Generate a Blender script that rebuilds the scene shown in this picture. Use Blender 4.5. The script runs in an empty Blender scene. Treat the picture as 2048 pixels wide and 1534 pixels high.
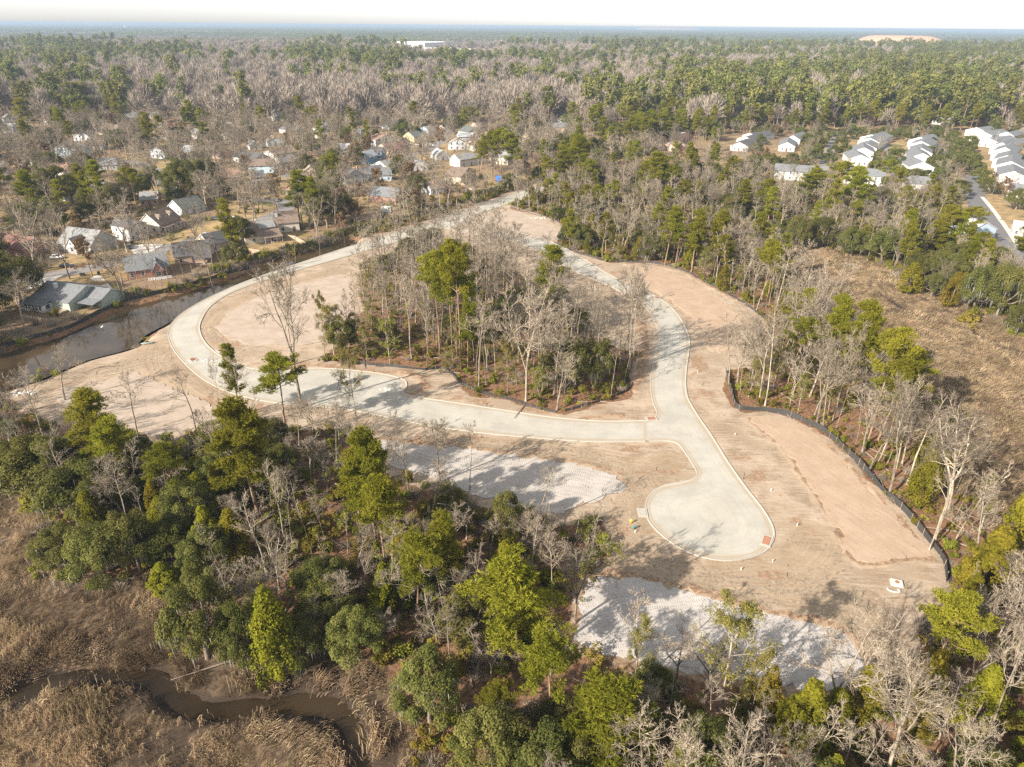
import bpy, math, random
import numpy as np
from mathutils import Matrix, Vector

sc = bpy.context.scene
COL = sc.collection
rng = np.random.default_rng(7)
random.seed(7)

# ------------------------------------------------------------------ camera
CAM_H = 80.0
FPX = 1365.0                      # focal length in pixels of a 2048 px wide frame
PITCH, ROLL = math.radians(27.68), math.radians(0.45)
fw = np.array([0, math.cos(PITCH), -math.sin(PITCH)])
_r = np.array([1.0, 0, 0]); _u = np.array([0, math.sin(PITCH), math.cos(PITCH)])
rt = _r * math.cos(ROLL) + _u * math.sin(ROLL)
up = _u * math.cos(ROLL) - _r * math.sin(ROLL)
cam_d = bpy.data.cameras.new('camera'); cam = bpy.data.objects.new('camera', cam_d); COL.objects.link(cam)
cam_d.sensor_width = 36.0; cam_d.lens = 36.0 * FPX / 2048.0
cam_d.clip_start = 0.5; cam_d.clip_end = 90000
M = Matrix.Identity(4)
for i in range(3):
    M[i][0], M[i][1], M[i][2] = rt[i], up[i], -fw[i]
M[2][3] = CAM_H
cam.matrix_world = M
sc.camera = cam

# ------------------------------------------------------------------ world, sun, exposure
SUN_AZ, SUN_EL = 231.0, 29.0      # compass bearing of the sun seen from the scene (0 = +Y, clockwise)
W = bpy.data.worlds.new('World'); sc.world = W; W.use_nodes = True
nt = W.node_tree; nt.nodes.clear()
sky = nt.nodes.new('ShaderNodeTexSky'); sky.sky_type = 'NISHITA'; sky.sun_disc = False
sky.sun_elevation = math.radians(SUN_EL); sky.sun_rotation = math.radians(SUN_AZ)
sky.air_density = 1.0; sky.dust_density = 1.0; sky.ozone_density = 1.0; sky.altitude = 80
bg = nt.nodes.new('ShaderNodeBackground'); bg.inputs[1].default_value = 0.115
wo = nt.nodes.new('ShaderNodeOutputWorld')
hsv = nt.nodes.new('ShaderNodeHueSaturation'); hsv.inputs['Saturation'].default_value = 0.16   # thin bright winter overcast veil
nt.links.new(sky.outputs[0], hsv.inputs['Color']); nt.links.new(hsv.outputs[0], bg.inputs[0]); nt.links.new(bg.outputs[0], wo.inputs[0])
sd = bpy.data.lights.new('sun', 'SUN'); sun = bpy.data.objects.new('sun', sd); COL.objects.link(sun)
sd.energy = 5.0; sd.angle = math.radians(0.55); sd.color = (1.0, 0.91, 0.79)
a, e = math.radians(SUN_AZ), math.radians(SUN_EL)
to_sun = Vector((math.sin(a) * math.cos(e), math.cos(a) * math.cos(e), math.sin(e)))
sun.rotation_euler = to_sun.to_track_quat('Z', 'Y').to_euler()
vs = sc.view_settings
vs.view_transform = 'Standard'; vs.look = 'None'; vs.gamma = 1.0; vs.use_curve_mapping = False
vs.exposure = 1.25
cy = sc.cycles
cy.use_denoising = False
cy.max_bounces = 5; cy.diffuse_bounces = 2; cy.glossy_bounces = 2; cy.transmission_bounces = 2
cy.volume_bounces = 1; cy.transparent_max_bounces = 4
cy.caustics_reflective = False; cy.caustics_refractive = False

# ------------------------------------------------------------------ geometry of the view
def at(x, y, z=0.0):
    d = fw + rt * (x - 1024) / FPX - up * (y - 767) / FPX
    return np.array([0, 0, CAM_H]) + d * ((z - CAM_H) / d[2])
def atl(pts, z=0.0):
    return np.array([at(x, y, z)[:2] for x, y in pts])
def proj(P):
    v = np.atleast_2d(P) - np.array([0, 0, CAM_H]); D = np.maximum(v @ fw, 1e-3)
    return 1024 + FPX * (v @ rt) / D, 767 - FPX * (v @ up) / D, D
def top_height(bx, by, ty):
    p = at(bx, by); lo, hi = 0.0, 70.0
    for _ in range(40):
        m = (lo + hi) / 2
        if proj(p + [0, 0, m])[1][0] > ty: lo = m
        else: hi = m
    return lo
def inpoly(P, poly):
    x, y = P[:, 0], P[:, 1]; ins = np.zeros(len(P), bool); n = len(poly)
    for i in range(n):
        x1, y1 = poly[i]; x2, y2 = poly[(i + 1) % n]
        if y1 == y2: continue
        c = ((y1 > y) != (y2 > y)) & (x < (x2 - x1) * (y - y1) / (y2 - y1) + x1)
        ins ^= c
    return ins
def dist_line(P, line, closed=False):
    d = np.full(len(P), 1e9); n = len(line)
    for i in range(n if closed else n - 1):
        a_, b_ = line[i], line[(i + 1) % n]; ab = b_ - a_; L = max(ab @ ab, 1e-9)
        t = np.clip(((P - a_) @ ab) / L, 0, 1)
        d = np.minimum(d, np.hypot(*(P - a_ - t[:, None] * ab).T))
    return d
def sdist(P, poly):              # positive inside
    d = dist_line(P, poly, True)
    return np.where(inpoly(P, poly), d, -d)
def smooth(pts, n=6, closed=False):
    p = np.asarray(pts, float); N = len(p); out = []
    for i in range(N if closed else N - 1):
        if closed: q = [p[(i + k - 1) % N] for k in range(4)]
        else: q = [p[max(i - 1, 0)], p[i], p[i + 1], p[min(i + 2, N - 1)]]
        for k in range(n):
            t = k / n
            out.append(.5 * ((2 * q[1]) + (-q[0] + q[2]) * t + (2 * q[0] - 5 * q[1] + 4 * q[2] - q[3]) * t * t + (-q[0] + 3 * q[1] - 3 * q[2] + q[3]) * t ** 3))
    if not closed: out.append(p[-1])
    return np.array(out)
def vnoise(P, s, seed=0):        # cheap smooth value noise
    r = np.random.default_rng(seed); T = r.random((256, 256)); q = P / s + 1000
    i = np.floor(q).astype(int); f = q - i; f = f * f * (3 - 2 * f)
    a_, b_ = i[:, 0] % 256, i[:, 1] % 256; a1, b1 = (a_ + 1) % 256, (b_ + 1) % 256
    return (T[a_, b_] * (1 - f[:, 0]) + T[a1, b_] * f[:, 0]) * (1 - f[:, 1]) + (T[a_, b1] * (1 - f[:, 0]) + T[a1, b1] * f[:, 0]) * f[:, 1]
def sstep(x, a_, b_):
    t = np.clip((x - a_) / (b_ - a_), 0, 1); return t * t * (3 - 2 * t)

# ------------------------------------------------------------------ object helpers
def tag(o, label=None, cat=None, group=None, kind=None):
    if label: o['label'] = label
    if cat: o['category'] = cat
    if group: o['group'] = group
    if kind: o['kind'] = kind
    return o
def link(name, data, parent=None, loc=None, mat=None):
    o = bpy.data.objects.new(name, data); COL.objects.link(o)
    if parent is not None: o.parent = parent
    if loc is not None: o.location = loc
    return o
def empty(name, loc, rz=0.0):
    o = link(name, None); o.location = loc; o.rotation_euler = (0, 0, rz); o.empty_display_size = 0.5
    return o
def np_mesh(name, V, faces, mats, midx=None, attrs=None, pattrs=None, smooth_=False):
    """V (n,3); faces: list of int arrays (m,k)"""
    me = bpy.data.meshes.new(name); V = np.asarray(V, np.float32)
    me.vertices.add(len(V)); me.vertices.foreach_set('co', V.ravel())
    faces = [np.asarray(f, np.int32) for f in faces if len(f)]
    loops = np.concatenate([f.ravel() for f in faces]); tot = np.concatenate([np.full(len(f), f.shape[1], np.int32) for f in faces])
    me.loops.add(len(loops)); me.loops.foreach_set('vertex_index', loops)
    me.polygons.add(len(tot)); st = np.concatenate([[0], np.cumsum(tot)[:-1]]).astype(np.int32)
    me.polygons.foreach_set('loop_start', st)
    if midx is not None: me.polygons.foreach_set('material_index', np.asarray(midx, np.int32))
    me.polygons.foreach_set('use_smooth', np.full(len(tot), bool(smooth_)))
    for m in (mats if isinstance(mats, (list, tuple)) else [mats]): me.materials.append(m)
    for k, v in (attrs or {}).items():
        at_ = me.attributes.new(k, 'FLOAT', 'FACE'); at_.data.foreach_set('value', np.asarray(v, np.float32))
    for k, v in (pattrs or {}).items():
        at_ = me.attributes.new(k, 'FLOAT', 'POINT'); at_.data.foreach_set('value', np.asarray(v, np.float32))
    me.update(calc_edges=True)
    return me
class MB:
    """collects boxes, prisms and tubes and makes one mesh"""
    def __init__(s): s.v = []; s.f = []; s.m = []
    def add(s, V, F, mi=0):
        b = len(s.v); s.v += [tuple(p) for p in V]; s.f += [tuple(i + b for i in f) for f in F]; s.m += [mi] * len(F); return s
    def box(s, x0, x1, y0, y1, z0, z1, mi=0):
        V = [(x, y, z) for z in (z0, z1) for x, y in ((x0, y0), (x1, y0), (x1, y1), (x0, y1))]
        return s.add(V, [(3, 2, 1, 0), (4, 5, 6, 7), (0, 1, 5, 4), (1, 2, 6, 5), (2, 3, 7, 6), (3, 0, 4, 7)], mi)
    def prism(s, poly, z0, z1, mi=0):
        n = len(poly); V = [(p[0], p[1], z0) for p in poly] + [(p[0], p[1], z1) for p in poly]
        return s.add(V, [tuple(range(n - 1, -1, -1)), tuple(range(n, 2 * n))] + [(i, (i + 1) % n, n + (i + 1) % n, n + i) for i in range(n)], mi)
    def tube(s, pts, rad, n=6, mi=0, cap=True):
        pts = [Vector(p) for p in pts]; rad = rad if isinstance(rad, (list, tuple)) else [rad] * len(pts); V = []
        for i, p in enumerate(pts):
            d = (pts[min(i + 1, len(pts) - 1)] - pts[max(i - 1, 0)]).normalized()
            a_ = d.orthogonal().normalized() if abs(d.z) > .9 else d.cross(Vector((0, 0, 1))).normalized(); b_ = d.cross(a_)
            for k in range(n):
                t = 2 * math.pi * k / n; V.append(p + (a_ * math.cos(t) + b_ * math.sin(t)) * rad[i])
        F = [(i * n + k, i * n + (k + 1) % n, (i + 1) * n + (k + 1) % n, (i + 1) * n + k) for i in range(len(pts) - 1) for k in range(n)]
        if cap: F += [tuple(range(n - 1, -1, -1)), tuple((len(pts) - 1) * n + k for k in range(n))]
        return s.add(V, F, mi)
    def mesh(s, name, mats, sm=False):
        me = bpy.data.meshes.new(name); me.from_pydata(s.v, [], s.f)
        for m in (mats if isinstance(mats, (list, tuple)) else [mats]): me.materials.append(m)
        if any(s.m): me.polygons.foreach_set('material_index', s.m)
        if sm: me.polygons.foreach_set('use_smooth', [True] * len(s.f))
        me.update(); return me
    def build(s, name, mats, parent=None, loc=None, sm=False):
        return link(name, s.mesh(name, mats, sm), parent, loc)

# ------------------------------------------------------------------ materials
class NT:
    def __init__(s, name):
        s.m = bpy.data.materials.new(name); s.m.use_nodes = True; s.t = s.m.node_tree; s.t.nodes.clear()
        s.out = s.t.nodes.new('ShaderNodeOutputMaterial')
    def n(s, typ, ins=None, **kw):
        nd = s.t.nodes.new('ShaderNode' + typ)
        for k, v in kw.items(): setattr(nd, k, v)
        for k, v in (ins or {}).items(): s.set(nd.inputs[k], v)
        return nd
    def set(s, sock, v):
        if hasattr(v, 'is_output') or isinstance(v, bpy.types.NodeSocket): s.t.links.new(v, sock)
        else:
            if isinstance(v, (tuple, list)) and len(v) == 3 and sock.type == 'RGBA': v = (*v, 1)
            sock.default_value = v
    def pos(s):
        if not hasattr(s, '_p'): s._p = s.n('NewGeometry').outputs['Position']
        return s._p
    def noise(s, scale, detail=3, rough=.55, vec=None, dist=0.0):
        return s.n('TexNoise', {'Vector': vec or s.pos(), 'Scale': scale, 'Detail': detail, 'Roughness': rough, 'Distortion': dist}).outputs[0]
    def attr(s, name): return s.n('Attribute', attribute_name=name).outputs['Fac']
    def math(s, op, a_, b_=0.0, clamp=False):
        nd = s.n('Math', operation=op, use_clamp=clamp); s.set(nd.inputs[0], a_); s.set(nd.inputs[1], b_); return nd.outputs[0]
    def ramp(s, fac, a_, b_):
        return s.n('MapRange', {'Value': fac, 'From Min': a_, 'From Max': b_}, interpolation_type='SMOOTHSTEP').outputs[0]
    def mix(s, f, a_, b_, mode='MIX'):
        nd = s.n('MixRGB', blend_type=mode); s.set(nd.inputs[0], f); s.set(nd.inputs[1], a_); s.set(nd.inputs[2], b_); return nd.outputs[0]
    def bump(s, h, strength=.5, dist=.05, nrm=None):
        i = {'Height': h, 'Strength': strength, 'Distance': dist}
        if nrm: i['Normal'] = nrm
        return s.n('Bump', i).outputs[0]
    def finish(s, color, rough=.85, spec=.3, bump=None, metal=0.0):
        i = {'Base Color': color, 'Roughness': rough, 'Specular IOR Level': spec, 'Metallic': metal}
        if bump: i['Normal'] = bump
        b = s.n('BsdfPrincipled', i); s.t.links.new(b.outputs[0], s.out.inputs[0]); return s.m
def plain(name, col, rough=.7, var=.12, scale=1.5, spec=.3, metal=0.0, objvar=0.0):
    t = NT(name); n = t.noise(scale, 4, .6)
    f = t.math('MULTIPLY_ADD', n, 2 * var); t.t.nodes[-1].inputs[2].default_value = 1 - var
    if objvar:
        r = t.n('ObjectInfo').outputs['Random']; g = t.math('MULTIPLY_ADD', r, 2 * objvar); t.t.nodes[-1].inputs[2].default_value = 1 - objvar
        f = t.math('MULTIPLY', f, g)
    hs = t.n('HueSaturation', {'Value': f, 'Color': col})
    return t.finish(hs.outputs[0], rough, spec, metal=metal)
def foliage(name, c0, c1, trans=.3, hue=.02, val=.25, patch=None):
    t = NT(name); r = t.n('ObjectInfo').outputs['Random']; ti = t.attr('tint')
    c = t.mix(ti, c0, c1)
    v = t.math('MULTIPLY_ADD', r, 2 * val); t.t.nodes[-1].inputs[2].default_value = 1 - val
    r2 = t.math('FRACT', t.math('MULTIPLY', r, 37.7)); h = t.math('MULTIPLY_ADD', r2, 2 * hue); t.t.nodes[-1].inputs[2].default_value = .5 - hue
    c = t.n('HueSaturation', {'Hue': h, 'Value': v, 'Color': c}).outputs[0]
    if patch:
        pn_ = t.ramp(t.noise(.10, 3, .6), .38, .62); c = t.mix(t.math('MULTIPLY', pn_, .75), c, t.mix(1.0, c, patch, 'MULTIPLY'))
    d = t.n('BsdfDiffuse', {'Color': c}); tr = t.n('BsdfTranslucent', {'Color': c})
    mx = t.n('MixShader', {0: trans, 1: d.outputs[0], 2: tr.outputs[0]}); t.t.links.new(mx.outputs[0], t.out.inputs[0])
    return t.m
def bark(name, c0, c1, val=.2):
    t = NT(name); p = t.n('Mapping', {'Vector': t.n('TexCoord').outputs['Object'], 'Scale': (1, 1, .25)}).outputs[0]
    n = t.noise(2.5, 5, .65, vec=p); r = t.n('ObjectInfo').outputs['Random']
    c = t.mix(t.ramp(n, .35, .65), c0, c1)
    v = t.math('MULTIPLY_ADD', r, 2 * val); t.t.nodes[-1].inputs[2].default_value = 1 - val
    c = t.n('HueSaturation', {'Value': v, 'Color': c}).outputs[0]
    return t.finish(c, .9, .15)
m_bark_pale = bark('pale_bark', (.145, .115, .085), (.33, .28, .215), .38)
m_bark_pine = bark('pine_bark', (.17, .105, .07), (.30, .20, .14))
m_bark_dark = bark('oak_bark', (.13, .10, .075), (.25, .20, .155))
m_twig = bark('twigs', (.155, .125, .092), (.285, .235, .175), .36)
m_twig_far = bark('far_twigs', (.24, .20, .16), (.35, .30, .245), .25)
m_pine = foliage('pine_needles', (.135, .14, .013), (.28, .262, .030), .42, .015, .22)
m_oak = foliage('oak_leaves', (.072, .078, .018), (.165, .158, .046), .32, .018, .25)
m_cedar = foliage('cedar_leaves', (.105, .105, .010), (.215, .180, .020), .3, .025, .22)
m_leafy = foliage('thin_leaves', (.15, .15, .03), (.24, .20, .055), .35, .02, .15)
m_russet = foliage('russet_leaves', (.16, .095, .05), (.27, .18, .09), .3, .012, .2)
m_bush = foliage('understory_leaves', (.095, .095, .014), (.22, .195, .03), .25, .03, .35)
m_palm = foliage('palm_leaves', (.07, .085, .03), (.17, .18, .07), .25, .015, .2)
m_moss = foliage('hanging_moss', (.17, .165, .13), (.27, .26, .21), .25, .01, .1)
m_street = foliage('street_tree_leaves', (.075, .088, .022), (.165, .165, .05), .3, .015, .15)
m_marsh = foliage('marsh_grass_blades', (.17, .122, .078), (.46, .352, .232), .32, .012, .3, (.46, .40, .35))
m_marsh2 = foliage('cordgrass_blades', (.26, .19, .115), (.54, .405, .255), .34, .012, .28, (.55, .56, .50))
m_far_pine = foliage('far_pines', (.11, .122, .03), (.235, .228, .062), .38, .02, .25)
m_belt_bare = foliage('far_grey_belts', (.17, .145, .125), (.27, .235, .20), .2, .01, .2)
m_far_bare = foliage('far_bare_crowns', (.22, .18, .145), (.35, .295, .24), .2, .01, .18)

def ground_material():
    t = NT('ground_cover'); P = t.pos()
    nb = t.noise(.035, 3); nm = t.noise(.22, 4, .6); nf = t.noise(1.3, 5, .65); nx = t.noise(7, 4, .7)
    # yards and woodland floor outside the site
    lawn = t.mix(t.ramp(nm, .35, .65), (.20, .15, .075), (.34, .235, .12))
    lawn = t.mix(t.ramp(nb, .52, .66), lawn, (.12, .115, .045))
    lit = t.mix(t.ramp(nf, .3, .7), (.12, .085, .055), (.27, .18, .11))
    lit = t.mix(t.math('MULTIPLY', t.ramp(nm, .5, .7), .5), lit, (.26, .19, .105))
    c = t.mix(t.ramp(t.math('ADD', nb, t.math('MULTIPLY', nm, .4)), .6, .78), lawn, lit)
    c = t.mix(t.ramp(t.math('ADD', t.attr('yard'), t.math('MULTIPLY', nm, .3)), .45, .75), c, lawn)
    def mask(name, amt=.5):
        return t.ramp(t.math('ADD', t.attr(name), t.math('MULTIPLY', t.math('SUBTRACT', nf, .5), amt)), .35, .65)
    # woodland litter
    wl = t.mix(t.ramp(nf, .3, .72), (.085, .052, .034), (.27, .145, .078))
    wl = t.mix(t.math('MULTIPLY', t.ramp(nx, .5, .7), .6), wl, (.16, .11, .065))
    c = t.mix(mask('litter'), c, wl)
    # marsh floor and mud
    mf = t.mix(t.ramp(nf, .3, .7), (.055, .038, .025), (.14, .098, .062))
    mf = t.mix(t.ramp(nm, .52, .7), mf, (.10, .075, .042))
    c = t.mix(mask('marsh'), c, mf)
    mud = t.mix(t.ramp(nx, .3, .7), (.024, .017, .012), (.058, .042, .030))
    c = t.mix(mask('mud', .7), c, mud)
    # graded soil
    st = t.n('Mapping', {'Vector': P, 'Rotation': (0, 0, math.radians(38)), 'Scale': (.25, 2.2, 1)}).outputs[0]
    ns = t.noise(.9, 4, .6, vec=st)
    d = t.mix(t.ramp(nm, .32, .68), (0.234, 0.169, 0.113), (0.376, 0.297, 0.218))
    d = t.mix(t.math('MULTIPLY', t.ramp(ns, .42, .66), .55), d, (0.406, 0.339, 0.272))
    d = t.mix(t.math('MULTIPLY', t.ramp(nf, .55, .78), .5), d, (0.187, 0.121, 0.075))
    d = t.mix(t.math('MULTIPLY', t.ramp(nx, .60, .78), .6), d, (0.132, 0.080, 0.049))
    d = t.mix(t.math('MULTIPLY', t.ramp(t.noise(.11, 4, .65), .50, .66), .5), d, (0.189, 0.135, 0.087))
    pk = t.mix(t.ramp(nf, .3, .75), (0.321, 0.239, 0.166), (0.392, 0.308, 0.227))
    d = t.mix(mask('pink', .35), d, pk)
    lat = t.math('ADD', t.attr('lat'), t.math('MULTIPLY', nm, .5))
    w = t.ramp(t.noise(1.0, 3, .6, vec=t.n('CombineXYZ', {0: t.math('MULTIPLY', lat, 1.7), 1: t.math('MULTIPLY', nb, 3.0)}).outputs[0]), .36, .62)
    tr = t.mix(w, (0.225, 0.161, 0.101), (0.295, 0.218, 0.138))
    c = t.mix(mask('dirt', .35), c, d)
    c = t.mix(t.math('MULTIPLY', mask('track', .9), .42), c, tr)
    berm = t.mix(t.ramp(nf, .35, .7), (.17, .105, .066), (.36, .25, .165))
    c = t.mix(mask('berm', .9), c, berm)
    c = t.mix(t.attr('far'), c, (.05, .055, .032))
    h = t.math('ADD', t.math('MULTIPLY', nf, .6), t.math('MULTIPLY', nx, .25))
    h = t.math('ADD', h, t.math('MULTIPLY', t.math('MULTIPLY', w, t.attr('track')), .25))
    b = t.bump(h, .55, .22)
    return t.finish(c, .93, .12, b)
def pad_material(name, c0, c1, cleat=0.0, ang=0.0):
    t = NT(name); nm = t.noise(.25, 4, .6); nf = t.noise(1.6, 5, .65); nx = t.noise(9, 3, .7)
    mp = t.n('Mapping', {'Vector': t.pos(), 'Rotation': (0, 0, ang)}).outputs[0]
    st = t.n('Mapping', {'Vector': mp, 'Scale': (.12, 1.6, 1)}).outputs[0]
    ns = t.noise(1.0, 4, .6, vec=st)
    c = t.mix(t.ramp(nm, .3, .7), c0, c1)
    c = t.mix(t.math('MULTIPLY', t.ramp(ns, .45, .7), .35), c, tuple(x * .8 for x in c0))
    ln = t.noise(1.0, 3, .55, vec=t.n('Mapping', {'Vector': mp, 'Scale': (.10, .85, 1)}).outputs[0]); ln = t.ramp(t.math('ABSOLUTE', t.math('SUBTRACT', ln, .5)), .014, .002)
    c = t.mix(t.math('MULTIPLY', t.math('MULTIPLY', ln, t.ramp(nf, .35, .6)), .75), c, (.26, .18, .12))
    c = t.mix(t.math('MULTIPLY', t.ramp(nf, .62, .8), .45), c, (.36, .27, .20))
    h = t.math('ADD', t.math('MULTIPLY', nf, .5), t.math('MULTIPLY', nx, .2))
    if cleat:
        wv = t.n('VectorMath', {0: mp, 1: t.n('VectorMath', {0: t.n('TexNoise', {'Vector': t.pos(), 'Scale': .09, 'Detail': 1}).outputs[1], 1: (5, 5, 0)}, operation='MULTIPLY').outputs[0]}, operation='ADD').outputs[0]
        sp = t.n('SeparateXYZ', {0: wv})
        a_ = t.ramp(t.math('SINE', t.math('MULTIPLY', sp.outputs[0], 2 * math.pi / .42)), .0, .7)
        b_ = t.ramp(t.math('SINE', t.math('MULTIPLY', sp.outputs[1], 2 * math.pi / 1.15)), -.15, .2)
        k = t.math('MULTIPLY', t.math('MULTIPLY', a_, b_), t.ramp(t.noise(.16, 3), .40, .56))
        h = t.math('SUBTRACT', h, t.math('MULTIPLY', k, 1.1 * cleat))
    return t.finish(c, .93, .12, t.bump(h, .8 if cleat else .5, .14))
def concrete_material():
    t = NT('pale_concrete'); nm = t.noise(.18, 4, .6); nf = t.noise(2.2, 5, .65); nx = t.noise(14, 3, .7)
    c = t.mix(t.ramp(nm, .3, .7), (0.320, 0.302, 0.261), (0.391, 0.371, 0.323))
    c = t.mix(t.math('MULTIPLY', t.ramp(nf, .55, .8), .5), c, (0.243, 0.212, 0.164))
    c = t.mix(t.math('MULTIPLY', t.ramp(t.noise(.07, 3, .6), .5, .7), .45), c, (0.398, 0.371, 0.317))
    lat = t.attr('lat'); w = t.noise(1.0, 3, .6, vec=t.n('CombineXYZ', {0: t.math('MULTIPLY', lat, 2.0), 1: t.math('MULTIPLY', nm, .6)}).outputs[0])
    c = t.mix(t.math('MULTIPLY', t.ramp(w, .42, .68), .22), c, (0.265, 0.248, 0.209))
    gt = t.math('MULTIPLY', t.ramp(t.math('ABSOLUTE', t.math('SUBTRACT', lat, .55)), .22, .05), .5); c = t.mix(gt, c, (0.230, 0.194, 0.144))
    e_ = t.ramp(t.math('ADD', lat, t.math('MULTIPLY', t.math('SUBTRACT', nm, .5), 3.2)), 1.6, -.2)
    c = t.mix(t.math('MULTIPLY', e_, .75), c, (0.332, 0.266, 0.187))
    c = t.mix(t.math('MULTIPLY', t.ramp(nx, .62, .8), .3), c, (0.248, 0.198, 0.139))
    return t.finish(c, .85, .2, t.bump(t.math('ADD', nf, t.math('MULTIPLY', nx, .4)), .3, .04))
def water_material(name, col, rough=.04, spec=.28):
    t = NT(name); n = t.noise(1.2, 3, .5); n2 = t.noise(.06, 3, .6)
    c = t.mix(t.ramp(n2, .4, .65), col, tuple(x * 1.9 for x in col))
    return t.finish(c, rough, spec, t.bump(n, .12, .02))
def roof_material(name, c0, c1):
    t = NT(name); p = t.n('TexCoord').outputs['Object']; n = t.noise(3.0, 4, .7, vec=p); n2 = t.noise(.35, 3, .6, vec=p)
    br = t.n('TexBrick', {'Vector': p, 'Scale': 1.0, 'Color1': (*c0, 1), 'Color2': (*c1, 1), 'Mortar': (*[x * .6 for x in c0], 1), 'Mortar Size': .02, 'Brick Width': .9, 'Row Height': .3}).outputs[0]
    c = t.mix(t.ramp(n, .35, .7), br, tuple(x * 1.25 for x in c1)); c = t.mix(t.math('MULTIPLY', t.ramp(n2, .5, .7), .4), c, tuple(x * .7 for x in c0))
    return t.finish(c, .9, .2)
def siding_material(name, col):
    t = NT(name); p = t.n('TexCoord').outputs['Object']; z = t.n('SeparateXYZ', {0: p}).outputs[2]
    saw = t.math('FRACT', t.math('MULTIPLY', z, 5.0)); n = t.noise(.9, 4, .6, vec=p)
    c = t.mix(t.ramp(n, .3, .75), tuple(x * .88 for x in col), col)
    return t.finish(c, .7, .3, t.bump(saw, .5, .03))
def brick_material(name, c0, c1):
    t = NT(name); p = t.n('TexCoord').outputs['Object']
    sp = t.n('SeparateXYZ', {0: p}); v = t.n('CombineXYZ', {0: t.math('ADD', sp.outputs[0], sp.outputs[1]), 1: sp.outputs[2]}).outputs[0]
    br = t.n('TexBrick', {'Vector': v, 'Scale': 1.0, 'Color1': (*c0, 1), 'Color2': (*c1, 1), 'Mortar': (.34, .29, .25, 1), 'Mortar Size': .012, 'Brick Width': .24, 'Row Height': .08})
    n = t.noise(.8, 3, vec=p)
    return t.finish(t.mix(t.math('MULTIPLY', n, .4), br.outputs[0], tuple(x * .7 for x in c0)), .9, .2, t.bump(br.outputs[1], .3, .01))
MT = {
 'ground': ground_material(), 'concrete': concrete_material(),
 'kerb': plain('kerb_concrete', (.35, .33, .29), .85, .12, 2.0),
 'asphalt': plain('worn_asphalt', (.20, .185, .175), .9, .18, .8), 'asphalt_new': plain('grey_asphalt', (.135, .13, .13), .9, .15, .8),
 'walk': plain('pavement_concrete', (.50, .465, .41), .9, .12, 1.2), 'drive_brick': plain('red_paving', (.32, .17, .12), .9, .2, 2),
 'pad_white': pad_material('white_sand', (0.374, 0.346, 0.317), (0.439, 0.410, 0.386), 0.55, math.radians(-10)),
 'pad_upper': pad_material('pale_sand', (0.338, 0.306, 0.273), (0.410, 0.378, 0.346), .4, math.radians(18)),
 'pad_pink': pad_material('graded_sand', (0.334, 0.243, 0.172), (0.384, 0.288, 0.210), .0, math.radians(62)),
 'pad_rose': pad_material('rosy_sand', (0.317, 0.252, 0.195), (0.383, 0.317, 0.255), .0, math.radians(-20)),
 'water': water_material('canal_water', (.032, .022, .012)), 'creek': water_material('creek_water', (.020, .014, .008), .22, .14),
 'fabric': plain('black_silt_fabric', (.045, .044, .042), .8, .3, 1.0), 'fabric_grey': plain('dusty_silt_fabric', (.15, .135, .12), .85, .3, 1.0),
 'stake': plain('timber_stake', (.33, .25, .17), .85, .2, 4),
 'rust': plain('rusty_grate', (.30, .115, .055), .9, .3, 5), 'white': plain('white_paint', (.56, .55, .53), .6, .08, 1.0),
 'trim': plain('white_trim', (.62, .61, .59), .55, .06, 1.0), 'glass': plain('window_glass', (.035, .042, .05), .08, .2, .6, .5),
 'door': plain('painted_door', (.16, .10, .075), .5, .15, 2), 'metal': plain('galvanised_metal', (.48, .49, .50), .4, .1, 2, .5, .6),
 'yellow': plain('yellow_paint', (.70, .50, .05), .5, .1, 2), 'teal': plain('teal_paint', (.05, .22, .22), .5, .1, 2),
 'blue_tarp': plain('blue_tarpaulin', (.03, .16, .55), .5, .15, 1), 'wood': plain('weathered_boards', (.36, .28, .20), .9, .22, 2.5),
 'deadwood': plain('dead_wood', (.24, .19, .15), .9, .3, 4), 'rubble': plain('concrete_rubble', (.55, .53, .50), .9, .15, 3),
 'rubber': plain('tyre_rubber', (.02, .02, .02), .8, .1, 4), 'chrome': plain('lamp_lens', (.6, .58, .55), .2, .1, 4, .5),
 'black': plain('black_plastic', (.025, .025, .027), .5, .1, 4), 'green_hull': plain('green_hull', (.22, .26, .22), .5, .2, 2),
 'egret': plain('white_plumage', (.80, .79, .76), .8, .05, 4), 'brickchim': brick_material('chimney_brick', (.30, .13, .08), (.38, .19, .12)),
 'mound': plain('bare_earth_mound', (.42, .27, .18), .95, .2, .01), 'tower': plain('pale_steel', (.66, .67, .68), .5, .05, .3),
 'shed_roof': plain('white_membrane', (.82, .82, .81), .6, .05, .02),
}
ROOF = {k: roof_material(k + '_shingles', *c) for k, c in {
 'grey': ((.17, .17, .165), (.22, .22, .215)), 'dark': ((.060, .060, .062), (.095, .093, .092)), 'brown': ((.14, .10, .08), (.19, .145, .115)),
 'red': ((.14, .07, .055), (.19, .10, .08)), 'tan': ((.26, .20, .15), (.33, .26, .20)), 'green': ((.085, .095, .088), (.12, .13, .122)),
 'pale': ((.27, .285, .295), (.34, .355, .365)), 'orange': ((.22, .13, .095), (.28, .17, .125)), 'slate': ((.115, .12, .128), (.155, .16, .165))}.items()}
WALL = {k: siding_material(k + '_siding', c) for k, c in {
 'white': (.52, .505, .485), 'cream': (.58, .53, .44), 'grey': (.40, .40, .385), 'sage': (.36, .41, .36), 'tan': (.50, .41, .31), 'yellow': (.62, .52, .28),
 'blue': (.14, .235, .33), 'paleblue': (.47, .58, .66), 'pink': (.60, .40, .33), 'dove': (.55, .57, .58)}.items()}
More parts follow.
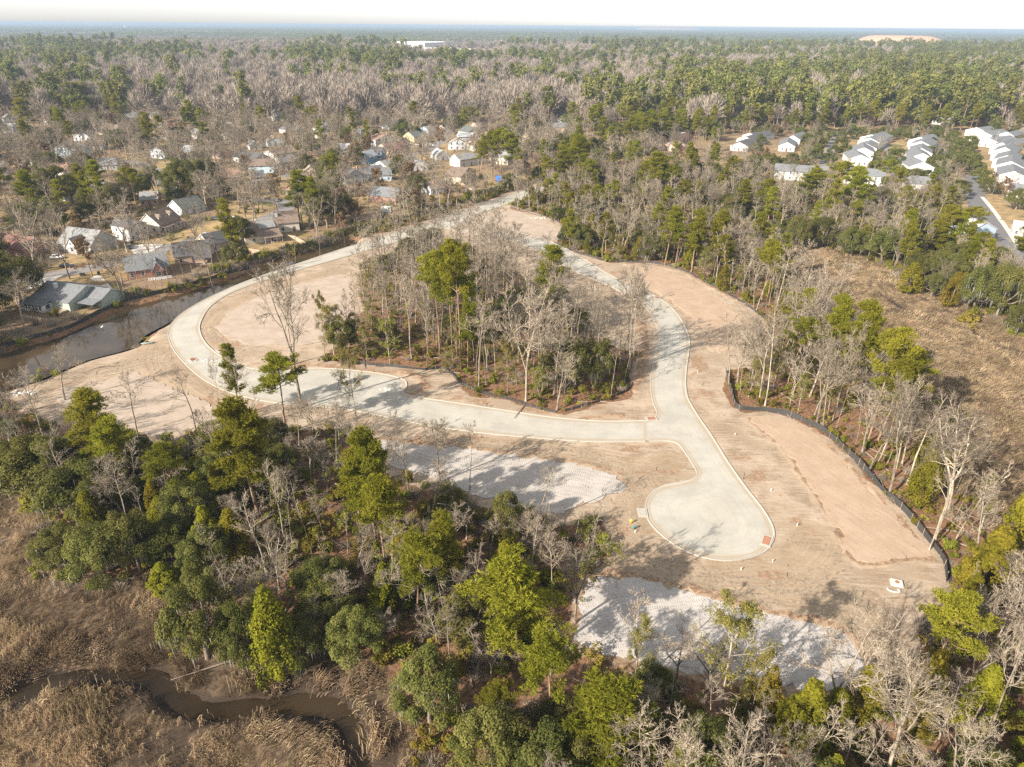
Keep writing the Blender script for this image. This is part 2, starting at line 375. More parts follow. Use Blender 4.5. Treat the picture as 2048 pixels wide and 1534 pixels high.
WALL['brick'] = brick_material('house_brick', (.30, .135, .09), (.40, .20, .13)); WALL['tanbrick'] = brick_material('tan_brick', (.44, .28, .19), (.52, .35, .25))
CARC = {k: plain(k + '_car_paint', c, .25, .03, 1, .5) for k, c in {'white': (.72, .72, .71), 'silver': (.45, .46, .47), 'black': (.02, .02, .022), 'red': (.35, .03, .03), 'blue': (.05, .12, .30), 'teal': (.05, .30, .36), 'grey': (.13, .135, .14)}.items()}

# ------------------------------------------------------------------ the plan of the place (traced, in photograph pixels -> metres on the ground)
R_OUT = [(1092, 368), (1040, 384), (985, 402), (900, 430), (860, 446), (800, 463), (700, 493), (600, 526), (500, 560), (430, 590), (375, 620), (346, 645), (338, 666), (345, 692), (362, 716), (388, 742), (425, 768), (480, 790), (560, 806), (640, 812), (720, 822), (830, 845), (940, 862), (1060, 874), (1180, 882), (1290, 882)]
R_IN = [(1290, 842), (1200, 843), (1100, 835), (1000, 820), (900, 805), (830, 794), (805, 786), (812, 772), (802, 758), (740, 745), (640, 737), (560, 742), (495, 736), (445, 715), (413, 690), (399, 664), (401, 642), (422, 611), (470, 582), (560, 551), (700, 511), (800, 482), (860, 464), (880, 456)]
R_E = [(945, 432), (1010, 410), (1060, 394), (1100, 382)]
C_R = [(945, 432), (975, 447), (1040, 466), (1110, 487), (1170, 520), (1220, 551), (1280, 578), (1322, 600), (1348, 622), (1366, 647), (1377, 675), (1377, 700), (1372, 735), (1370, 768), (1374, 795), (1386, 818), (1402, 843), (1422, 872), (1455, 925), (1490, 975), (1525, 1020), (1544, 1055), (1544, 1080), (1525, 1104), (1480, 1117), (1430, 1118), (1380, 1104), (1340, 1081), (1310, 1055), (1296, 1033), (1293, 1010), (1302, 990), (1325, 974), (1360, 967), (1385, 960), (1396, 947), (1386, 926), (1372, 905), (1358, 888), (1335, 881), (1290, 882)]
C_L = [(1290, 842), (1308, 838), (1316, 826), (1307, 802), (1303, 770), (1305, 740), (1312, 705), (1318, 672), (1312, 645), (1290, 612), (1250, 587), (1200, 563), (1150, 542), (1105, 517), (1060, 494), (1000, 476), (940, 462), (880, 456)]
g = lambda l, n=5: smooth(atl(l), n)
r_out, r_in, r_e, c_r, c_l = g(R_OUT), g(R_IN), g(R_E), g(C_R), g(C_L)
road_w = np.vstack([r_out, r_in, r_e]); road_e = np.vstack([c_r, c_l[0:]])
SITE = [(1092, 360), (985, 396), (860, 438), (700, 484), (600, 517), (500, 551), (430, 575), (345, 632), (300, 672), (275, 690), (205, 708), (150, 730), (80, 760), (20, 782), (10, 800), (120, 850), (220, 885), (290, 895), (350, 880), (430, 862), (500, 858), (600, 862), (690, 866), (735, 885), (760, 935), (860, 975), (960, 1010), (1060, 1040), (1150, 1045), (1205, 1040), (1222, 1090), (1205, 1130), (1165, 1165), (1140, 1240), (1130, 1285), (1160, 1315), (1300, 1350), (1500, 1385), (1640, 1410), (1730, 1405), (1790, 1350), (1850, 1260), (1900, 1180), (1895, 1120), (1852, 1075), (1811, 1027), (1772, 991), (1697, 909), (1648, 864), (1581, 833), (1534, 823), (1472, 815), (1452, 743), (1530, 735), (1560, 680), (1519, 630), (1468, 595), (1417, 568), (1367, 541), (1308, 527), (1250, 525), (1218, 524), (1181, 514), (1113, 487), (1140, 466), (1102, 440), (1060, 425), (1019, 413), (1075, 388), (1105, 372)]
site = smooth(atl(SITE), 4, True)
ISLAND = [(640, 712), (660, 728), (740, 732), (850, 742), (890, 742), (930, 782), (1000, 797), (1110, 826), (1150, 822), (1230, 802), (1262, 778), (1266, 738), (1272, 712), (1215, 682), (1130, 648), (1085, 600), (1040, 545), (985, 508), (900, 486), (820, 498), (760, 520), (715, 560), (722, 620), (690, 680)]
island = smooth(atl(ISLAND), 4, True)
PADS = {
 'P1': [(762, 882), (830, 890), (900, 893), (1050, 915), (1180, 935), (1230, 945), (1246, 965), (1230, 985), (1180, 1003), (1120, 1020), (1040, 1016), (960, 990), (860, 958), (780, 930)],
 'P2': [(1195, 1152), (1280, 1160), (1380, 1185), (1500, 1220), (1640, 1250), (1690, 1270), (1716, 1300), (1726, 1350), (1712, 1392), (1640, 1390), (1500, 1365), (1300, 1330), (1162, 1296), (1147, 1270), (1163, 1205), (1172, 1172)],
 'P3': [(1498, 840), (1560, 838), (1618, 857), (1648, 884), (1700, 938), (1788, 1030), (1852, 1098), (1846, 1112), (1730, 1127), (1700, 1108), (1662, 1040), (1610, 960), (1550, 882)],
 'P4': [(436, 648), (470, 616), (530, 590), (620, 563), (690, 552), (705, 600), (690, 650), (650, 682), (590, 692), (510, 690), (458, 676)],
 'P5': [(110, 790), (200, 765), (275, 745), (335, 772), (398, 792), (438, 828), (400, 852), (340, 868), (262, 862), (180, 836)],
 'P6': [(905, 462), (955, 432), (1015, 420), (1090, 443), (1130, 470), (1095, 480), (1020, 470)],
 'P7': [(1288, 538), (1350, 549), (1425, 590), (1478, 640), (1462, 690), (1420, 700), (1404, 655), (1350, 605), (1300, 575)],
}
pads = {k: smooth(atl(v), 14, True) for k, v in PADS.items()}
CANAL = [(-260, 880), (-80, 800), (20, 770), (80, 752), (170, 715), (262, 690), (290, 664), (335, 640), (400, 598), (470, 563), (560, 530), (700, 488), (690, 474), (560, 512), (478, 546), (400, 572), (300, 598), (230, 618), (130, 664), (40, 690), (-30, 712), (-260, 770)]
canal = smooth(atl(CANAL), 3, True)
MARSH_L = [(-400, 880), (0, 985), (60, 1020), (108, 1075), (95, 1130), (200, 1165), (370, 1158), (350, 1220), (335, 1275), (430, 1325), (560, 1330), (650, 1300), (750, 1335), (800, 1385), (825, 1440), (880, 1540), (900, 1700), (880, 1950), (-900, 1950)]
MARSH_R = [(1290, 452), (1500, 450), (1560, 480), (1640, 488), (1720, 515), (1800, 545), (1900, 595), (2000, 635), (2120, 670), (2400, 760), (2400, 1120), (2060, 1085), (1935, 990), (1845, 910), (1775, 830), (1705, 735), (1642, 655), (1580, 585), (1500, 532), (1400, 505), (1310, 490)]
marsh_l, marsh_r = smooth(atl(MARSH_L), 3, True), smooth(atl(MARSH_R), 3, True)
CREEK = [(-150, 1430), (0, 1395), (100, 1355), (190, 1338), (295, 1345), (345, 1382), (410, 1414), (500, 1408), (590, 1398), (665, 1408), (705, 1450), (722, 1534), (730, 1640)]
creek = smooth(atl(CREEK), 6)
CREEK2 = [(1760, 585), (1850, 640), (1930, 655), (2000, 690), (2100, 720)]
creek2 = smooth(atl(CREEK2), 5)
ROADS = [  # residential streets: centre line, width, material
 ([(20, 566), (90, 552), (160, 541), (240, 522), (330, 497), (420, 472), (500, 447), (556, 427), (574, 412), (556, 402), (500, 398)], 8.5, 'asphalt'),
 ([(560, 352), (700, 345), (790, 322), (850, 301), (880, 284), (896, 262), (901, 238), (896, 222), (860, 205)], 9.0, 'asphalt'),
 ([(350, 392), (326, 362), (300, 335), (262, 324), (200, 322)], 8.0, 'asphalt'),
 ([(2070, 540), (2000, 470), (1970, 435), (1955, 405), (1948, 380), (1935, 345), (1900, 315), (1880, 292), (1860, 272)], 9.5, 'asphalt_new'),
 ([(1790, 352), (1775, 315), (1765, 285), (1750, 268)], 7.0, 'asphalt'),
 ([(1640, 345), (1655, 315), (1662, 290), (1665, 272), (1668, 262)], 7.0, 'asphalt'),
 ([(470, 240), (500, 237), (530, 240)], 14.0, 'asphalt'), ([(0, 366), (40, 362)], 9.0, 'asphalt'),
]
DRIVES = [([(176, 553), (201, 551), (232, 584), (214, 587)], 'walk'), ([(258, 495), (282, 489), (330, 488), (300, 505), (268, 508)], 'walk'), ([(735, 322), (800, 318), (806, 314), (770, 312)], 'drive_brick'),
 ([(870, 254), (893, 258), (893, 250), (860, 248)], 'walk'), ([(840, 290), (868, 292), (858, 282), (836, 281)], 'walk'), ([(90, 556), (130, 549), (100, 566), (60, 580), (40, 576)], 'walk')]
WALKS = [([(2035, 490), (2013, 457), (1992, 428), (1976, 408), (1964, 394)], 2.0)]
roads = [(smooth(atl(c), 5), w, m) for c, w, m in ROADS]
TRACKS = [([(1215, 1065), (1250, 1110), (1320, 1145), (1420, 1165), (1530, 1160), (1610, 1120), (1640, 1080)], 5.5), ([(1530, 1165), (1640, 1190), (1720, 1230), (1760, 1290), (1770, 1340)], 5.0),
 ([(900, 888), (1050, 900), (1180, 915), (1300, 935), (1340, 920)], 4.0), ([(430, 640), (480, 600), (560, 572), (680, 540)], 4.0),
 ([(330, 690), (330, 730), (380, 780), (430, 810)], 7.0), ([(430, 720), (450, 690), (425, 660), (440, 625)], 4.5), ([(80, 775), (180, 745), (280, 720), (330, 690)], 4.0), ([(1260, 955), (1280, 990), (1270, 1040)], 5.0)]
tracks = [(smooth(atl(c), 5), w) for c, w in TRACKS]
BERMS = [([(1200, 1148), (1290, 1156), (1390, 1182), (1510, 1218), (1640, 1246), (1695, 1268), (1722, 1305)], .9), ([(1500, 838), (1555, 885), (1612, 960), (1664, 1042), (1702, 1110), (1735, 1130), (1800, 1122), (1860, 1118)], .7),
 ([(765, 878), (850, 888), (1050, 910), (1180, 930), (1240, 948)], .6), ([(1625, 862), (1700, 935), (1790, 1028), (1856, 1098)], .8), ([(1300, 850), (1240, 830), (1150, 840)], .5), ([(1250, 528), (1310, 532), (1370, 546), (1420, 574), (1470, 600)], .7),
 ([(1140, 1290), (1165, 1205), (1190, 1150)], 1.0), ([(1150, 1300), (1300, 1340), (1500, 1372), (1640, 1396)], .8), ([(1270, 780), (1290, 700), (1285, 650)], 1.2), ([(640, 730), (740, 742), (830, 750), (850, 775), (820, 790)], 1.1)]
berms = [(smooth(atl(c), 5), w) for c, w in BERMS]

# ------------------------------------------------------------------ the ground, one sheet out to the horizon
def axis(a_, b_, step):
    fine = np.arange(a_, b_ + step / 2, step); out = []; d = step
    lo, hi = a_, b_; L, Rr = [], []
    while hi < 60000:
        d *= 1.45; lo -= d; hi += d; L.append(lo); Rr.append(hi)
    return np.array(L[::-1] + list(fine) + Rr)
xs, ys = axis(-190, 215, 1.0), axis(22, 440, 1.0)
ys = ys[ys > -4000]
GX, GY = np.meshgrid(xs, ys); GP = np.stack([GX.ravel(), GY.ravel()], 1); NG = len(GP)
inn = (GP[:, 0] > -215) & (GP[:, 0] < 240) & (GP[:, 1] > 10) & (GP[:, 1] < 470); Q = GP[inn]
A = {k: np.zeros(NG, np.float32) for k in ('dirt', 'litter', 'marsh', 'mud', 'track', 'lat', 'pink', 'berm', 'far', 'yard')}
Z = np.zeros(NG)
s_site = sdist(Q, site); s_isl = sdist(Q, island); s_ml, s_mr = sdist(Q, marsh_l), sdist(Q, marsh_r); s_can = sdist(Q, canal)
d_cr = dist_line(Q, creek); d_cr2 = dist_line(Q, creek2)
wob = (vnoise(Q, 7, 1) - .5) * 3 + (vnoise(Q, 2.5, 2) - .5) * 1.4
dirt = sstep(s_site + wob, -.8, .8) * (1 - sstep(s_isl + wob, -.6, .8))
marsh = np.maximum(sstep(s_ml + wob, -1, 1), sstep(s_mr + wob, -1.5, 1.5))
near_woods = ((Q[:, 1] < 245) & (s_site < 0)) | (Q[:, 0] > 5)
A['dirt'][inn] = dirt; A['marsh'][inn] = marsh * (1 - dirt)
SUBURB = [(-1200, 760), (-260, 745), (40, 680), (130, 655), (230, 610), (400, 566), (480, 541), (700, 469), (860, 427), (985, 388), (1080, 352), (1150, 300), (1200, 262), (1330, 200), (1330, 90), (-1200, 90)]
TERRACES = [(1430, 330), (1560, 372), (1700, 384), (1900, 392), (1925, 440), (1960, 480), (2100, 520), (2500, 520), (2300, 240), (1900, 230), (1440, 250)]
suburb, terraces = atl(SUBURB), atl(TERRACES)
A['litter'][inn] = np.clip(np.where(s_isl > -1, 1.0, 1.0 - sstep(np.maximum(sdist(Q, suburb), sdist(Q, terraces)), -3, 3)), 0, 1)
trk = np.zeros(len(Q)); lat = np.zeros(len(Q))
for c, w in tracks:
    d = dist_line(Q, c); k = 1 - sstep(d, w * .75, w * 1.15); lat = np.where(k > trk, d, lat); trk = np.maximum(trk, k)
A['track'][inn] = trk * dirt; A['lat'][inn] = lat
bm = np.zeros(len(Q))
for c, w in berms: bm = np.maximum(bm, 1 - sstep(dist_line(Q, c) + (vnoise(Q, 1.8, 3) - .5) * 1.2, w * .5, w * 1.5))
d_rd0 = np.abs(np.maximum(sdist(Q, road_w), sdist(Q, road_e)))
deb = sstep(vnoise(Q, 2.6, 44) * .6 + vnoise(Q, 7, 45) * .4, .60, .70) * sstep(d_rd0, .5, 1.5) * (1 - sstep(d_rd0, 6, 11)) * dirt
A['berm'][inn] = np.maximum(bm * .8, deb * .62)
pk = np.zeros(len(Q))
for k in ('P3', 'P4', 'P5', 'P6', 'P7'): pk = np.maximum(pk, sstep(sdist(Q, pads[k]) + wob * .6, -2.5, .5))
A['pink'][inn] = pk
bank = sstep(s_can, -6, 2.2)
mudw = np.maximum((1 - sstep(d_cr + (vnoise(Q, 4, 5) - .5) * 3.5, 1.0, 3.0)) * (s_ml > -2), (1 - sstep(d_cr2, .6, 2.0)) * .6)
_so = (Q[:, 1] < np.interp(Q[:, 0], creek[:, 0], creek[:, 1])) & (s_ml > 0)
mudw = np.maximum(mudw, _so * (1 - sstep(d_cr + (vnoise(Q, 3, 18) - .5) * 4, 1.8, 4.2)))
blotch = sstep(vnoise(Q, 5, 9) * .6 + vnoise(Q, 2, 10) * .4, .55, .68) * (s_ml > 2) * (Q[:, 1] < 68) * .55
A['mud'][inn] = np.maximum(np.maximum(mudw, blotch), sstep(s_can, -1.2, .4))
far_r = np.hypot(GP[:, 0], GP[:, 1]); A['far'] = sstep(far_r, 2200, 5000).astype(np.float32)
yd = np.zeros(NG)
for c, w, m in roads: yd = np.maximum(yd, 1 - sstep(dist_line(GP, c), w / 2 + 5, w / 2 + 26))
A['yard'] = (yd * ((GP[:, 1] > 150))).astype(np.float32)
z = np.zeros(len(Q)); z += dirt * ((vnoise(Q, 6, 11) - .5) * .22 + (vnoise(Q, 2.2, 12) - .5) * .12) + trk * dirt * .03 * np.sin(lat * 4.2)
z += (1 - dirt) * ((vnoise(Q, 9, 13) - .5) * .35 + (vnoise(Q, 3, 14) - .5) * .15)
z += marsh * (-.35 + (vnoise(Q, 3.2, 15) - .5) * .5)
z -= 1.1 * (1 - sstep(d_cr + (vnoise(Q, 4, 5) - .5) * 2.0, .6, 2.2)) * (s_ml > -3)
z -= .35 * (1 - sstep(d_cr2, .3, 1.8)); z += bm * (.42 + (vnoise(Q, 1.5, 16) - .5) * .4)
d_road = np.minimum(np.abs(np.maximum(sdist(Q, road_w), sdist(Q, road_e))), 99); in_road = np.maximum(sdist(Q, road_w), sdist(Q, road_e)) > 0
flat = np.where(in_road, 1.0, 1 - sstep(d_road, 1.2, 3.0)); z = z * (1 - flat) - .03 * flat - .12 * np.where(in_road, sstep(d_road, 0.0, 1.0), 0)
z = z * (1 - sstep(s_can, -6, -3)) + np.where(s_can > -6, -1.9 * sstep(s_can, -3.6, .4), 0)
for c, w, m in roads:
    d = dist_line(Q, c); z = np.where(d < w / 2 + 2, z * sstep(d, w / 2 + .3, w / 2 + 2) - .04 * (d < w / 2 + .5), z)
for k, p in pads.items():
    s = sdist(Q, p); z = np.where(s > -.8, -.06 * sstep(s, -.8, .2) + z * (1 - sstep(s, -.8, .2)), z)
Z[inn] = z
nxg, nyg = len(xs), len(ys); idx = np.arange(NG).reshape(nyg, nxg)
quads = np.stack([idx[:-1, :-1].ravel(), idx[:-1, 1:].ravel(), idx[1:, 1:].ravel(), idx[1:, :-1].ravel()], 1)
ground = link('ground', np_mesh('ground', np.c_[GP, Z], [quads], MT['ground'], pattrs=A, smooth_=True))
tag(ground, 'bare graded soil, leaf litter and marsh ground running out to the flat horizon', 'ground', kind='structure')
_zi = (xs, ys, Z.reshape(nyg, nxg))
def ground_z(P):
    X, Y, T = _zi; i = np.clip(np.searchsorted(X, P[:, 0]) - 1, 0, len(X) - 2); j = np.clip(np.searchsorted(Y, P[:, 1]) - 1, 0, len(Y) - 2)
    u = (P[:, 0] - X[i]) / (X[i + 1] - X[i]); v = (P[:, 1] - Y[j]) / (Y[j + 1] - Y[j])
    return (T[j, i] * (1 - u) + T[j, i + 1] * u) * (1 - v) + (T[j + 1, i] * (1 - u) + T[j + 1, i + 1] * u) * v
def gz(x, y): return float(ground_z(np.array([[x, y]]))[0])

def sheet(name, poly, zz, mat, label, cat, kind='structure', thick=0.0, jit=0.0):
    p = np.asarray(poly); n = len(p)
    if jit: p = p + (np.stack([vnoise(p, 2.6, 31), vnoise(p, 2.6, 32)], 1) - .5) * jit + (np.stack([vnoise(p, .9, 33), vnoise(p, .9, 34)], 1) - .5) * jit * .5
    from mathutils.geometry import delaunay_2d_cdt
    vs_, _, fs, *_ = delaunay_2d_cdt([Vector((float(x), float(y))) for x, y in p], [], [list(range(n))], 1, 1e-5)
    mb = MB(); mb.add([(v.x, v.y, zz) for v in vs_], [tuple(f) for f in fs])
    if thick:
        q = [(x, y, zz) for x, y in p] + [(x, y, zz - thick) for x, y in p]; mb.add(q, [(i, (i + 1) % n, n + (i + 1) % n, n + i) for i in range(n)])
    me = mb.mesh(name, mat); return tag(link(name, me), label, cat, kind=kind)
def ccw(p):
    p = np.asarray(p); a_ = np.sum(p[:, 0] * np.roll(p[:, 1], -1) - np.roll(p[:, 0], -1) * p[:, 1]); return p if a_ > 0 else p[::-1]
def offset(line, d):
    t = np.gradient(line, axis=0); t /= np.maximum(np.hypot(*t.T), 1e-9)[:, None]; return line + np.stack([-t[:, 1], t[:, 0]], 1) * d
# the concrete road: filled on a fine grid of its own outline, with the distance from its edge kept for the wheel-worn streaks
def road_sheet(name, poly, zz, mat, label):
    from mathutils.geometry import delaunay_2d_cdt
    p = ccw(poly); keep = [0]
    for i in range(1, len(p)):
        if np.hypot(*(p[i] - p[keep[-1]])) > .08: keep.append(i)
    p = p[keep]; n = len(p)
    gx, gy = np.meshgrid(np.arange(p[:, 0].min(), p[:, 0].max(), 1.6), np.arange(p[:, 1].min(), p[:, 1].max(), 1.6)); q = np.stack([gx.ravel(), gy.ravel()], 1)
    q = q[sdist(q, p) > .5]; allp = np.vstack([p, q])
    vs_, _, fs, *_ = delaunay_2d_cdt([Vector((float(x), float(y))) for x, y in allp], [], [list(range(n))], 1, 1e-4)
    vv = np.array([(v.x, v.y) for v in vs_]); me = np_mesh(name, np.c_[vv, np.full(len(vv), zz)], [np.array([list(f) for f in fs])], mat, pattrs={'lat': np.min([dist_line(vv, l_) for l_ in (r_out, r_in, r_e, c_r[:-2], c_l)], axis=0)})
    return tag(link(name, me), label, 'road', kind='structure')
RZ = .06
road_sheet('road', road_w, RZ, MT['concrete'], 'pale new concrete road running along the canal and round the west side of the wooded island')
road_sheet('road', road_e, RZ, MT['concrete'], 'pale new concrete road east of the wooded island ending in the round turning circle')
def kerb(line, side, label):
    a_ = offset(line, 0); prof = [(-.02, -.15), (-.02, .065), (.08, .12), (.16, .14), (.30, .14), (.34, -.15)]
    V = []; n = len(prof)
    for o, zz in prof: V.append(np.c_[offset(line, side * o), np.full(len(line), zz)])
    V = np.stack(V, 1).reshape(-1, 3); F = []
    for i in range(len(line) - 1):
        for k in range(n - 1): F.append((i * n + k, i * n + k + 1, (i + 1) * n + k + 1, (i + 1) * n + k))
    o = link('kerb', np_mesh('kerb', V, [np.array(F)], MT['kerb'])); tag(o, label, 'kerb', kind='structure')
def side_out(line, poly):
    m = len(line) // 2; t = line[m + 1] - line[m]; n_ = np.array([-t[1], t[0]]) / np.hypot(*t); q = line[m] + n_ * .5
    return -1 if inpoly(q[None], poly)[0] else 1
kerb(r_out, side_out(r_out, road_w), 'concrete kerb on the canal side of the pale road')
kerb(r_in, side_out(r_in, road_w), 'concrete kerb on the island side of the western road')
kerb(r_e, side_out(r_e, road_w), 'short concrete kerb at the far end of the pale road by the woods')
kerb(c_r[:-1], side_out(c_r, road_e), 'concrete kerb round the turning circle and up the right side of the eastern road')
kerb(c_l, side_out(c_l, road_e), 'concrete kerb between the wooded island and the eastern road')
def ribbon(name, line, w, zz, mat, label, cat):
    l, r_ = offset(line, w / 2), offset(line, -w / 2); n = len(line)
    V = np.vstack([np.c_[l, np.full(n, zz)], np.c_[r_, np.full(n, zz)]]); F = [(i, n + i, n + i + 1, i + 1) for i in range(n - 1)]
    return tag(link(name, np_mesh(name, V, [np.array(F)], mat)), label, cat, kind='structure')
rl = ['grey street winding past the white houses on the left', 'grey street between the red and blue houses in the middle neighbourhood', 'short street under the big oaks far left', 'dark asphalt street at the right edge beside the white terraces', 'lane between two rows of white terraces', 'lane beside the hidden white terrace', 'wide street end far behind the left houses', 'street corner at the left picture edge']
for i, ((c, w, m), l) in enumerate(zip(roads, rl)): ribbon('street', c, w, .05 + .004 * i, MT[m], l, 'street')
for c, w in WALKS: ribbon('pavement', smooth(atl(c), 5), w, .09, MT['walk'], 'pale pavement along the dark asphalt street at the right', 'pavement')
dl = ['driveway beside the long grey-roofed bungalow', 'driveway behind the dark car at the left street', 'red paved driveway before the red-roofed cottages', 'driveway with a white car behind the olive tree', 'driveway at the yellow house', 'forecourt at the left end of the winding street']
for i, ((p, m), l) in enumerate(zip(DRIVES, dl)): sheet('driveway', ccw(atl(p)), .09 + .004 * i, MT[m], l, 'driveway')
pl = {'P1': ('pad_upper', 'long pale sand building pad above the near woods'), 'P2': ('pad_white', 'white sand building pad with dozer track marks at the bottom right'), 'P3': ('pad_pink', 'long smooth pinkish building pad beside the silt fence on the right'),
      'P4': ('pad_rose', 'rosy sand building pad inside the left road bend'), 'P5': ('pad_rose', 'rosy sand building pad beside the canal at the lower left'), 'P6': ('pad_rose', 'far rosy building pad near the top of the site'), 'P7': ('pad_pink', 'curved pinkish building pad right of the eastern road')}
for i, (k, (m, l)) in enumerate(pl.items()): sheet('building_pad', ccw(pads[k]), .07 + .003 * i, MT[m], l, 'building pad', thick=.4, jit=2.2)
sheet('canal_water', ccw(canal), -1.0, MT['water'], 'dark still canal water between the left houses and the new road', 'water')
cw = .95 + .9 * (vnoise(creek, 9, 4) - .3)
cl_, cr_ = [], []
tt = np.gradient(creek, axis=0); tt /= np.hypot(*tt.T)[:, None]; nn = np.stack([-tt[:, 1], tt[:, 0]], 1)
sheet('creek_water', ccw(np.vstack([creek + nn * (cw + .35)[:, None], (creek - nn * (cw + .35)[:, None])[::-1]])), -.98, MT['creek'], 'brown tidal creek winding through the marsh at the bottom left', 'water')

# ------------------------------------------------------------------ trees: shapes
def tubes_np(branches, n):
    """branches: list of (pts (k,3), radii (k,)) -> V, quads"""
    Vs, Fs, b = [], [], 0
    ang = np.arange(n) * 2 * np.pi / n; ca, sa = np.cos(ang), np.sin(ang)
    for P, R in branches:
        P = np.asarray(P); k = len(P); d = np.gradient(P, axis=0); d /= np.maximum(np.linalg.norm(d, axis=1), 1e-9)[:, None]
        ref = np.array([0, 0, 1.0]) if abs(d[0, 2]) < .9 else np.array([1.0, 0, 0])
        a_ = np.cross(d, ref); a_ /= np.maximum(np.linalg.norm(a_, axis=1), 1e-9)[:, None]; c_ = np.cross(d, a_)
        V = P[:, None] + (a_[:, None] * ca[None, :, None] + c_[:, None] * sa[None, :, None]) * np.asarray(R)[:, None, None]
        Vs.append(V.reshape(-1, 3)); i = np.arange(k - 1)[:, None] * n; j = np.arange(n)[None]; j2 = (j + 1) % n
        Fs.append(np.stack([i + j, i + j2, i + n + j2, i + n + j], -1).reshape(-1, 4) + b); b += k * n
    return np.concatenate(Vs), np.concatenate(Fs)
def limb(p, d, L, r0, r1, k, wig, lift, R):
    P = [np.array(p, float)]; d = np.array(d, float)
    for i in range(k):
        d = d + R.normal(0, wig, 3) + np.array([0, 0, lift]); d /= np.linalg.norm(d); P.append(P[-1] + d * L / k)
    return np.array(P), np.linspace(r0, r1, k + 1), d
def perp(d, R, ang):
    v = R.normal(0, 1, 3); v -= d * (v @ d); v /= np.linalg.norm(v); return d * math.cos(ang) + v * math.sin(ang)
def twig_tris(base, dirs, L, w, R):
    s = np.cross(dirs, R.normal(0, 1, dirs.shape)); s /= np.maximum(np.linalg.norm(s, axis=1), 1e-9)[:, None]
    w = np.asarray(w).reshape(-1, 1) if np.ndim(w) else w
    V = np.stack([base - s * w, base + s * w, base + dirs * np.asarray(L).reshape(-1, 1)], 1).reshape(-1, 3)
    return V, np.arange(len(V)).reshape(-1, 3)
def bare_shape(seed, H=24.0, r=.26, first=.42, n1=15, n2=6, n3=6, n4=3, spread=.24, up1=(.5, 1.0), fork=0.0, tw=.028, wig=.16):
    R = np.random.default_rng(seed); wood, fine, tb, td, tl = [], [], [], [], []
    trunks = []
    P, rr, d = limb((0, 0, -.3), (0, 0, 1), H * .96 if not fork else H * fork, r, r * (.18 if not fork else .7), 9, .045, .05, R); rr[0] *= 1.5
    wood.append((P, rr)); trunks.append((P, rr, first if not fork else 2.0))
    if fork:
        for k in range(R.integers(2, 4)):
            P2, r2, _ = limb(P[-1], perp(d, R, R.uniform(.25, .55)), H * (1 - fork) * R.uniform(.85, 1.05), r * .6, r * .12, 8, .12, .07, R)
            wood.append((P2, r2)); trunks.append((P2, r2, .12))
    for P, rr, f0 in trunks:
        if f0 > 1: continue
        for k in range(n1 if not fork else n1 // 2 + 1):
            t = f0 + (0.98 - f0) * ((k + R.random()) / (n1 if not fork else n1 // 2 + 1)) ** .9
            i = t * (len(P) - 1); i0 = min(int(i), len(P) - 2); q = P[i0] + (P[i0 + 1] - P[i0]) * (i - i0); rq = np.interp(i, np.arange(len(P)), rr)
            az = k * 2.4 + R.normal(0, .4); el = R.uniform(*up1) * .9 + .25 * (t - f0)
            dd = np.array([math.cos(az) * math.cos(el), math.sin(az) * math.cos(el), math.sin(el)])
            L = H * spread * (1.15 - .75 * (t - f0) / (1 - f0)) * R.uniform(.7, 1.2)
            P1, r1, _ = limb(q, dd, L, rq * .55, .03, 6, wig, .045, R); wood.append((P1, r1))
            for j in range(n2):
                u = R.uniform(.3, 1.0) * 6; j0 = min(int(u), 5); q1 = P1[j0] + (P1[j0 + 1] - P1[j0]) * (u - j0); d1 = P1[j0 + 1] - P1[j0]; d1 /= np.linalg.norm(d1)
                P2, r2, _ = limb(q1, perp(d1, R, R.uniform(.35, .85)), L * R.uniform(.28, .5), .055, .018, 4, wig * 1.2, .05, R); fine.append((P2, r2))
                for m in range(n3):
                    u = R.uniform(.25, 1.0) * 4; m0 = min(int(u), 3); q2 = P2[m0] + (P2[m0 + 1] - P2[m0]) * (u - m0); d2 = P2[m0 + 1] - P2[m0]; d2 /= np.linalg.norm(d2)
                    dt = perp(d2, R, R.uniform(.3, .9)) + np.array([0, 0, .15]); LL = L * R.uniform(.14, .3)
                    tb.append(q2); td.append(dt / np.linalg.norm(dt)); tl.append(LL)
                    for s in range(n4):
                        f = R.uniform(.3, .95); dv = perp(td[-1 - 0] if s == 0 else dt / np.linalg.norm(dt), R, R.uniform(.4, .9))
                        tb.append(q2 + dt / np.linalg.norm(dt) * LL * f); td.append(dv); tl.append(LL * .5)
    V1, F1 = tubes_np(wood, 5); V2, F2 = tubes_np(fine, 3)
    Vt, Ft = twig_tris(np.array(tb), np.array(td), np.array(tl), tw, R)
    tips = np.array(tb) + np.array(td) * np.array(tl)[:, None] * .7
    return (V1, F1), (V2, F2, Vt, Ft), tips
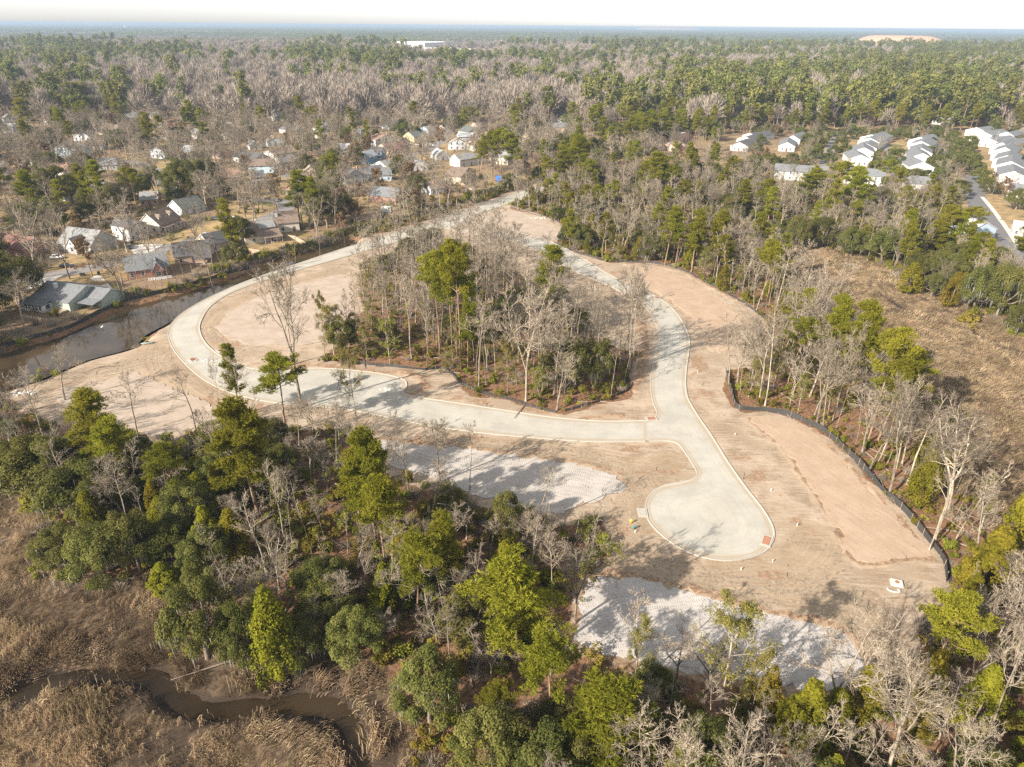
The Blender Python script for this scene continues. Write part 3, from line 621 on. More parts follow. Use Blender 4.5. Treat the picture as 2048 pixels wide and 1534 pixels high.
def leaf_tris(C, rad, per, size, R, upb=.3, shell=.5, tint_c=None):
    """leaf clumps: triangles scattered in ellipsoids round the centres C"""
    n = len(C); v = R.normal(0, 1, (n * per, 3)); v /= np.linalg.norm(v, axis=1)[:, None]
    q = v * (R.random(n * per) ** (1 / (3 * (1 + shell)))) [:, None]
    rad = np.broadcast_to(np.asarray(rad, float).reshape(-1, 1) if np.ndim(rad) == 1 else rad, (n, 3)) if np.ndim(rad) else np.full((n, 3), rad)
    p = np.repeat(C, per, 0) + q * np.repeat(rad, per, 0)
    nr = v * .65 + R.normal(0, .42, v.shape) + np.array([0, 0, upb + .25]); nr /= np.linalg.norm(nr, axis=1)[:, None]
    a_ = np.cross(nr, R.normal(0, 1, v.shape)); a_ /= np.linalg.norm(a_, axis=1)[:, None]; b_ = np.cross(nr, a_)
    s = (size * R.uniform(.6, 1.3, len(p)))[:, None]
    V = np.stack([p - a_ * s * .5 - b_ * s * .35, p + a_ * s * .5 - b_ * s * .2, p + b_ * s * .65], 1).reshape(-1, 3)
    tc = R.random(n) if tint_c is None else tint_c
    tint = np.clip(np.repeat(tc, per) * .7 + R.random(n * per) * .3, 0, 1)
    return V, np.arange(len(V)).reshape(-1, 3), tint
def needle_tris(C, rad, per, blades, L, w, R):
    n = len(C); v = R.normal(0, 1, (n * per, 3)); v /= np.linalg.norm(v, axis=1)[:, None]; v[:, 2] *= .8
    rad = np.asarray(rad); p = np.repeat(C, per, 0) + v * (R.random((n * per, 1)) ** .45) * np.repeat(rad, per)[:, None] * np.array([1, 1, .62])
    d = np.repeat(v, blades, 0) * .7 + R.normal(0, .6, (n * per * blades, 3)) + np.array([0, 0, .35]); d /= np.linalg.norm(d, axis=1)[:, None]
    b = np.repeat(p, blades, 0); V, F = twig_tris(b, d, L * R.uniform(.7, 1.2, len(d)), w, R)
    tint = np.clip(np.repeat(np.repeat(R.random(n), per), blades) * .55 + np.repeat(R.random(n * per), blades) * .45, 0, 1)
    return V, F, tint
def pine_shape(seed, H=27.0, first=.5, nb=30, spread=.15, per=58, L=.55, w=.085, blades=5, gap=0.0):
    R = np.random.default_rng(seed); wood = []
    P, rr, _ = limb((0, 0, -.3), (0, 0, 1), H * .97, .30, .05, 10, .02, .05, R); rr[0] *= 1.3; wood.append((P, rr)); C, rad = [], []
    for k in range(nb):
        t = first + (1 - first) * (k + .5) / nb; i = t * 10; i0 = min(int(i), 9); q = P[i0] + (P[i0 + 1] - P[i0]) * (i - i0)
        u = (t - first) / (1 - first); L1 = H * spread * (.55 + .75 * math.sin(math.pi * min(1, u * .75 + .25)) ** 1.0) * R.uniform(.55, 1.15) * (1.0 - .55 * u ** 2.5)
        az = k * 2.4 + R.normal(0, .5); el = .05 + .75 * u + R.normal(0, .12); dd = np.array([math.cos(az) * math.cos(el), math.sin(az) * math.cos(el), math.sin(el)])
        if R.random() < gap * (1 - u): continue
        B, r1, _ = limb(q, dd, L1, .09 * (1.2 - u), .02, 4, .12, .05, R); wood.append((B, r1))
        for f in ((1.0, .72, .45) if L1 > 2.4 else (1.0, .6)):
            i = f * 4; j = min(int(i), 3); c = B[j] + (B[j + 1] - B[j]) * (i - j); C.append(c + R.normal(0, .35, 3) + [0, 0, .25]); rad.append(R.uniform(.95, 1.6) * H / 27)
    C.append(P[-1]); rad.append(.8)
    V1, F1 = tubes_np(wood, 5); V2, F2, t2 = needle_tris(np.array(C), np.array(rad), per, blades, L, w, R)
    return (V1, F1), (V2, F2, t2)
def oak_shape(seed, H=13.0, Wd=13.0, lumps=46, per=230, size=.42, moss=True, flat=.75, trunk=.5):
    R = np.random.default_rng(seed); wood = []; hb = H * .22
    P, rr, _ = limb((0, 0, -.3), (.05, 0, 1), hb + .5, trunk, trunk * .75, 4, .05, .0, R); wood.append((P, rr)); C, rad = [], []
    u = R.random(lumps); az = np.arange(lumps) * 2.4 + R.normal(0, .3, lumps); el = np.arcsin(np.clip(u * 1.15 - .15, -.25, 1))
    rx = Wd / 2 * R.uniform(.55, .92, lumps)
    C = np.stack([np.cos(az) * np.cos(el) * rx, np.sin(az) * np.cos(el) * rx, hb + H * .16 + np.sin(el) * (H - hb - H * .26) * R.uniform(.75, 1.0, lumps)], 1)
    rad = R.uniform(.11, .20, lumps) * Wd * .72
    for k in range(9):
        c = C[k * (lumps // 9)]; m = (P[-1] + c) / 2 + np.array([0, 0, -.6]); wood.append((np.array([P[-1], m, c]), np.array([trunk * .5, trunk * .28, .05])))
    V1, F1 = tubes_np(wood, 6); V2, F2, t2 = leaf_tris(C, np.stack([rad, rad, rad * flat], 1), per, size, R)
    ms = None
    if moss:
        k = R.integers(0, lumps, 420); k = k[C[k, 2] < hb + H * .52]; b = C[k] + R.normal(0, .8, (len(k), 3)) * [1, 1, .3] - [0, 0, .5]
        d = np.tile([0, 0, -1.0], (len(b), 1)) + R.normal(0, .06, (len(b), 3)); Vm, Fm = twig_tris(b, d, R.uniform(.8, 2.2, len(b)), .11, R); ms = (Vm, Fm, R.random(len(Fm)))
    return (V1, F1), (V2, F2, t2), ms
def cedar_shape(seed, H=11.0, Wd=5.5, n=70, per=110, size=.30, sharp=1.0):
    R = np.random.default_rng(seed); t = R.random(n) ** .8; az = R.random(n) * 6.28; prof = np.sin(np.pi * np.clip(t * .72 + .28, 0, 1)) ** .8 * (1 - t ** 3 * .6)
    rr = Wd / 2 * prof * R.uniform(.45, .9, n); C = np.stack([np.cos(az) * rr, np.sin(az) * rr, H * (.07 + .88 * t)], 1); rad = R.uniform(.5, .9, n) * Wd / 5.5
    V2, F2, t2 = leaf_tris(C, np.stack([rad, rad, rad * 1.5 * sharp], 1), per, size, R, .5)
    V1, F1 = tubes_np([limb((0, 0, -.3), (0, 0, 1), H * .9, .2, .03, 5, .03, 0, R)[:2]], 5)
    return (V1, F1), (V2, F2, t2)
def palm_shape(seed, H=9.0, nf=34):
    R = np.random.default_rng(seed); P, rr, _ = limb((0, 0, -.3), (.03, 0, 1), H - 1, .22, .18, 5, .03, 0, R); V1, F1 = tubes_np([(P, rr)], 7); top = P[-1]; B, D, L, T = [], [], [], []
    for k in range(nf):
        az = k * 2.4; el = R.uniform(-1.0, 1.25); d = np.array([math.cos(az) * math.cos(el), math.sin(az) * math.cos(el), math.sin(el)]); hub = top + d * R.uniform(.8, 1.2); dead = 1.0 if el < -.55 else R.random() * .5
        B.append(top); D.append(d); L.append(1.1); T.append(dead)
        s = np.cross(d, [0, 0, 1.0]); s /= np.linalg.norm(s)
        for j in range(11):
            a_ = (j - 5) * .27; dd = d * math.cos(a_) + s * math.sin(a_) + np.array([0, 0, -.18 - .1 * abs(j - 5) / 5]); B.append(hub); D.append(dd / np.linalg.norm(dd)); L.append(R.uniform(.8, 1.15)); T.append(dead)
    V2, F2 = twig_tris(np.array(B), np.array(D), np.array(L), .09, R); return (V1, F1), (V2, F2, np.array(T))
def mk_wood(name, sh, mat): return np_mesh(name, sh[0], [sh[1]], mat, smooth_=True)
def mk_leaf(name, sh, mat): return np_mesh(name, sh[0], [sh[1]], mat, attrs={'tint': sh[2]})
def mk_fine(name, fi, mat):
    V2, F2, Vt, Ft = fi; return np_mesh(name, np.vstack([V2, Vt]), [F2, Ft + len(V2)], mat)
KIND = {}                        # kind -> list of dict(parts=[(name, mesh)], H, W)
def reg(kind, parts, H, Wd): KIND.setdefault(kind, []).append(dict(parts=parts, H=H, W=Wd))
def size_of(me):
    v = np.empty(len(me.vertices) * 3, np.float32); me.vertices.foreach_get('co', v); v = v.reshape(-1, 3); r_ = np.hypot(v[:, 0], v[:, 1]); return float(v[:, 2].max()), float(np.percentile(r_, 97) * 2)
def reg_tree(kind, trunk, crown, extra=()):
    H, Wd = size_of(crown); reg(kind, [('trunk', trunk), ('crown', crown)] + list(extra), H, Wd)
for s in range(5):   # tall forest trees, narrow crowns
    a_, b_, tips = bare_shape(100 + s, 25, .25, .45 + .04 * s, 14, 6, 6, 3, .20, (.45, .95), 0, .026)
    reg_tree('bare_tree', mk_wood('trunk', a_, m_bark_pale), mk_fine('crown', b_, m_twig))
for s in range(4):   # wide, forked crowns
    a_, b_, tips = bare_shape(200 + s, 21, .34, .2, 16, 7, 6, 3, .27, (.3, .9), .28 + .06 * s, .028, .2)
    reg_tree('spreading_tree', mk_wood('trunk', a_, m_bark_pale), mk_fine('crown', b_, m_twig))
for s in range(4):   # thin leaning poles of the wood edges
    a_, b_, tips = bare_shape(300 + s, 17, .10, .55, 9, 4, 5, 2, .13, (.6, 1.1), 0, .022, .14)
    reg_tree('bare_sapling', mk_wood('trunk', a_, m_bark_pale), mk_fine('crown', b_, m_twig))
for s in range(2):
    a_, b_, tips = bare_shape(350 + s, 14, .17, .25, 15, 6, 5, 1, .27, (.3, .9), 0, .024)
    R_ = np.random.default_rng(s); k = R_.integers(0, len(tips), 420); lf = leaf_tris(tips[k], .45, 14, .18, R_, .4)
    reg('leafy_tree', [('trunk', mk_wood('trunk', a_, m_bark_pale)), ('crown', mk_leaf('crown', lf, m_leafy)), ('twigs', mk_fine('twigs', b_, m_twig))], 14, 8.5)
for s in range(2):
    a_, b_, tips = bare_shape(370 + s, 12, .2, .15, 16, 6, 5, 1, .3, (.3, .9), 0, .026)
    R_ = np.random.default_rng(s); k = R_.integers(0, len(tips), 700); lf = leaf_tris(tips[k], .45, 13, .21, R_, .3)
    reg('russet_tree', [('trunk', mk_wood('trunk', a_, m_bark_pale)), ('crown', mk_leaf('crown', lf, m_russet)), ('twigs', mk_fine('twigs', b_, m_twig))], 12, 9.5)
for s, (H_, f_, nb, sp, gp) in enumerate([(27, .52, 30, .15, 0), (28, .62, 24, .17, .1), (25, .40, 34, .13, .1), (29, .66, 20, .19, 0), (24, .34, 32, .12, .25)]):
    a_, b_ = pine_shape(400 + s, H_, f_, nb, sp, gap=gp); reg_tree('pine_tree', mk_wood('trunk', a_, m_bark_pine), mk_leaf('crown', b_, m_pine))
for s in range(5):
    a_, b_, c_ = oak_shape(500 + s, 12.5 + s % 2, 13 + s % 3, 44 + 3 * s, 400, .29, s != 3)
    reg_tree('live_oak', mk_wood('trunk', a_, m_bark_dark), mk_leaf('crown', b_, m_oak), [('moss', mk_leaf('moss', c_, m_moss))] if c_ else ())
for s in range(4):
    a_, b_ = cedar_shape(600 + s, 11, 5.2 + .5 * s, 66 + 8 * s); reg_tree('cedar_tree', mk_wood('trunk', a_, m_bark_dark), mk_leaf('crown', b_, m_cedar))
for s in range(2):
    a_, b_ = palm_shape(640 + s); reg_tree('palm_tree', mk_wood('trunk', a_, m_bark_dark), mk_leaf('crown', b_, m_palm))
for s in range(3):
    a_, b_, c_ = oak_shape(660 + s, 8.5, 8.5, 30, 190, .36, False, .9, .22); reg_tree('street_tree', mk_wood('trunk', a_, m_bark_dark), mk_leaf('crown', b_, m_street))

# ------------------------------------------------------------------ trees: where they stand
TREES = []                       # dict(kind, x, y, H, W, rz, tilt, v, label)
def put(kind, x, y, H, Wd=None, label=None, v=None, tilt=None, rz=None):
    k = KIND[kind]; v = int(rng.integers(len(k))) if v is None else v % len(k)
    if Wd is None: Wd = k[v]['W'] * (H / k[v]['H']) ** .9 * rng.uniform(.9, 1.12)
    TREES.append(dict(kind=kind, x=float(x), y=float(y), H=float(H), W=float(Wd), v=v, rz=float(rng.uniform(0, 6.28)) if rz is None else rz,
                      tilt=tilt if tilt is not None else (float(rng.normal(0, .03)), float(rng.normal(0, .03))), label=label))
def hero(kind, bx, by, ty, wpx=None, label=None, v=None, tilt=None):
    p = at(bx, by); H = top_height(bx, by, ty); s = FPX / ((p + [0, 0, H * .6] - [0, 0, CAM_H]) @ fw)
    put(kind, p[0], p[1], H, (wpx / s) if wpx else None, label, v, tilt or (0.0, 0.0))
HERO = [
 ('pine_tree', 572, 866, 706, 105, 'pine with a dense round bright crown above the pale road at the left bend', 1), ('pine_tree', 520, 1042, 785, 118, 'tall yellow-green pine just below the round-crowned pine at the left', 2),
 ('pine_tree', 482, 830, 682, 46, 'thin sparse pine leaning over the left road bend', 4), ('pine_tree', 212, 950, 772, 90, 'pine with a dark top nearest the lower left sand pad', 2), ('pine_tree', 236, 985, 838, 100, 'yellow-green pine below the dark-topped pine at the lower left', 0),
 ('pine_tree', 754, 1092, 845, 95, 'tall narrow yellow-green pine left of the long pale pad', 2), ('pine_tree', 772, 1135, 935, 120, 'bright full pine in front of the narrow pine left of the long pale pad', 0), ('pine_tree', 722, 1060, 890, 80, 'smaller pine tucked left of the narrow yellow-green pine', 4),
 ('pine_tree', 1042, 1345, 1108, 190, 'broad light-green pine standing left of the white sand pad', 0), ('pine_tree', 1098, 1450, 1268, 150, 'rounded pine directly left of the white sand pad corner', 3), ('pine_tree', 1003, 1480, 1372, 85, 'small dense pine with its trunk showing in the near woods', 3),
 ('pine_tree', 1195, 1560, 1370, 170, 'large pine below the lower left corner of the white sand pad', 2),
 ('pine_tree', 880, 712, 498, 82, 'left pine of the tall group in the wooded island', 1), ('pine_tree', 906, 722, 486, 80, 'middle pine of the tall group in the wooded island', 3), ('pine_tree', 922, 738, 472, 95, 'tallest right pine of the group in the wooded island', 3), ('pine_tree', 914, 729, 500, 70, 'pine trunk squeezed between the tall island pines', 1), ('pine_tree', 936, 742, 560, 42, 'slim drooping pine right of the tall island group', 4),
 ('pine_tree', 1098, 640, 484, 78, 'lone pine at the back right of the wooded island', 4), ('pine_tree', 1700, 806, 596, 78, 'pine behind the bare trees along the right marsh', 2), ('pine_tree', 1735, 886, 652, 108, 'big bright pine casting its shadow on the right marsh', 3), ('pine_tree', 1757, 880, 690, 100, 'bright pine right beside the big marsh-edge pine', 0), ('pine_tree', 1768, 905, 715, 90, 'lower bright pine at the edge of the right marsh', 1),
 ('pine_tree', 1652, 775, 585, 62, 'dark pine behind the pale trees right of the curved pad', 2), ('pine_tree', 1590, 680, 570, 75, 'dark green pine above the curved pink pad', 0),
 ('pine_tree', 600, 452, 338, 52, 'bright pine beside the tan house with the white chimney', 4), ('pine_tree', 620, 452, 352, 44, 'dull pine right of the bright pine by the tan house', 0), ('pine_tree', 62, 272, 194, 40, 'lone tall pine standing above the far left roofs', 4),
 ('pine_tree', 1158, 385, 265, 60, 'bright pine at the head of the new road', 0), ('pine_tree', 1130, 372, 290, 44, 'pine left of the bright pine at the head of the new road', 2), ('pine_tree', 1180, 392, 315, 40, 'short pine right of the bright pine at the road head', 3), ('pine_tree', 1312, 402, 303, 64, 'yellow-green pine rising from the bare woods above the site', 0), ('pine_tree', 1290, 390, 320, 40, 'pine left of the yellow-green pine above the site', 4),
 ('pine_tree', 985, 362, 258, 44, 'leftmost pine of the group above the blue tarpaulin', 1), ('pine_tree', 1003, 365, 254, 50, 'middle pine of the group above the blue tarpaulin', 3), ('pine_tree', 1030, 366, 262, 44, 'right pine of the group above the blue tarpaulin', 0), ('pine_tree', 962, 358, 272, 38, 'short pine left of the group above the blue tarpaulin', 0),
 ('pine_tree', 1290, 288, 222, 60, 'dark full pine left in the dark clump behind the townhouses', 0), ('pine_tree', 1315, 290, 224, 52, 'dark full pine right in the dark clump behind the townhouses', 2), ('pine_tree', 1262, 292, 238, 44, 'smaller pine at the left end of the dark clump', 1), ('pine_tree', 1228, 300, 252, 40, 'low pine left of the dark clump', 3), ('pine_tree', 1250, 285, 250, 50, 'low pine just behind the dark clump', 0), ('pine_tree', 1330, 292, 240, 40, 'last pine at the right end of the dark clump', 4),
 ('pine_tree', 1700, 445, 330, 60, 'pine in front of the left long white house', 2), ('pine_tree', 1660, 420, 318, 64, 'pine hiding the left end of the long white terrace', 3), ('pine_tree', 1630, 415, 335, 50, 'yellow-green pine before the hidden white terrace', 0), ('pine_tree', 1600, 420, 345, 44, 'pine at the left corner of the hidden white terrace', 4), ('pine_tree', 1930, 500, 412, 60, 'pine beside the dark asphalt street bend', 3), ('pine_tree', 1895, 505, 410, 54, 'pine left of the pine at the asphalt street', 0), ('pine_tree', 1862, 520, 440, 50, 'pine before the pale blue house', 2), ('pine_tree', 2035, 560, 445, 60, 'pine right of the pale blue house', 0),
 ('live_oak', 118, 412, 332, 95, 'big round live oak among the far left houses', 0), ('live_oak', 150, 400, 345, 62, 'dark live oak right behind the big round oak', 2), ('live_oak', 230, 425, 365, 80, 'dark live oak behind the grey gabled house', 4), ('live_oak', 262, 400, 372, 56, 'small dark live oak left of the brick chimney house', 1), ('live_oak', 360, 408, 325, 60, 'dark evergreen oak left of the pair behind the dormer house', 3), ('live_oak', 403, 405, 318, 62, 'tall evergreen oak of the pair behind the dormer house', 0),
 ('live_oak', 42, 606, 502, 118, 'large dark live oak at the left edge behind the long bungalow', 1), ('live_oak', -14, 632, 522, 110, 'dark live oak cut by the left picture edge', 4), ('live_oak', 655, 455, 375, 72, 'dark oak right of the tan house', 2), ('live_oak', 690, 445, 385, 50, 'dark oak beside the brick house with the dark roof', 0), ('live_oak', 635, 430, 365, 46, 'dark oak behind the tan house', 3),
 ('live_oak', 440, 905, 850, 110, 'dark rounded evergreen oak at the edge of the lower left pad', 2), ('live_oak', 545, 915, 835, 80, 'dark oak under the round-crowned pine', 0), ('live_oak', 90, 955, 895, 110, 'grey-green oak at the left edge above the pale marsh', 1), ('live_oak', 25, 948, 885, 95, 'dark oak cut by the left picture edge above the pale marsh', 3), ('live_oak', 385, 1065, 960, 110, 'grey-green oak below the lower left pad', 4), ('live_oak', 135, 1128, 1060, 120, 'mossy live oak at the tip of the woods on the left marsh', 0), ('live_oak', 215, 1165, 1050, 140, 'mossy live oak second along the left marsh edge', 2), ('live_oak', 280, 1140, 1020, 110, 'dark mossy oak third along the left marsh edge', 1),
 ('live_oak', 415, 1315, 1160, 150, 'wide feathery live oak hanging over the creek marsh', 0), ('live_oak', 500, 1330, 1195, 110, 'live oak left of the orange cedar', 4), ('live_oak', 600, 1325, 1240, 110, 'mossy oak right of the orange cedar above the marsh', 2), ('live_oak', 720, 1320, 1215, 120, 'low yellow-green oak at the marsh edge', 3), ('live_oak', 860, 1445, 1310, 150, 'grey mossy oak right of the reedy marsh', 1), ('live_oak', 940, 1290, 1180, 130, 'pale olive oak left of the broad pine', 0), ('live_oak', 840, 1190, 1085, 120, 'olive oak in the middle of the near woods', 4), ('live_oak', 980, 1560, 1430, 170, 'yellow-green oak at the bottom edge of the picture', 3), ('live_oak', 900, 1060, 970, 90, 'dark oak at the lower left corner of the long pale pad', 2), ('live_oak', 1010, 1075, 985, 80, 'grey-green oak below the long pale pad', 1),
 ('live_oak', 1180, 1600, 1480, 150, 'oak at the bottom edge right of the large pine', 0), ('live_oak', 1400, 1560, 1440, 130, 'dark green oak at the bottom edge below the white sand pad', 4), ('live_oak', 1300, 1420, 1340, 110, 'low oak on the lower edge of the white sand pad', 2),
 ('cedar_tree', 425, 1110, 1010, 62, 'left yellow-green cedar of the pair in the near woods', 0), ('cedar_tree', 478, 1120, 1015, 70, 'right yellow-green cedar of the pair in the near woods', 2), ('cedar_tree', 335, 1180, 1120, 60, 'small yellowish cedar on the marsh edge', 1), ('cedar_tree', 560, 1345, 1165, 95, 'orange-tinged cedar standing over the creek marsh', 3), ('cedar_tree', 885, 1145, 1060, 80, 'bright green cedar in the middle of the near woods', 0), ('cedar_tree', 1010, 1200, 1080, 70, 'bright green cedar left of the white sand pad', 1),
 ('cedar_tree', 1590, 1500, 1360, 100, 'bright yellow-green cedar under the lower edge of the white sand pad', 0), ('cedar_tree', 1655, 1470, 1378, 80, 'darker cedar right of the bright cedar under the white pad', 2), ('cedar_tree', 1525, 1430, 1330, 60, 'yellow-tipped cedar left of the bright cedar under the white pad', 1), ('cedar_tree', 1835, 1010, 900, 60, 'golden cedar beside the pale trunk near the silt fence', 3), ('cedar_tree', 1905, 1290, 1170, 90, 'golden evergreen right of the concrete junction box', 2), ('cedar_tree', 1960, 1180, 1050, 100, 'bushy yellow-green evergreen at the right end of the silt fence', 0), ('cedar_tree', 2025, 1140, 940, 100, 'tall green evergreen at the right picture edge', 1), ('cedar_tree', 1830, 1440, 1300, 70, 'slim cedar among the bare trees bottom right', 0), ('cedar_tree', 1930, 1470, 1330, 80, 'cedar under the leaning bare trees bottom right', 2),
 ('palm_tree', 25, 905, 846, 60, 'palm with dead fronds at the left edge by the pad', 0), ('palm_tree', 218, 1030, 968, 62, 'palm with hanging fronds under the left pines', 1), ('palm_tree', 455, 1125, 1068, 50, 'palm in front of the pair of cedars', 0),
 ('leafy_tree', 1440, 1420, 1212, 160, 'sparse yellow-leaved tree standing before the white sand pad', 0), ('leafy_tree', 1265, 1405, 1235, 80, 'thin half-bare tree at the left part of the white sand pad', 1), ('leafy_tree', 712, 835, 690, 66, 'sparse dark-leaved tree above the pale road', 0), ('leafy_tree', 670, 720, 610, 80, 'leafy tree at the left end of the wooded island', 1), ('leafy_tree', 650, 712, 585, 40, 'slim dark-leaved tree at the left end of the island', 0), ('leafy_tree', 1150, 775, 690, 80, 'green understory tree in the front of the wooded island', 1), ('leafy_tree', 1085, 780, 700, 70, 'pale green understory tree by the big island trunk', 0), ('leafy_tree', 1520, 745, 640, 70, 'light green tree at the corner of the right silt fence', 1), ('leafy_tree', 1230, 1130, 1085, 55, 'yellowish tree at the upper left corner of the white sand pad', 0), ('leafy_tree', 1500, 1440, 1300, 80, 'sparse green tree at the lower edge of the white pad', 1),
 ('spreading_tree', 1052, 802, 542, 128, 'big pale bare tree with a broad crown in front of the wooded island', 0), ('spreading_tree', 603, 815, 500, 140, 'tall forked bare tree standing over the left road', 2), ('bare_tree', 588, 728, 520, 90, 'bare tree behind the tall forked tree at the left road', 0), ('bare_tree', 824, 720, 540, 60, 'pale leaning bare tree left in the wooded island', 1), ('bare_tree', 1190, 776, 560, 66, 'pale bare tree right in the wooded island', 2), ('spreading_tree', 1258, 742, 500, 100, 'grey bare tree at the right tip of the wooded island', 3), ('bare_tree', 1265, 735, 545, 60, 'second grey bare tree at the right tip of the wooded island', 3), ('spreading_tree', 1128, 660, 480, 80, 'dark bare tree behind the island pines', 1),
 ('spreading_tree', 818, 990, 820, 100, 'dark bare tree on the left end of the long pale pad', 1), ('spreading_tree', 880, 965, 815, 90, 'mossy bare tree on the long pale pad', 3), ('bare_tree', 940, 980, 840, 60, 'dead grey tree below the long pale pad', 4), ('spreading_tree', 1150, 1245, 1045, 150, 'multi-stemmed bare tree at the left corner of the white sand pad', 0), ('bare_tree', 1105, 1200, 1055, 60, 'thin bare tree left of the multi-stemmed tree', 1),
 ('bare_tree', 392, 862, 725, 70, 'bare tree leaning over the lower left pad', 0), ('bare_tree', 445, 855, 705, 60, 'taller bare tree right on the lower left pad', 2), ('bare_tree', 285, 905, 735, 90, 'bare tree in front of the lower left pad', 3), ('spreading_tree', 130, 800, 690, 70, 'pale bare tree at the canal by the lower left pad', 2), ('bare_tree', 60, 800, 735, 50, 'low bare tree at the canal edge', 1),
 ('spreading_tree', 1517, 806, 590, 130, 'twin pale bare tree at the corner of the right silt fence', 1), ('bare_tree', 1530, 812, 605, 80, 'second pale trunk at the corner of the right silt fence', 4), ('spreading_tree', 1632, 848, 640, 130, 'wide pale bare tree before the marsh pines', 0), ('spreading_tree', 1778, 992, 752, 130, 'white-trunked bare tree beside the golden cedar', 2), ('spreading_tree', 1868, 1080, 800, 160, 'largest white-trunked bare tree right of the silt fence', 3), ('bare_tree', 1858, 1100, 870, 70, 'slim pale tree in front of the largest white-trunked tree', 0), ('bare_tree', 1600, 755, 520, 80, 'pale leaning tree above the curved pink pad', 2), ('spreading_tree', 1590, 745, 540, 130, 'feathery bare tree above the curved pink pad', 0),
 ('spreading_tree', 1708, 1400, 1190, 190, 'sprawling white bare tree at the right end of the white sand pad', 1), ('spreading_tree', 1770, 1560, 1290, 190, 'pale bare tree with crooked limbs at the bottom right', 3), ('bare_tree', 1960, 1510, 1230, 110, 'long leaning pale tree at the bottom right corner', 1), ('spreading_tree', 1925, 1400, 1190, 140, 'pale bare tree below the golden evergreen', 0), ('spreading_tree', 1880, 1600, 1400, 180, 'bare tree cut by the bottom edge at the right', 2), ('spreading_tree', 1310, 1500, 1370, 110, 'pale leafless tree below the white sand pad', 2), ('spreading_tree', 1520, 1560, 1420, 110, 'pale leafless tree between the cedars at the bottom', 0), ('bare_tree', 635, 1290, 1190, 50, 'small silvery dead tree among the dark oaks', 0), ('spreading_tree', 560, 1180, 1060, 110, 'pale twiggy tree right of the cedar pair', 2), ('spreading_tree', 730, 1190, 1095, 90, 'twisted pale dead tree in the middle of the near woods', 1), ('spreading_tree', 900, 1120, 1010, 90, 'silvery bare crown left of the pale pad corner', 3),
 ('spreading_tree', 425, 570, 420, 90, 'bare tree between the street and the brick canal house', 1), ('spreading_tree', 75, 545, 395, 150, 'wide bare tree before the far left houses', 0), ('spreading_tree', 255, 505, 400, 100, 'bare tree in front of the white hipped house', 2), ('spreading_tree', 525, 420, 345, 60, 'bare tree by the far street bend', 0), ('spreading_tree', 812, 440, 350, 80, 'pale forked tree by the white storage box', 2), ('spreading_tree', 880, 418, 300, 60, 'tall bare tree at the brown house', 0), ('bare_tree', 1008, 365, 290, 40, 'pale bare tree before the pine group', 1),
 ('live_oak', 1140, 772, 668, 78, 'dark green understory oak in the front right of the wooded island', 4), ('live_oak', 1186, 774, 680, 74, 'rounded green understory oak beside the right island tip', 0), ('live_oak', 1096, 776, 706, 56, 'small green understory oak left of the dark one in the island', 2), ('live_oak', 688, 716, 628, 66, 'small dark oak at the left front of the wooded island', 3), ('leafy_tree', 1015, 790, 690, 66, 'pale green leafy tree left of the big island tree', 1), ('leafy_tree', 780, 728, 640, 60, 'thin green leafy tree among the left island poles', 0),
 ('live_oak', 1945, 625, 528, 74, 'dense oak on the far edge of the right marsh', 0), ('live_oak', 1992, 632, 522, 84, 'larger dense oak at the right edge of the marsh clearing', 2), ('live_oak', 2038, 672, 600, 66, 'low oak cut by the right picture edge beside the marsh', 4), ('live_oak', 1640, 492, 428, 62, 'dark oak above the far marsh arm', 1), ('live_oak', 1592, 500, 424, 54, 'left dark oak above the far marsh arm', 4), ('live_oak', 1702, 512, 452, 66, 'low spreading oak at the head of the right marsh', 0), ('live_oak', 1762, 528, 452, 66, 'oak standing right of the low spreading marsh oak', 3), ('live_oak', 1862, 592, 545, 48, 'small round oak on the marsh rim', 2), ('cedar_tree', 1815, 585, 520, 46, 'small cedar on the marsh rim', 1), ('cedar_tree', 1900, 610, 540, 44, 'dark cedar left of the dense marsh oak', 2), ('cedar_tree', 1500, 510, 440, 40, 'small cedar in front of the far marsh arm', 0),
 ('russet_tree', 60, 372, 310, 80, 'orange-brown tree left of the big round oak', 0), ('russet_tree', 880, 298, 252, 46, 'olive-brown rounded tree beside the central street', 1), ('russet_tree', 755, 395, 335, 60, 'tan bare-branched tree before the grey-roofed house', 0), ('russet_tree', 820, 380, 325, 56, 'orange-brown tree left of the brown house', 1),
]
for h in HERO:
    if len(h) == 7 and h[5]: hero(*h)

# ------------------------------------------------------------------ houses
HOUSES = []                      # centre x, y, radius (kept clear of trees), front direction
_wcache = {}
def win_meshes(w, h):
    k = (round(w, 2), round(h, 2))
    if k not in _wcache:
        f = MB(); t = .09
        f.box(-w / 2 - t, w / 2 + t, -.07, .0, h / 2, h / 2 + t); f.box(-w / 2 - t, w / 2 + t, -.09, .0, -h / 2 - t, -h / 2)
        f.box(-w / 2 - t, -w / 2, -.07, .0, -h / 2, h / 2); f.box(w / 2, w / 2 + t, -.07, .0, -h / 2, h / 2); f.box(-w / 2, w / 2, -.045, -.0, -.03, .03)
        p = MB(); p.box(-w / 2, w / 2, -.03, .003, -h / 2, h / 2)
        _wcache[k] = (f.mesh('window', MT['trim']), p.mesh('pane', MT['glass']))
    return _wcache[k]
def window(root, x, y, z, w, h, rz=0.0):
    f, p = win_meshes(w, h); o = link('window', f, root, (x, y, z)); o.rotation_euler = (0, 0, rz); link('pane', p, o); return o
_door = MB().box(-.5, .5, -.06, .003, 0, 2.1).mesh('door', MT['door']); _knob = MB().tube([(.38, -.07, 1.0), (.38, -.12, 1.0)], .04, 6).mesh('handle', MT['metal'])
def door(root, x, y, rz=0.0):
    o = link('door', _door, root, (x, y, .15)); o.rotation_euler = (0, 0, rz); link('handle', _knob, o); return o
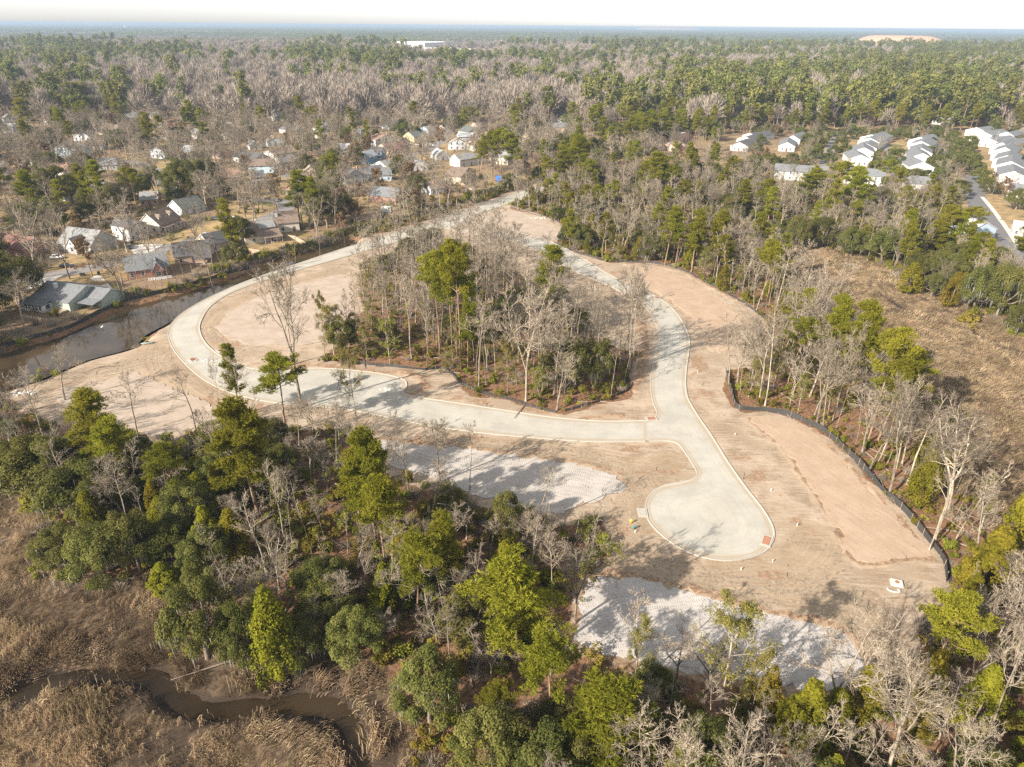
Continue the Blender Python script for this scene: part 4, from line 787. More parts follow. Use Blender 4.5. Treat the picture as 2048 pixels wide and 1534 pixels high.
def ext(mb, prof, axis, a0, a1, mi=0, mi_end=None):
    """extrude a (across, z) outline along an axis"""
    n = len(prof); P = lambda u, s: (s, u[0], u[1]) if axis == 'x' else (u[0], s, u[1])
    V = [P(u, a0) for u in prof] + [P(u, a1) for u in prof]
    S = [(i, (i + 1) % n, n + (i + 1) % n, n + i) for i in range(n)]
    b = len(mb.v); mb.add(V, S, mi); e_ = mi if mi_end is None else mi_end
    mb.f += [tuple(b + i for i in range(n - 1, -1, -1)), tuple(b + n + i for i in range(n))]; mb.m += [e_, e_]
def gable(root, x0, x1, y0, y1, h, rise, axis, wall, roof, over=.45, base=0.0, rake='trim'):
    c0, c1, a0, a1 = (y0, y1, x0, x1) if axis == 'x' else (x0, x1, y0, y1); cm = (c0 + c1) / 2; sl = rise / (cm - c0)
    w = MB(); ext(w, [(c0, base), (c1, base), (c1, h), (cm, h + rise), (c0, h)], axis, a0, a1); wo_ = w.build('wall', wall, root)
    e_ = .012; t = .2; r_ = MB()
    ext(r_, [(c0 - over, h - over * sl + e_), (cm, h + rise + e_), (c1 + over, h - over * sl + e_), (c1 + over, h - over * sl + t), (cm, h + rise + t * 1.15), (c0 - over, h - over * sl + t)], axis, a0 - over * .7, a1 + over * .7, 0, 1)
    ro = r_.build('roof', [roof, MT[rake]], root); return wo_, ro
def hip(root, x0, x1, y0, y1, h, rise, wall, roof, over=.5):
    w = MB(); w.box(x0, x1, y0, y1, 0, h); wo_ = w.build('wall', wall, root); r_ = MB(); X0, X1, Y0, Y1 = x0 - over, x1 + over, y0 - over, y1 + over; d = min(X1 - X0, Y1 - Y0) / 2
    ra, rb = ((X0 + d, (Y0 + Y1) / 2), (X1 - d + .01, (Y0 + Y1) / 2)) if X1 - X0 >= Y1 - Y0 else (((X0 + X1) / 2, Y0 + d), ((X0 + X1) / 2, Y1 - d + .01))
    z0 = h + .02; V = [(X0, Y0, z0), (X1, Y0, z0), (X1, Y1, z0), (X0, Y1, z0), (*ra, z0 + rise), (*rb, z0 + rise)]
    F = [(0, 1, 5, 4), (1, 2, 5), (2, 3, 4, 5), (3, 0, 4), (3, 2, 1, 0)] if X1 - X0 >= Y1 - Y0 else [(0, 1, 4), (1, 2, 5, 4), (2, 3, 5), (3, 0, 4, 5), (3, 2, 1, 0)]
    r_.add(V, F); return wo_, r_.build('roof', roof, root)
def chimney(roof_o, x, y, z, mat, w=.9, top=1.4, base=-2.5):
    c = MB().box(x - w / 2, x + w / 2, y - w / 2, y + w / 2, z + base, z + top).box(x - w / 2 - .08, x + w / 2 + .08, y - w / 2 - .08, y + w / 2 + .08, z + top, z + top + .15); return c.build('chimney', mat, roof_o)
def house(label, A_, B_, D, h, rise, axis, wall, roof, wins=3, side='', chim=None, dorm=0, porch=None, two=False, form='gable', name='house', group=None, cat='house', dr=True, clear=True):
    a_, b_ = at(*A_), at(*B_); w = float(np.hypot(*(b_ - a_)[:2])); m = (a_ + b_) / 2; yaw = math.atan2(b_[1] - a_[1], b_[0] - a_[0])
    r_ = empty(name, (m[0], m[1], 0), yaw); tag(r_, label, cat, group); x0, x1 = -w / 2, w / 2
    W_, R_ = WALL[wall], ROOF[roof]
    wo_, ro = (gable(r_, x0, x1, 0, D, h, rise, axis, W_, R_) if form == 'gable' else hip(r_, x0, x1, 0, D, h, rise, W_, R_))
    zs = [1.5] if h < 4.6 else [1.5, 4.3]
    for k, zz in enumerate(zs):
        for i in range(wins):
            x = x0 + w * (i + .5) / wins
            if dr and k == 0 and i == wins // 2: door(r_, x, -.003); continue
            window(r_, x, -.003, zz, 1.0, 1.35)
        for s in side:
            sx, rz = (x0 - .003, -math.pi / 2) if s == 'l' else (x1 + .003, math.pi / 2)
            for yy in (D * .3, D * .7): window(r_, sx, yy, zz, .95, 1.3, rz)
    if chim: chimney(ro, x0 + w * chim[0], D * chim[1], h + rise * chim[2], MT['white'] if chim[3] == 'white' else MT['brickchim'])
    for i in range(dorm):
        x = x0 + w * (i + .5) / dorm; yd = D * .16; zd = h + rise * .32; d_ = MB(); ext(d_, [(x - .9, zd - .6), (x + .9, zd - .6), (x + .9, zd + 1.2), (x, zd + 2.0), (x - .9, zd + 1.2)], 'y', yd, D * .5); do = d_.build('dormer', W_, r_)
        q = MB(); ext(q, [(x - 1.15, zd + 1.0), (x, zd + 2.02), (x + 1.15, zd + 1.0), (x + 1.15, zd + 1.18), (x, zd + 2.2), (x - 1.15, zd + 1.18)], 'y', yd - .25, D * .5 + .2, 0, 1); q.build('dormer_roof', [R_, MT['trim']], do); window(do, x, yd - .003, zd + .35, .85, 1.1)
    if porch:
        px0, px1, pd = x0 + w * porch[0], x0 + w * porch[1], porch[2]; q = MB(); ext(q, [(-pd - .3, 2.45), (-.004, 3.0), (-.004, 3.16), (-pd - .3, 2.6)], 'x', px0 - .3, px1 + .3); q.build('porch_roof', R_, r_)
        MB().box(px0, px1, -pd, -.004, 0, .35).build('porch_floor', MT['wood'], r_); n = max(2, int((px1 - px0) / 2) + 1)
        post = MB().box(-.08, .08, -.08, .08, .35, 2.46).mesh('porch_post', MT['trim'])
        for i in range(n): link('porch_post', post, r_, (px0 + .1 + (px1 - px0 - .2) * i / (n - 1), -pd + .1, 0))
    c = m[:2] + np.array([-math.sin(yaw), math.cos(yaw)]) * D / 2
    if clear: HOUSES.append((c[0], c[1], max(w, D) / 2 + 1.5))
    return r_, w, D, ro
# -- the near left neighbourhood
r1, w1, d1, ro1 = house('long grey-roofed sage bungalow with a white sunroom beside the canal', (66, 612), (142, 623), 15, 2.9, 2.9, 'x', 'sage', 'slate', 0, 'r', (.38, .34, .72, 'white'), dr=False)
gable(r1, w1 / 2 + .02, w1 / 2 + 7.0, 5.5, 14.5, 2.7, 2.0, 'x', WALL['sage'], ROOF['slate']); window(r1, w1 / 2 + 3, 5.495, 1.4, 1.0, 1.2)
q = MB(); ext(q, [(1.8, 2.2), (5.46, 2.75), (5.46, 2.9), (1.8, 2.35)], 'x', w1 / 2 + .5, w1 / 2 + 7.4); q.build('lean_to_roof', ROOF['slate'], r1)
x_ = -w1 / 2 - .5; MB().box(x_, x_ + 9.0, -3.6, -.02, 0, .75).build('sunroom_base', WALL['white'], r1); MB().box(x_, x_ + 9.0, -3.6, -.02, .753, 2.3).build('sunroom_wall', MT['trim'], r1)
q = MB(); ext(q, [(-4.1, 2.32), (-.02, 3.0), (-.02, 3.18), (-4.1, 2.5)], 'x', x_ - .4, x_ + 9.4); q.build('sunroom_roof', ROOF['green'], r1)
for i in range(6): window(r1, x_ + 1.0 + i * 1.42, -3.603, 1.5, 1.0, 1.25)
window(r1, x_ + 9.003, -1.8, 1.5, 1.6, 1.3, math.pi / 2)
q = MB(); q.box(w1 / 2 - 5.5, w1 / 2 - 1.0, -3.2, -.02, 0, .5); q.build('deck', MT['wood'], r1)
r2, w2, d2, ro2 = house('grey cottage with a steep cross gable by the left street', (119, 500), (184, 508), 13, 3.0, 4.6, 'x', 'grey', 'grey', 4, 'l')
gable(r2, w2 * -.05, w2 * .2, -2.2, 5, 3.4, 2.6, 'y', WALL['white'], ROOF['grey']); window(r2, w2 * .075, -2.203, 1.7, 1.3, 1.4); window(r2, w2 * .075, -2.203, 4.0, .8, .9)
house('white two-storey house with a dark hipped roof behind the winding street', (262, 484), (300, 473), 10, 5.8, 2.6, 'x', 'white', 'dark', 3, 'l', form='hip', porch=(.35, .7, 1.8))
house('small white gabled house left of the hipped white house', (236, 474), (262, 470), 9, 3.2, 3.0, 'y', 'white', 'dark', 2)
house('cream house with two white dormers in its brown roof', (322, 468), (364, 452), 10, 4.0, 4.2, 'x', 'cream', 'brown', 4, 'l', dorm=2, porch=(.05, .95, 2.0))
house('pale grey house with a plain green-grey roof beyond the dormer house', (366, 432), (412, 421), 10, 3.2, 3.4, 'x', 'dove', 'green', 3, 'l')
r6, w6, d6, ro6 = house('big cream house with a white chimney and a screened porch by the canal', (492, 490), (562, 480), 11, 3.2, 4.6, 'x', 'cream', 'brown', 2, 'l', (.06, .15, .55, 'white'), porch=(.5, 1.0, 3.4))
gable(r6, -w6 * .02, w6 * .42, 2.0, 10.5, 5.6, 2.6, 'x', WALL['cream'], ROOF['grey']); window(r6, w6 * .1, 1.995, 4.6, 1.2, 1.0); window(r6, w6 * .3, 1.995, 4.6, 1.2, 1.0)
house('tan-roofed cream house with a white chimney right of the screened-porch house', (556, 466), (600, 462), 10, 4.2, 3.6, 'x', 'cream', 'brown', 2, 'l', (.06, .3, .6, 'white'))
r8, w8, d8, ro8 = house('brick house with a tall brick end chimney beside the canal', (256, 560), (340, 549), 11, 3.1, 3.6, 'x', 'brick', 'slate', 4, 'l', (-.02, .5, .8, 'brick'))
gable(r8, w8 * .12, w8 * .36, -2.4, 5, 3.1, 2.6, 'y', WALL['brick'], ROOF['slate']); window(r8, w8 * .24, -2.403, 1.6, 1.6, 1.4)
r9, w9, d9, ro9 = house('dark-roofed tan brick house with a screened back porch by the canal', (352, 530), (424, 522), 12, 3.1, 3.6, 'x', 'tanbrick', 'dark', 3, 'l', (.62, .45, .8, 'brick'), porch=(.55, 1.0, 4.0))
house('dark-roofed house with pale eaves right behind the tan brick house', (424, 506), (470, 494), 10, 3.2, 3.2, 'x', 'tan', 'dark', 3, 'r')
house('low brick house with a broad brick chimney behind the dormer house', (282, 412), (318, 410), 9, 3.0, 2.8, 'x', 'tanbrick', 'grey', 3, '', (.92, .2, .6, 'brick'))
house('garage with an orange-brown roof under the big round oak', (131, 404), (158, 400), 7, 2.8, 1.8, 'x', 'dove', 'orange', 1, name='garage', cat='garage')
house('small peach gabled house far left before the round oak', (64, 392), (82, 392), 8, 3.2, 3.0, 'y', 'pink', 'orange', 2)
house('blue-grey house cut by the left picture edge', (-8, 353), (12, 352), 9, 5.2, 2.4, 'x', 'paleblue', 'slate', 2)
house('red brick house mostly hidden by bare trees at the left edge', (-12, 506), (52, 516), 11, 3.2, 3.4, 'x', 'brick', 'red', 4, 'r', (.2, .5, .8, 'brick'))
# -- middle neighbourhood
house('bright blue gabled house left of the black-roofed blue house', (716, 327), (741, 329), 10, 4.6, 3.0, 'y', 'blue', 'pale', 2)
house('blue house with a black roof and a two-level porch', (741, 318), (764, 319), 9, 5.2, 2.0, 'x', 'blue', 'dark', 3, porch=(0, 1, 1.8))
house('left brick-red cottage of the pair with maroon roofs', (753, 305), (776, 310), 12, 3.2, 3.2, 'y', 'tanbrick', 'red', 2, group=None)
house('right brick-red cottage of the pair with maroon roofs', (777, 302), (792, 304), 12, 3.2, 2.9, 'y', 'tanbrick', 'red', 1)
house('pale cottage with a brown roof behind the maroon-roofed pair', (790, 296), (806, 297), 12, 3.0, 3.0, 'y', 'tan', 'brown', 1)
house('yellow house with a dark gabled roof left of the central street', (808, 287), (829, 290), 10, 5.4, 3.2, 'y', 'yellow', 'green', 2, 'r')
house('pale blue house behind the yellow dark-roofed house', (836, 272), (858, 274), 10, 4.6, 2.8, 'y', 'paleblue', 'pale', 2, 'r')
house('wide grey-roofed house in front of the blue houses', (722, 362), (774, 352), 11, 3.0, 3.0, 'x', 'white', 'slate', 3, 'r')
house('narrow white house between the grey roof and the blue houses', (744, 342), (778, 348), 9, 3.4, 3.2, 'y', 'white', 'grey', 2)
house('white house with a pale roof right of the central street', (918, 287), (951, 286), 9, 4.8, 2.2, 'x', 'white', 'pale', 3)
house('cream house with dark green roof behind the pale-roofed white house', (937, 276), (962, 271), 10, 4.6, 3.0, 'y', 'cream', 'green', 2, 'r')
house('brown-roofed house right beyond the dark green roof', (955, 264), (978, 262), 10, 4.2, 2.6, 'x', 'tan', 'brown', 2, '', (.8, .4, .8, 'brick'))
house('white garage-fronted house at the bend of the central street', (873, 321), (899, 319), 11, 3.0, 3.0, 'y', 'white', 'pale', 1, 'r')
house('brown-roofed house with a brick chimney by the canal brush', (862, 391), (896, 386), 10, 3.2, 3.4, 'x', 'dove', 'brown', 3, '', (.35, .3, .6, 'brick'))
house('brick house with a dark roof and end chimney left of the storage box', (738, 402), (792, 408), 10, 3.2, 3.4, 'x', 'brick', 'slate', 3, 'l', (-.02, .5, .8, 'brick'))
house('tan house with a steep roof behind the wooden fence', (922, 370), (952, 356), 10, 4.4, 3.2, 'y', 'tan', 'brown', 2, 'r')
house('cottage with a tan roof behind the bright street pine', (608, 355), (636, 354), 9, 3.0, 3.0, 'y', 'tan', 'tan', 1)
# -- scattered roofs further off: left pixel, right pixel, colours
FAR_H = [((72, 275), (118, 271), 'cream', 'grey'), ((95, 250), (120, 248), 'white', 'red'), ((2, 263), (22, 266), 'white', 'slate'), ((28, 267), (46, 264), 'paleblue', 'grey'), ((145, 259), (161, 256), 'tan', 'orange'), ((303, 316), (330, 318), 'dove', 'brown'),
 ((503, 253), (533, 251), 'white', 'grey'), ((535, 261), (568, 259), 'tan', 'brown'), ((572, 268), (606, 264), 'white', 'slate'), ((672, 228), (696, 229), 'tan', 'red'), ((682, 240), (700, 238), 'white', 'orange'), ((563, 341), (596, 337), 'white', 'slate'), ((680, 313), (702, 312), 'white', 'pale'),
 ((474, 203), (492, 205), 'pink', 'orange'), ((516, 205), (532, 208), 'white', 'brown'), ((425, 316), (440, 318), 'pink', 'red'), ((885, 222), (925, 217), 'tan', 'slate'), ((825, 243), (850, 241), 'white', 'pale'), ((938, 230), (956, 228), 'cream', 'grey'), ((733, 238), (754, 237), 'white', 'pale'),
 ((1097, 243), (1131, 247), 'white', 'dark'), ((1100, 266), (1140, 266), 'tan', 'slate'), ((1188, 210), (1208, 210), 'cream', 'brown'), ((1264, 224), (1284, 225), 'pink', 'orange'), ((1205, 165), (1222, 164), 'white', 'pale'), ((1160, 160), (1178, 160), 'white', 'grey'), ((1072, 156), (1084, 157), 'white', 'brown'), ((1150, 218), (1168, 217), 'white', 'slate'),
 ((958, 190), (976, 189), 'tan', 'brown'), ((1000, 198), (1018, 197), 'white', 'dark'), ((905, 188), (922, 187), 'cream', 'grey'), ((640, 205), (658, 204), 'white', 'brown'), ((560, 178), (576, 177), 'pink', 'red'), ((215, 232), (232, 231), 'white', 'slate'), ((380, 225), (398, 224), 'tan', 'brown'), ((450, 262), (468, 261), 'yellow', 'tan'), ((330, 262), (350, 260), 'white', 'red'),
 ((1010, 305), (1040, 302), 'white', 'slate'), ((1060, 285), (1082, 283), 'tan', 'brown'), ((1075, 232), (1092, 231), 'white', 'grey'), ((1370, 205), (1388, 204), 'white', 'pale'), ((1540, 150), (1556, 149), 'white', 'dark'), ((1585, 155), (1606, 154), 'white', 'brown'), ((1655, 208), (1672, 206), 'white', 'slate'), ((1880, 250), (1900, 249), 'white', 'grey'), ((1700, 240), (1716, 241), 'white', 'brown'),
 ((1315, 298), (1350, 305), 'pink', 'tan'), ((1352, 285), (1386, 280), 'pink', 'tan'), ((1350, 168), (1366, 167), 'cream', 'brown'), ((1430, 140), (1446, 139), 'white', 'grey'), ((790, 205), (806, 204), 'cream', 'brown'), ((835, 196), (850, 195), 'white', 'slate'), ((1105, 190), (1120, 189), 'white', 'brown'), ((1230, 235), (1248, 234), 'cream', 'slate'), ((640, 285), (664, 283), 'tan', 'brown'), ((500, 300), (524, 298), 'white', 'slate'), ((395, 280), (415, 278), 'white', 'grey'), ((250, 290), (272, 288), 'tan', 'red'), ((180, 300), (204, 300), 'white', 'brown'), ((450, 372), (480, 370), 'tanbrick', 'orange'), ((505, 372), (532, 370), 'white', 'slate')]
_rh = random.Random(5); _cols = ['white', 'cream', 'tan', 'dove', 'grey', 'tanbrick', 'pink', 'paleblue', 'white']; _rfs = ['grey', 'brown', 'slate', 'pale', 'tan', 'orange', 'dark', 'grey', 'brown']
_tak = [((a_[0] + b_[0]) / 2, (a_[1] + b_[1]) / 2) for a_, b_, *_ in FAR_H] + [(x, y) for x, y in ((760, 310), (830, 280), (930, 280), (885, 318), (880, 388), (765, 405), (940, 362), (620, 354), (130, 402), (300, 410), (390, 425), (890, 250), (850, 300))]
for _ in range(900):
    if len(_tak) > 210: break
    y_ = _rh.uniform(150, 395) if _rh.random() < .75 else _rh.uniform(120, 200); x_ = _rh.uniform(10, 1330 if y_ < 260 else 1000) if _rh.random() < .85 else _rh.uniform(1350, 1900)
    if x_ > 1340 and y_ > 215: continue
    q_ = at(x_, y_)[:2]
    if any(abs(x_ - x) < 40 * (y_ / 300) and abs(y_ - y) < 17 * (y_ / 300) for x, y in _tak) or any(dist_line(q_[None], c)[0] < w / 2 + 9 for c, w, m in roads) or sdist(q_[None], suburb)[0] < 18 and x_ < 1340: continue
    wpx = FPX / ((np.array([*q_, 0]) - [0, 0, CAM_H]) @ fw) * _rh.uniform(11, 16); _tak.append((x_, y_)); sl_ = _rh.uniform(-.18, .18) * wpx
    FAR_H.append(((x_ - wpx / 2, y_ + sl_ / 2), (x_ + wpx / 2, y_ - sl_ / 2), _rh.choice(_cols), _rh.choice(_rfs)))
N_NAMED = len(HOUSES)
AUTO = []                        # things that get a label from their surroundings later
CN = {'dove': 'dove-grey', 'tanbrick': 'tan brick', 'paleblue': 'pale blue', 'pale': 'pale grey'}
_h0 = len(HOUSES)
for i, (p0, p1, wl, rf) in enumerate(FAR_H):
    R_ = random.Random(i); r_, w_, D_, _ = house(None, p0, p1, R_.uniform(9, 12), R_.choice([3.0, 3.4, 4.6]), R_.uniform(2.4, 3.4), R_.choice('xxy'), wl, rf, 3, R_.choice(['l', 'r', '']), (.8, .5, .8, 'brick') if R_.random() < .3 else None, group='houses scattered among the trees')
    AUTO.append((r_, f"{CN.get(wl, wl)} house with {CN.get(rf, rf)} roof"))
_h1 = len(HOUSES)
# -- white terraces on the right: units one behind the other, each with a raised white gable wall
def terrace(rowlabel, A0, B0, A1, B1, n, h, rise, ordn, group, roof='slate'):
    a0, b0, a1, b1 = at(*A0), at(*B0), at(*A1), at(*B1)
    for i in range(n):
        f0, f1 = i / n, (i + 1) / n; a_ = a0 + (a1 - a0) * f0; b_ = b0 + (b1 - b0) * f0; m = (a_ + b_) / 2; nx = (a0 + (a1 - a0) * f1 + b0 + (b1 - b0) * f1) / 2
        w = float(np.hypot(*(b_ - a_)[:2])); yaw = math.atan2(*(b_ - a_)[1::-1]); D = float(np.hypot(*(nx - m)[:2])) - .05
        r_ = empty('terraced_house', (m[0], m[1], 0), yaw); tag(r_, f"{ordn[i]} unit of {rowlabel}", 'terraced house', group)
        hh = h + (.9 if i % 2 else 0) + .35 * i / n; gable(r_, -w / 2, w / 2, .16, D, hh, rise, 'y', WALL['white'], ROOF[roof], .35)
        q = MB(); sl = rise / (w / 2); ext(q, [(-w / 2, 0), (w / 2, 0), (w / 2 + .2, hh + .12), (0, hh + rise + .42), (-w / 2 - .2, hh + .12)], 'y', -.1, .155); q.build('gable_wall', WALL['white'], r_)
        for x in (-w * .25, w * .25): window(r_, x, -.103, 1.6, 1.0, 1.3); window(r_, w / 2 + .003, D * (.5 + x / w), 1.6, 1.0, 1.2, math.pi / 2)
        door(r_, 0, -.103)
        HOUSES.append((m[0], m[1] + D / 2, max(w, D) / 2 + 1))
O5 = ['nearest', 'second', 'third', 'fourth', 'fifth', 'sixth', 'farthest']
terrace('the white terrace row left of the dark asphalt street', (1817, 348), (1864, 350), (1813, 283), (1856, 288), 5, 4.4, 2.7, O5[:4] + ['farthest'], 'white terraced houses')
terrace('the white terrace row behind the long two-storey white house', (1697, 331), (1738, 333), (1722, 278), (1764, 283), 5, 4.2, 2.5, O5[:4] + ['farthest'], 'white terraced houses')
terrace('the stepped white terrace at the right picture edge', (1989, 368), (2050, 374), (1974, 296), (2012, 300), 5, 4.8, 2.9, O5[:4] + ['farthest'], 'white terraced houses')
terrace('the white terrace row at the far upper right', (1948, 291), (1992, 297), (1920, 262), (1958, 266), 3, 4.2, 2.4, ['nearest', 'middle', 'farthest'], 'white terraced houses')
terrace('the short white terrace above the right woods', (1460, 301), (1494, 304), (1494, 272), (1518, 276), 3, 3.6, 2.2, ['nearest', 'middle', 'farthest'], 'white terraced houses', 'dark')
terrace('the white terrace pair screened by bare trees', (1556, 302), (1588, 304), (1580, 280), (1606, 283), 2, 3.6, 2.4, ['front', 'rear'], 'white terraced houses')
terrace('the white terrace cut by the upper right picture edge', (2000, 296), (2032, 300), (1985, 272), (2015, 275), 2, 4.2, 2.4, ['front', 'rear'], 'white terraced houses')
house('long two-storey white house with a dark grey roof above the right woods', (1686, 367), (1765, 374), 11, 5.6, 2.8, 'x', 'white', 'slate', 7, 'r', cat='house')
house('long white house with a dark roof half hidden behind pines', (1546, 358), (1652, 366), 11, 5.2, 2.8, 'x', 'white', 'slate', 8, 'l')
r_, w_, d_, ro_ = house('low white house with a grey roof beside the dark asphalt street', (1804, 377), (1866, 381), 11, 3.2, 3.0, 'x', 'white', 'slate', 4, 'l')
gable(r_, w_ * .2, w_ * .48, -2, 5, 2.9, 1.9, 'y', WALL['white'], ROOF['slate'])
house('pale blue house with a pale roof below the dark asphalt street', (1938, 478), (1988, 474), 12, 3.6, 3.2, 'y', 'paleblue', 'pale', 2, 'r')
house('dark-roofed house behind the pale blue house', (1918, 452), (1944, 450), 10, 3.2, 2.6, 'x', 'dove', 'slate', 2)
house('small white house at the right edge below the lawn', (2022, 470), (2056, 474), 9, 3.0, 2.4, 'x', 'white', 'pale', 2)
house('row house at the right edge nearest the lawn', (2012, 392), (2062, 398), 10, 3.6, 2.6, 'x', 'white', 'slate', 3)

# ------------------------------------------------------------------ small built things
def fence(label, pts, h, mat, panel, name='wooden_fence'):
    c = atl(pts); r_ = empty(name, (c[0][0], c[0][1], 0)); tag(r_, label, 'fence'); post = MB().box(-.06, .06, -.06, .06, 0, h + .1).mesh('post', mat)
    pm = {}
    for i in range(len(c) - 1):
        L = np.hypot(*(c[i + 1] - c[i])); n = max(1, int(round(L / panel))); yaw = math.atan2(*(c[i + 1] - c[i])[::-1]); st = L / n
        if round(st, 2) not in pm:
            q = MB(); k = int(st / .16)
            for j in range(k): q.box(.06 + (st - .12) * j / k, .06 + (st - .12) * (j + .9) / k, -.02, .02, .05, h - .04 * (j % 2))
            pm[round(st, 2)] = q.mesh('panel', mat)
        for k in range(n):
            p = c[i] + (c[i + 1] - c[i]) * k / n - c[0]; o = link('panel', pm[round(st, 2)], r_, (p[0], p[1], 0)); o.rotation_euler = (0, 0, yaw); link('post', post, r_, (p[0], p[1], 0))
fence('grey wooden fence along the back yards by the canal brush', [(916, 368), (940, 380), (972, 384), (990, 385)], 1.8, MT['wood'], 2.4)
fence('pale wooden fence behind the screened-porch house', [(566, 476), (590, 480), (612, 492)], 1.8, MT['wood'], 2.4)
fence('weathered fence between the two canal back yards', [(466, 502), (498, 505), (520, 508)], 1.7, MT['wood'], 2.4)
fence('low white fence behind the brick canal house', [(298, 562), (345, 556)], 1.1, MT['trim'], 2.0, 'picket_fence')
fence('low wooden deck wall below the white sunroom', [(44, 634), (84, 642), (126, 644)], 1.0, MT['wood'], 2.4)
def silt_fence(label, line, h, name='silt_fence', m='fabric'):
    p = smooth(line, 4); n = len(p); zz = ground_z(p) - .1; r_ = empty(name, (p[0][0], p[0][1], 0)); tag(r_, label, 'silt fence'); o0 = np.array([p[0][0], p[0][1], 0])
    hh = h * (.75 + .5 * vnoise(p, 3, 41)); lean = (vnoise(p, 4, 42) - .5) * .5; tt_ = np.gradient(p, axis=0); tt_ /= np.maximum(np.hypot(*tt_.T), 1e-9)[:, None]; nn_ = np.stack([-tt_[:, 1], tt_[:, 0]], 1)
    bot = np.c_[p, zz]; top = np.c_[p + nn_ * lean[:, None], zz + hh]; ap = np.c_[p + nn_ * .8, zz + .2]
    V = np.vstack([ap, bot, top]) - o0; F = [(k * n + i, k * n + i + 1, (k + 1) * n + i + 1, (k + 1) * n + i) for k in range(2) for i in range(n - 1)]
    link('fabric', np_mesh('fabric', V, [np.array(F)], MT[m]), r_); s = MB(); acc = 0
    for i in range(1, n):
        acc += np.hypot(*(p[i] - p[i - 1]))
        if acc > 1.8: acc = 0; q = p[i] - p[0]; s.box(q[0] - .03, q[0] + .03, q[1] - .03, q[1] + .03, zz[i], zz[i] + hh[i] + .2)
    o = s.build('stake', MT['stake'], r_); o['kind'] = 'stuff'
silt_fence('black silt fence round the front of the wooded island', atl([(640, 716), (700, 725), (770, 732), (850, 740), (885, 738), (905, 752), (925, 770), (965, 787), (1010, 797), (1060, 812), (1110, 825)]), .8)
silt_fence('black silt fence at the right tip of the wooded island', atl([(1130, 824), (1200, 803), (1240, 788), (1262, 774), (1256, 755), (1262, 735)]), .8)
silt_fence('long black silt fence between the smooth pink pad and the right woods', atl([(1452, 743), (1460, 780), (1472, 815), (1500, 820), (1534, 823), (1581, 833), (1620, 850), (1648, 864), (1697, 909), (1735, 950), (1772, 991), (1811, 1027), (1856, 1082), (1885, 1120), (1893, 1165)]), 1.35)
silt_fence('silt fence curving along the woods above the curved pink pad', atl([(1108, 486), (1140, 500), (1181, 514), (1218, 524), (1250, 525), (1308, 527), (1367, 541), (1417, 568), (1468, 595), (1519, 630), (1545, 662)]), .8)
silt_fence('far silt fence beside the last rosy pad', atl([(1019, 413), (1060, 425), (1102, 440), (1140, 466), (1115, 484)]), .8, m='fabric_grey')
silt_fence('black fabric edging on the far bank of the canal', offset(smooth(atl([(-120, 738), (-30, 706), (40, 684), (130, 658), (230, 612), (300, 592), (400, 566), (478, 541), (500, 534)]), 3), .4), 1.35)
silt_fence('short black silt fence right of the white sand pad', atl([(1846, 1236), (1852, 1262), (1862, 1290), (1866, 1330)]), .9)
silt_fence('scrap of silt fence at the edge of the lower left pad', atl([(318, 872), (330, 890), (336, 905)]), .8)
def inlet(label, px, py, yaw, wide=2.4, pan='rust', slab='kerb'):
    p = at(px, py); r_ = empty('storm_drain', (p[0], p[1], 0), math.radians(yaw)); tag(r_, label, 'storm drain')
    MB().box(-wide / 2 - .4, wide / 2 + .4, -.9, .9, -.1, .20).build('concrete_apron', MT[slab], r_)
    g_ = MB(); 
    for i in range(9): g_.box(-wide / 2 + wide * i / 9, -wide / 2 + wide * (i + .62) / 9, -.5, .5, .203, .235)
    g_.box(-wide / 2 - .06, wide / 2, -.56, -.50, .203, .25).box(-wide / 2 - .06, wide / 2, .50, .56, .203, .25); g_.build('grate', MT[pan], r_)
inlet('rusty storm drain grate on the lower right rim of the turning circle', 1533, 1082, 62)
inlet('rusty storm drain grate at the junction left of the eastern road', 1303, 838, 8, 1.8)
inlet('rusty storm drain grate on the outer edge of the left road bend', 386, 720, -48, 1.8)
inlet('small rusty storm drain grate inside the left road bend', 441, 702, -40, 1.5)
inlet('rusty storm drain grate on the right edge of the upper eastern road', 1314, 596, -35, 1.6)
inlet('pale concrete drain box on the left rim of the turning circle', 1285, 1026, 88, 1.6, 'kerb')
p = at(1793, 1167); r_ = empty('junction_box', (p[0], p[1], gz(p[0], p[1])), math.radians(-18)); tag(r_, 'square white concrete junction box with a rusty round cover', 'manhole')
q = MB().box(-.85, .85, -.65, .65, -.1, .38).box(-.95, .95, -.75, .75, -.12, .1); q.build('concrete_top', MT['walk'], r_); MB().tube([(0, 0, .383), (0, 0, .43)], .33, 20).build('cover', MT['rust'], r_)
p = at(1787, 1181); r_ = empty('concrete_ring', (p[0], p[1], gz(p[0], p[1])), math.radians(-18)); tag(r_, 'broken white concrete ring lying below the junction box', 'concrete piece')
V = [];
for k in range(13):
    t_ = math.pi * (.95 + 1.3 * k / 12); V.append((math.cos(t_) * .9, math.sin(t_) * .45, .15))
MB().tube(V, .14, 6).build('ring', MT['walk'], r_)
def hydrant(label, px, py, mat):
    p = at(px, py); r_ = empty('fire_hydrant', (p[0], p[1], gz(p[0], p[1]))); tag(r_, label, 'hydrant')
    MB().tube([(0, 0, -.1), (0, 0, .62), (0, 0, .7), (0, 0, .86), (0, 0, .92)], [.17, .16, .2, .15, .04], 10).build('barrel', mat, r_, sm=True)
    for s in (-1, 1): MB().tube([(0, 0, .52), (.3 * s, 0, .52)], [.09, .1], 8).build('outlet', mat, r_)
hydrant('yellow fire hydrant left of the turning circle', 1262, 1047, MT['yellow']); hydrant('short teal valve post beside the yellow hydrant', 1268, 1059, MT['teal'])
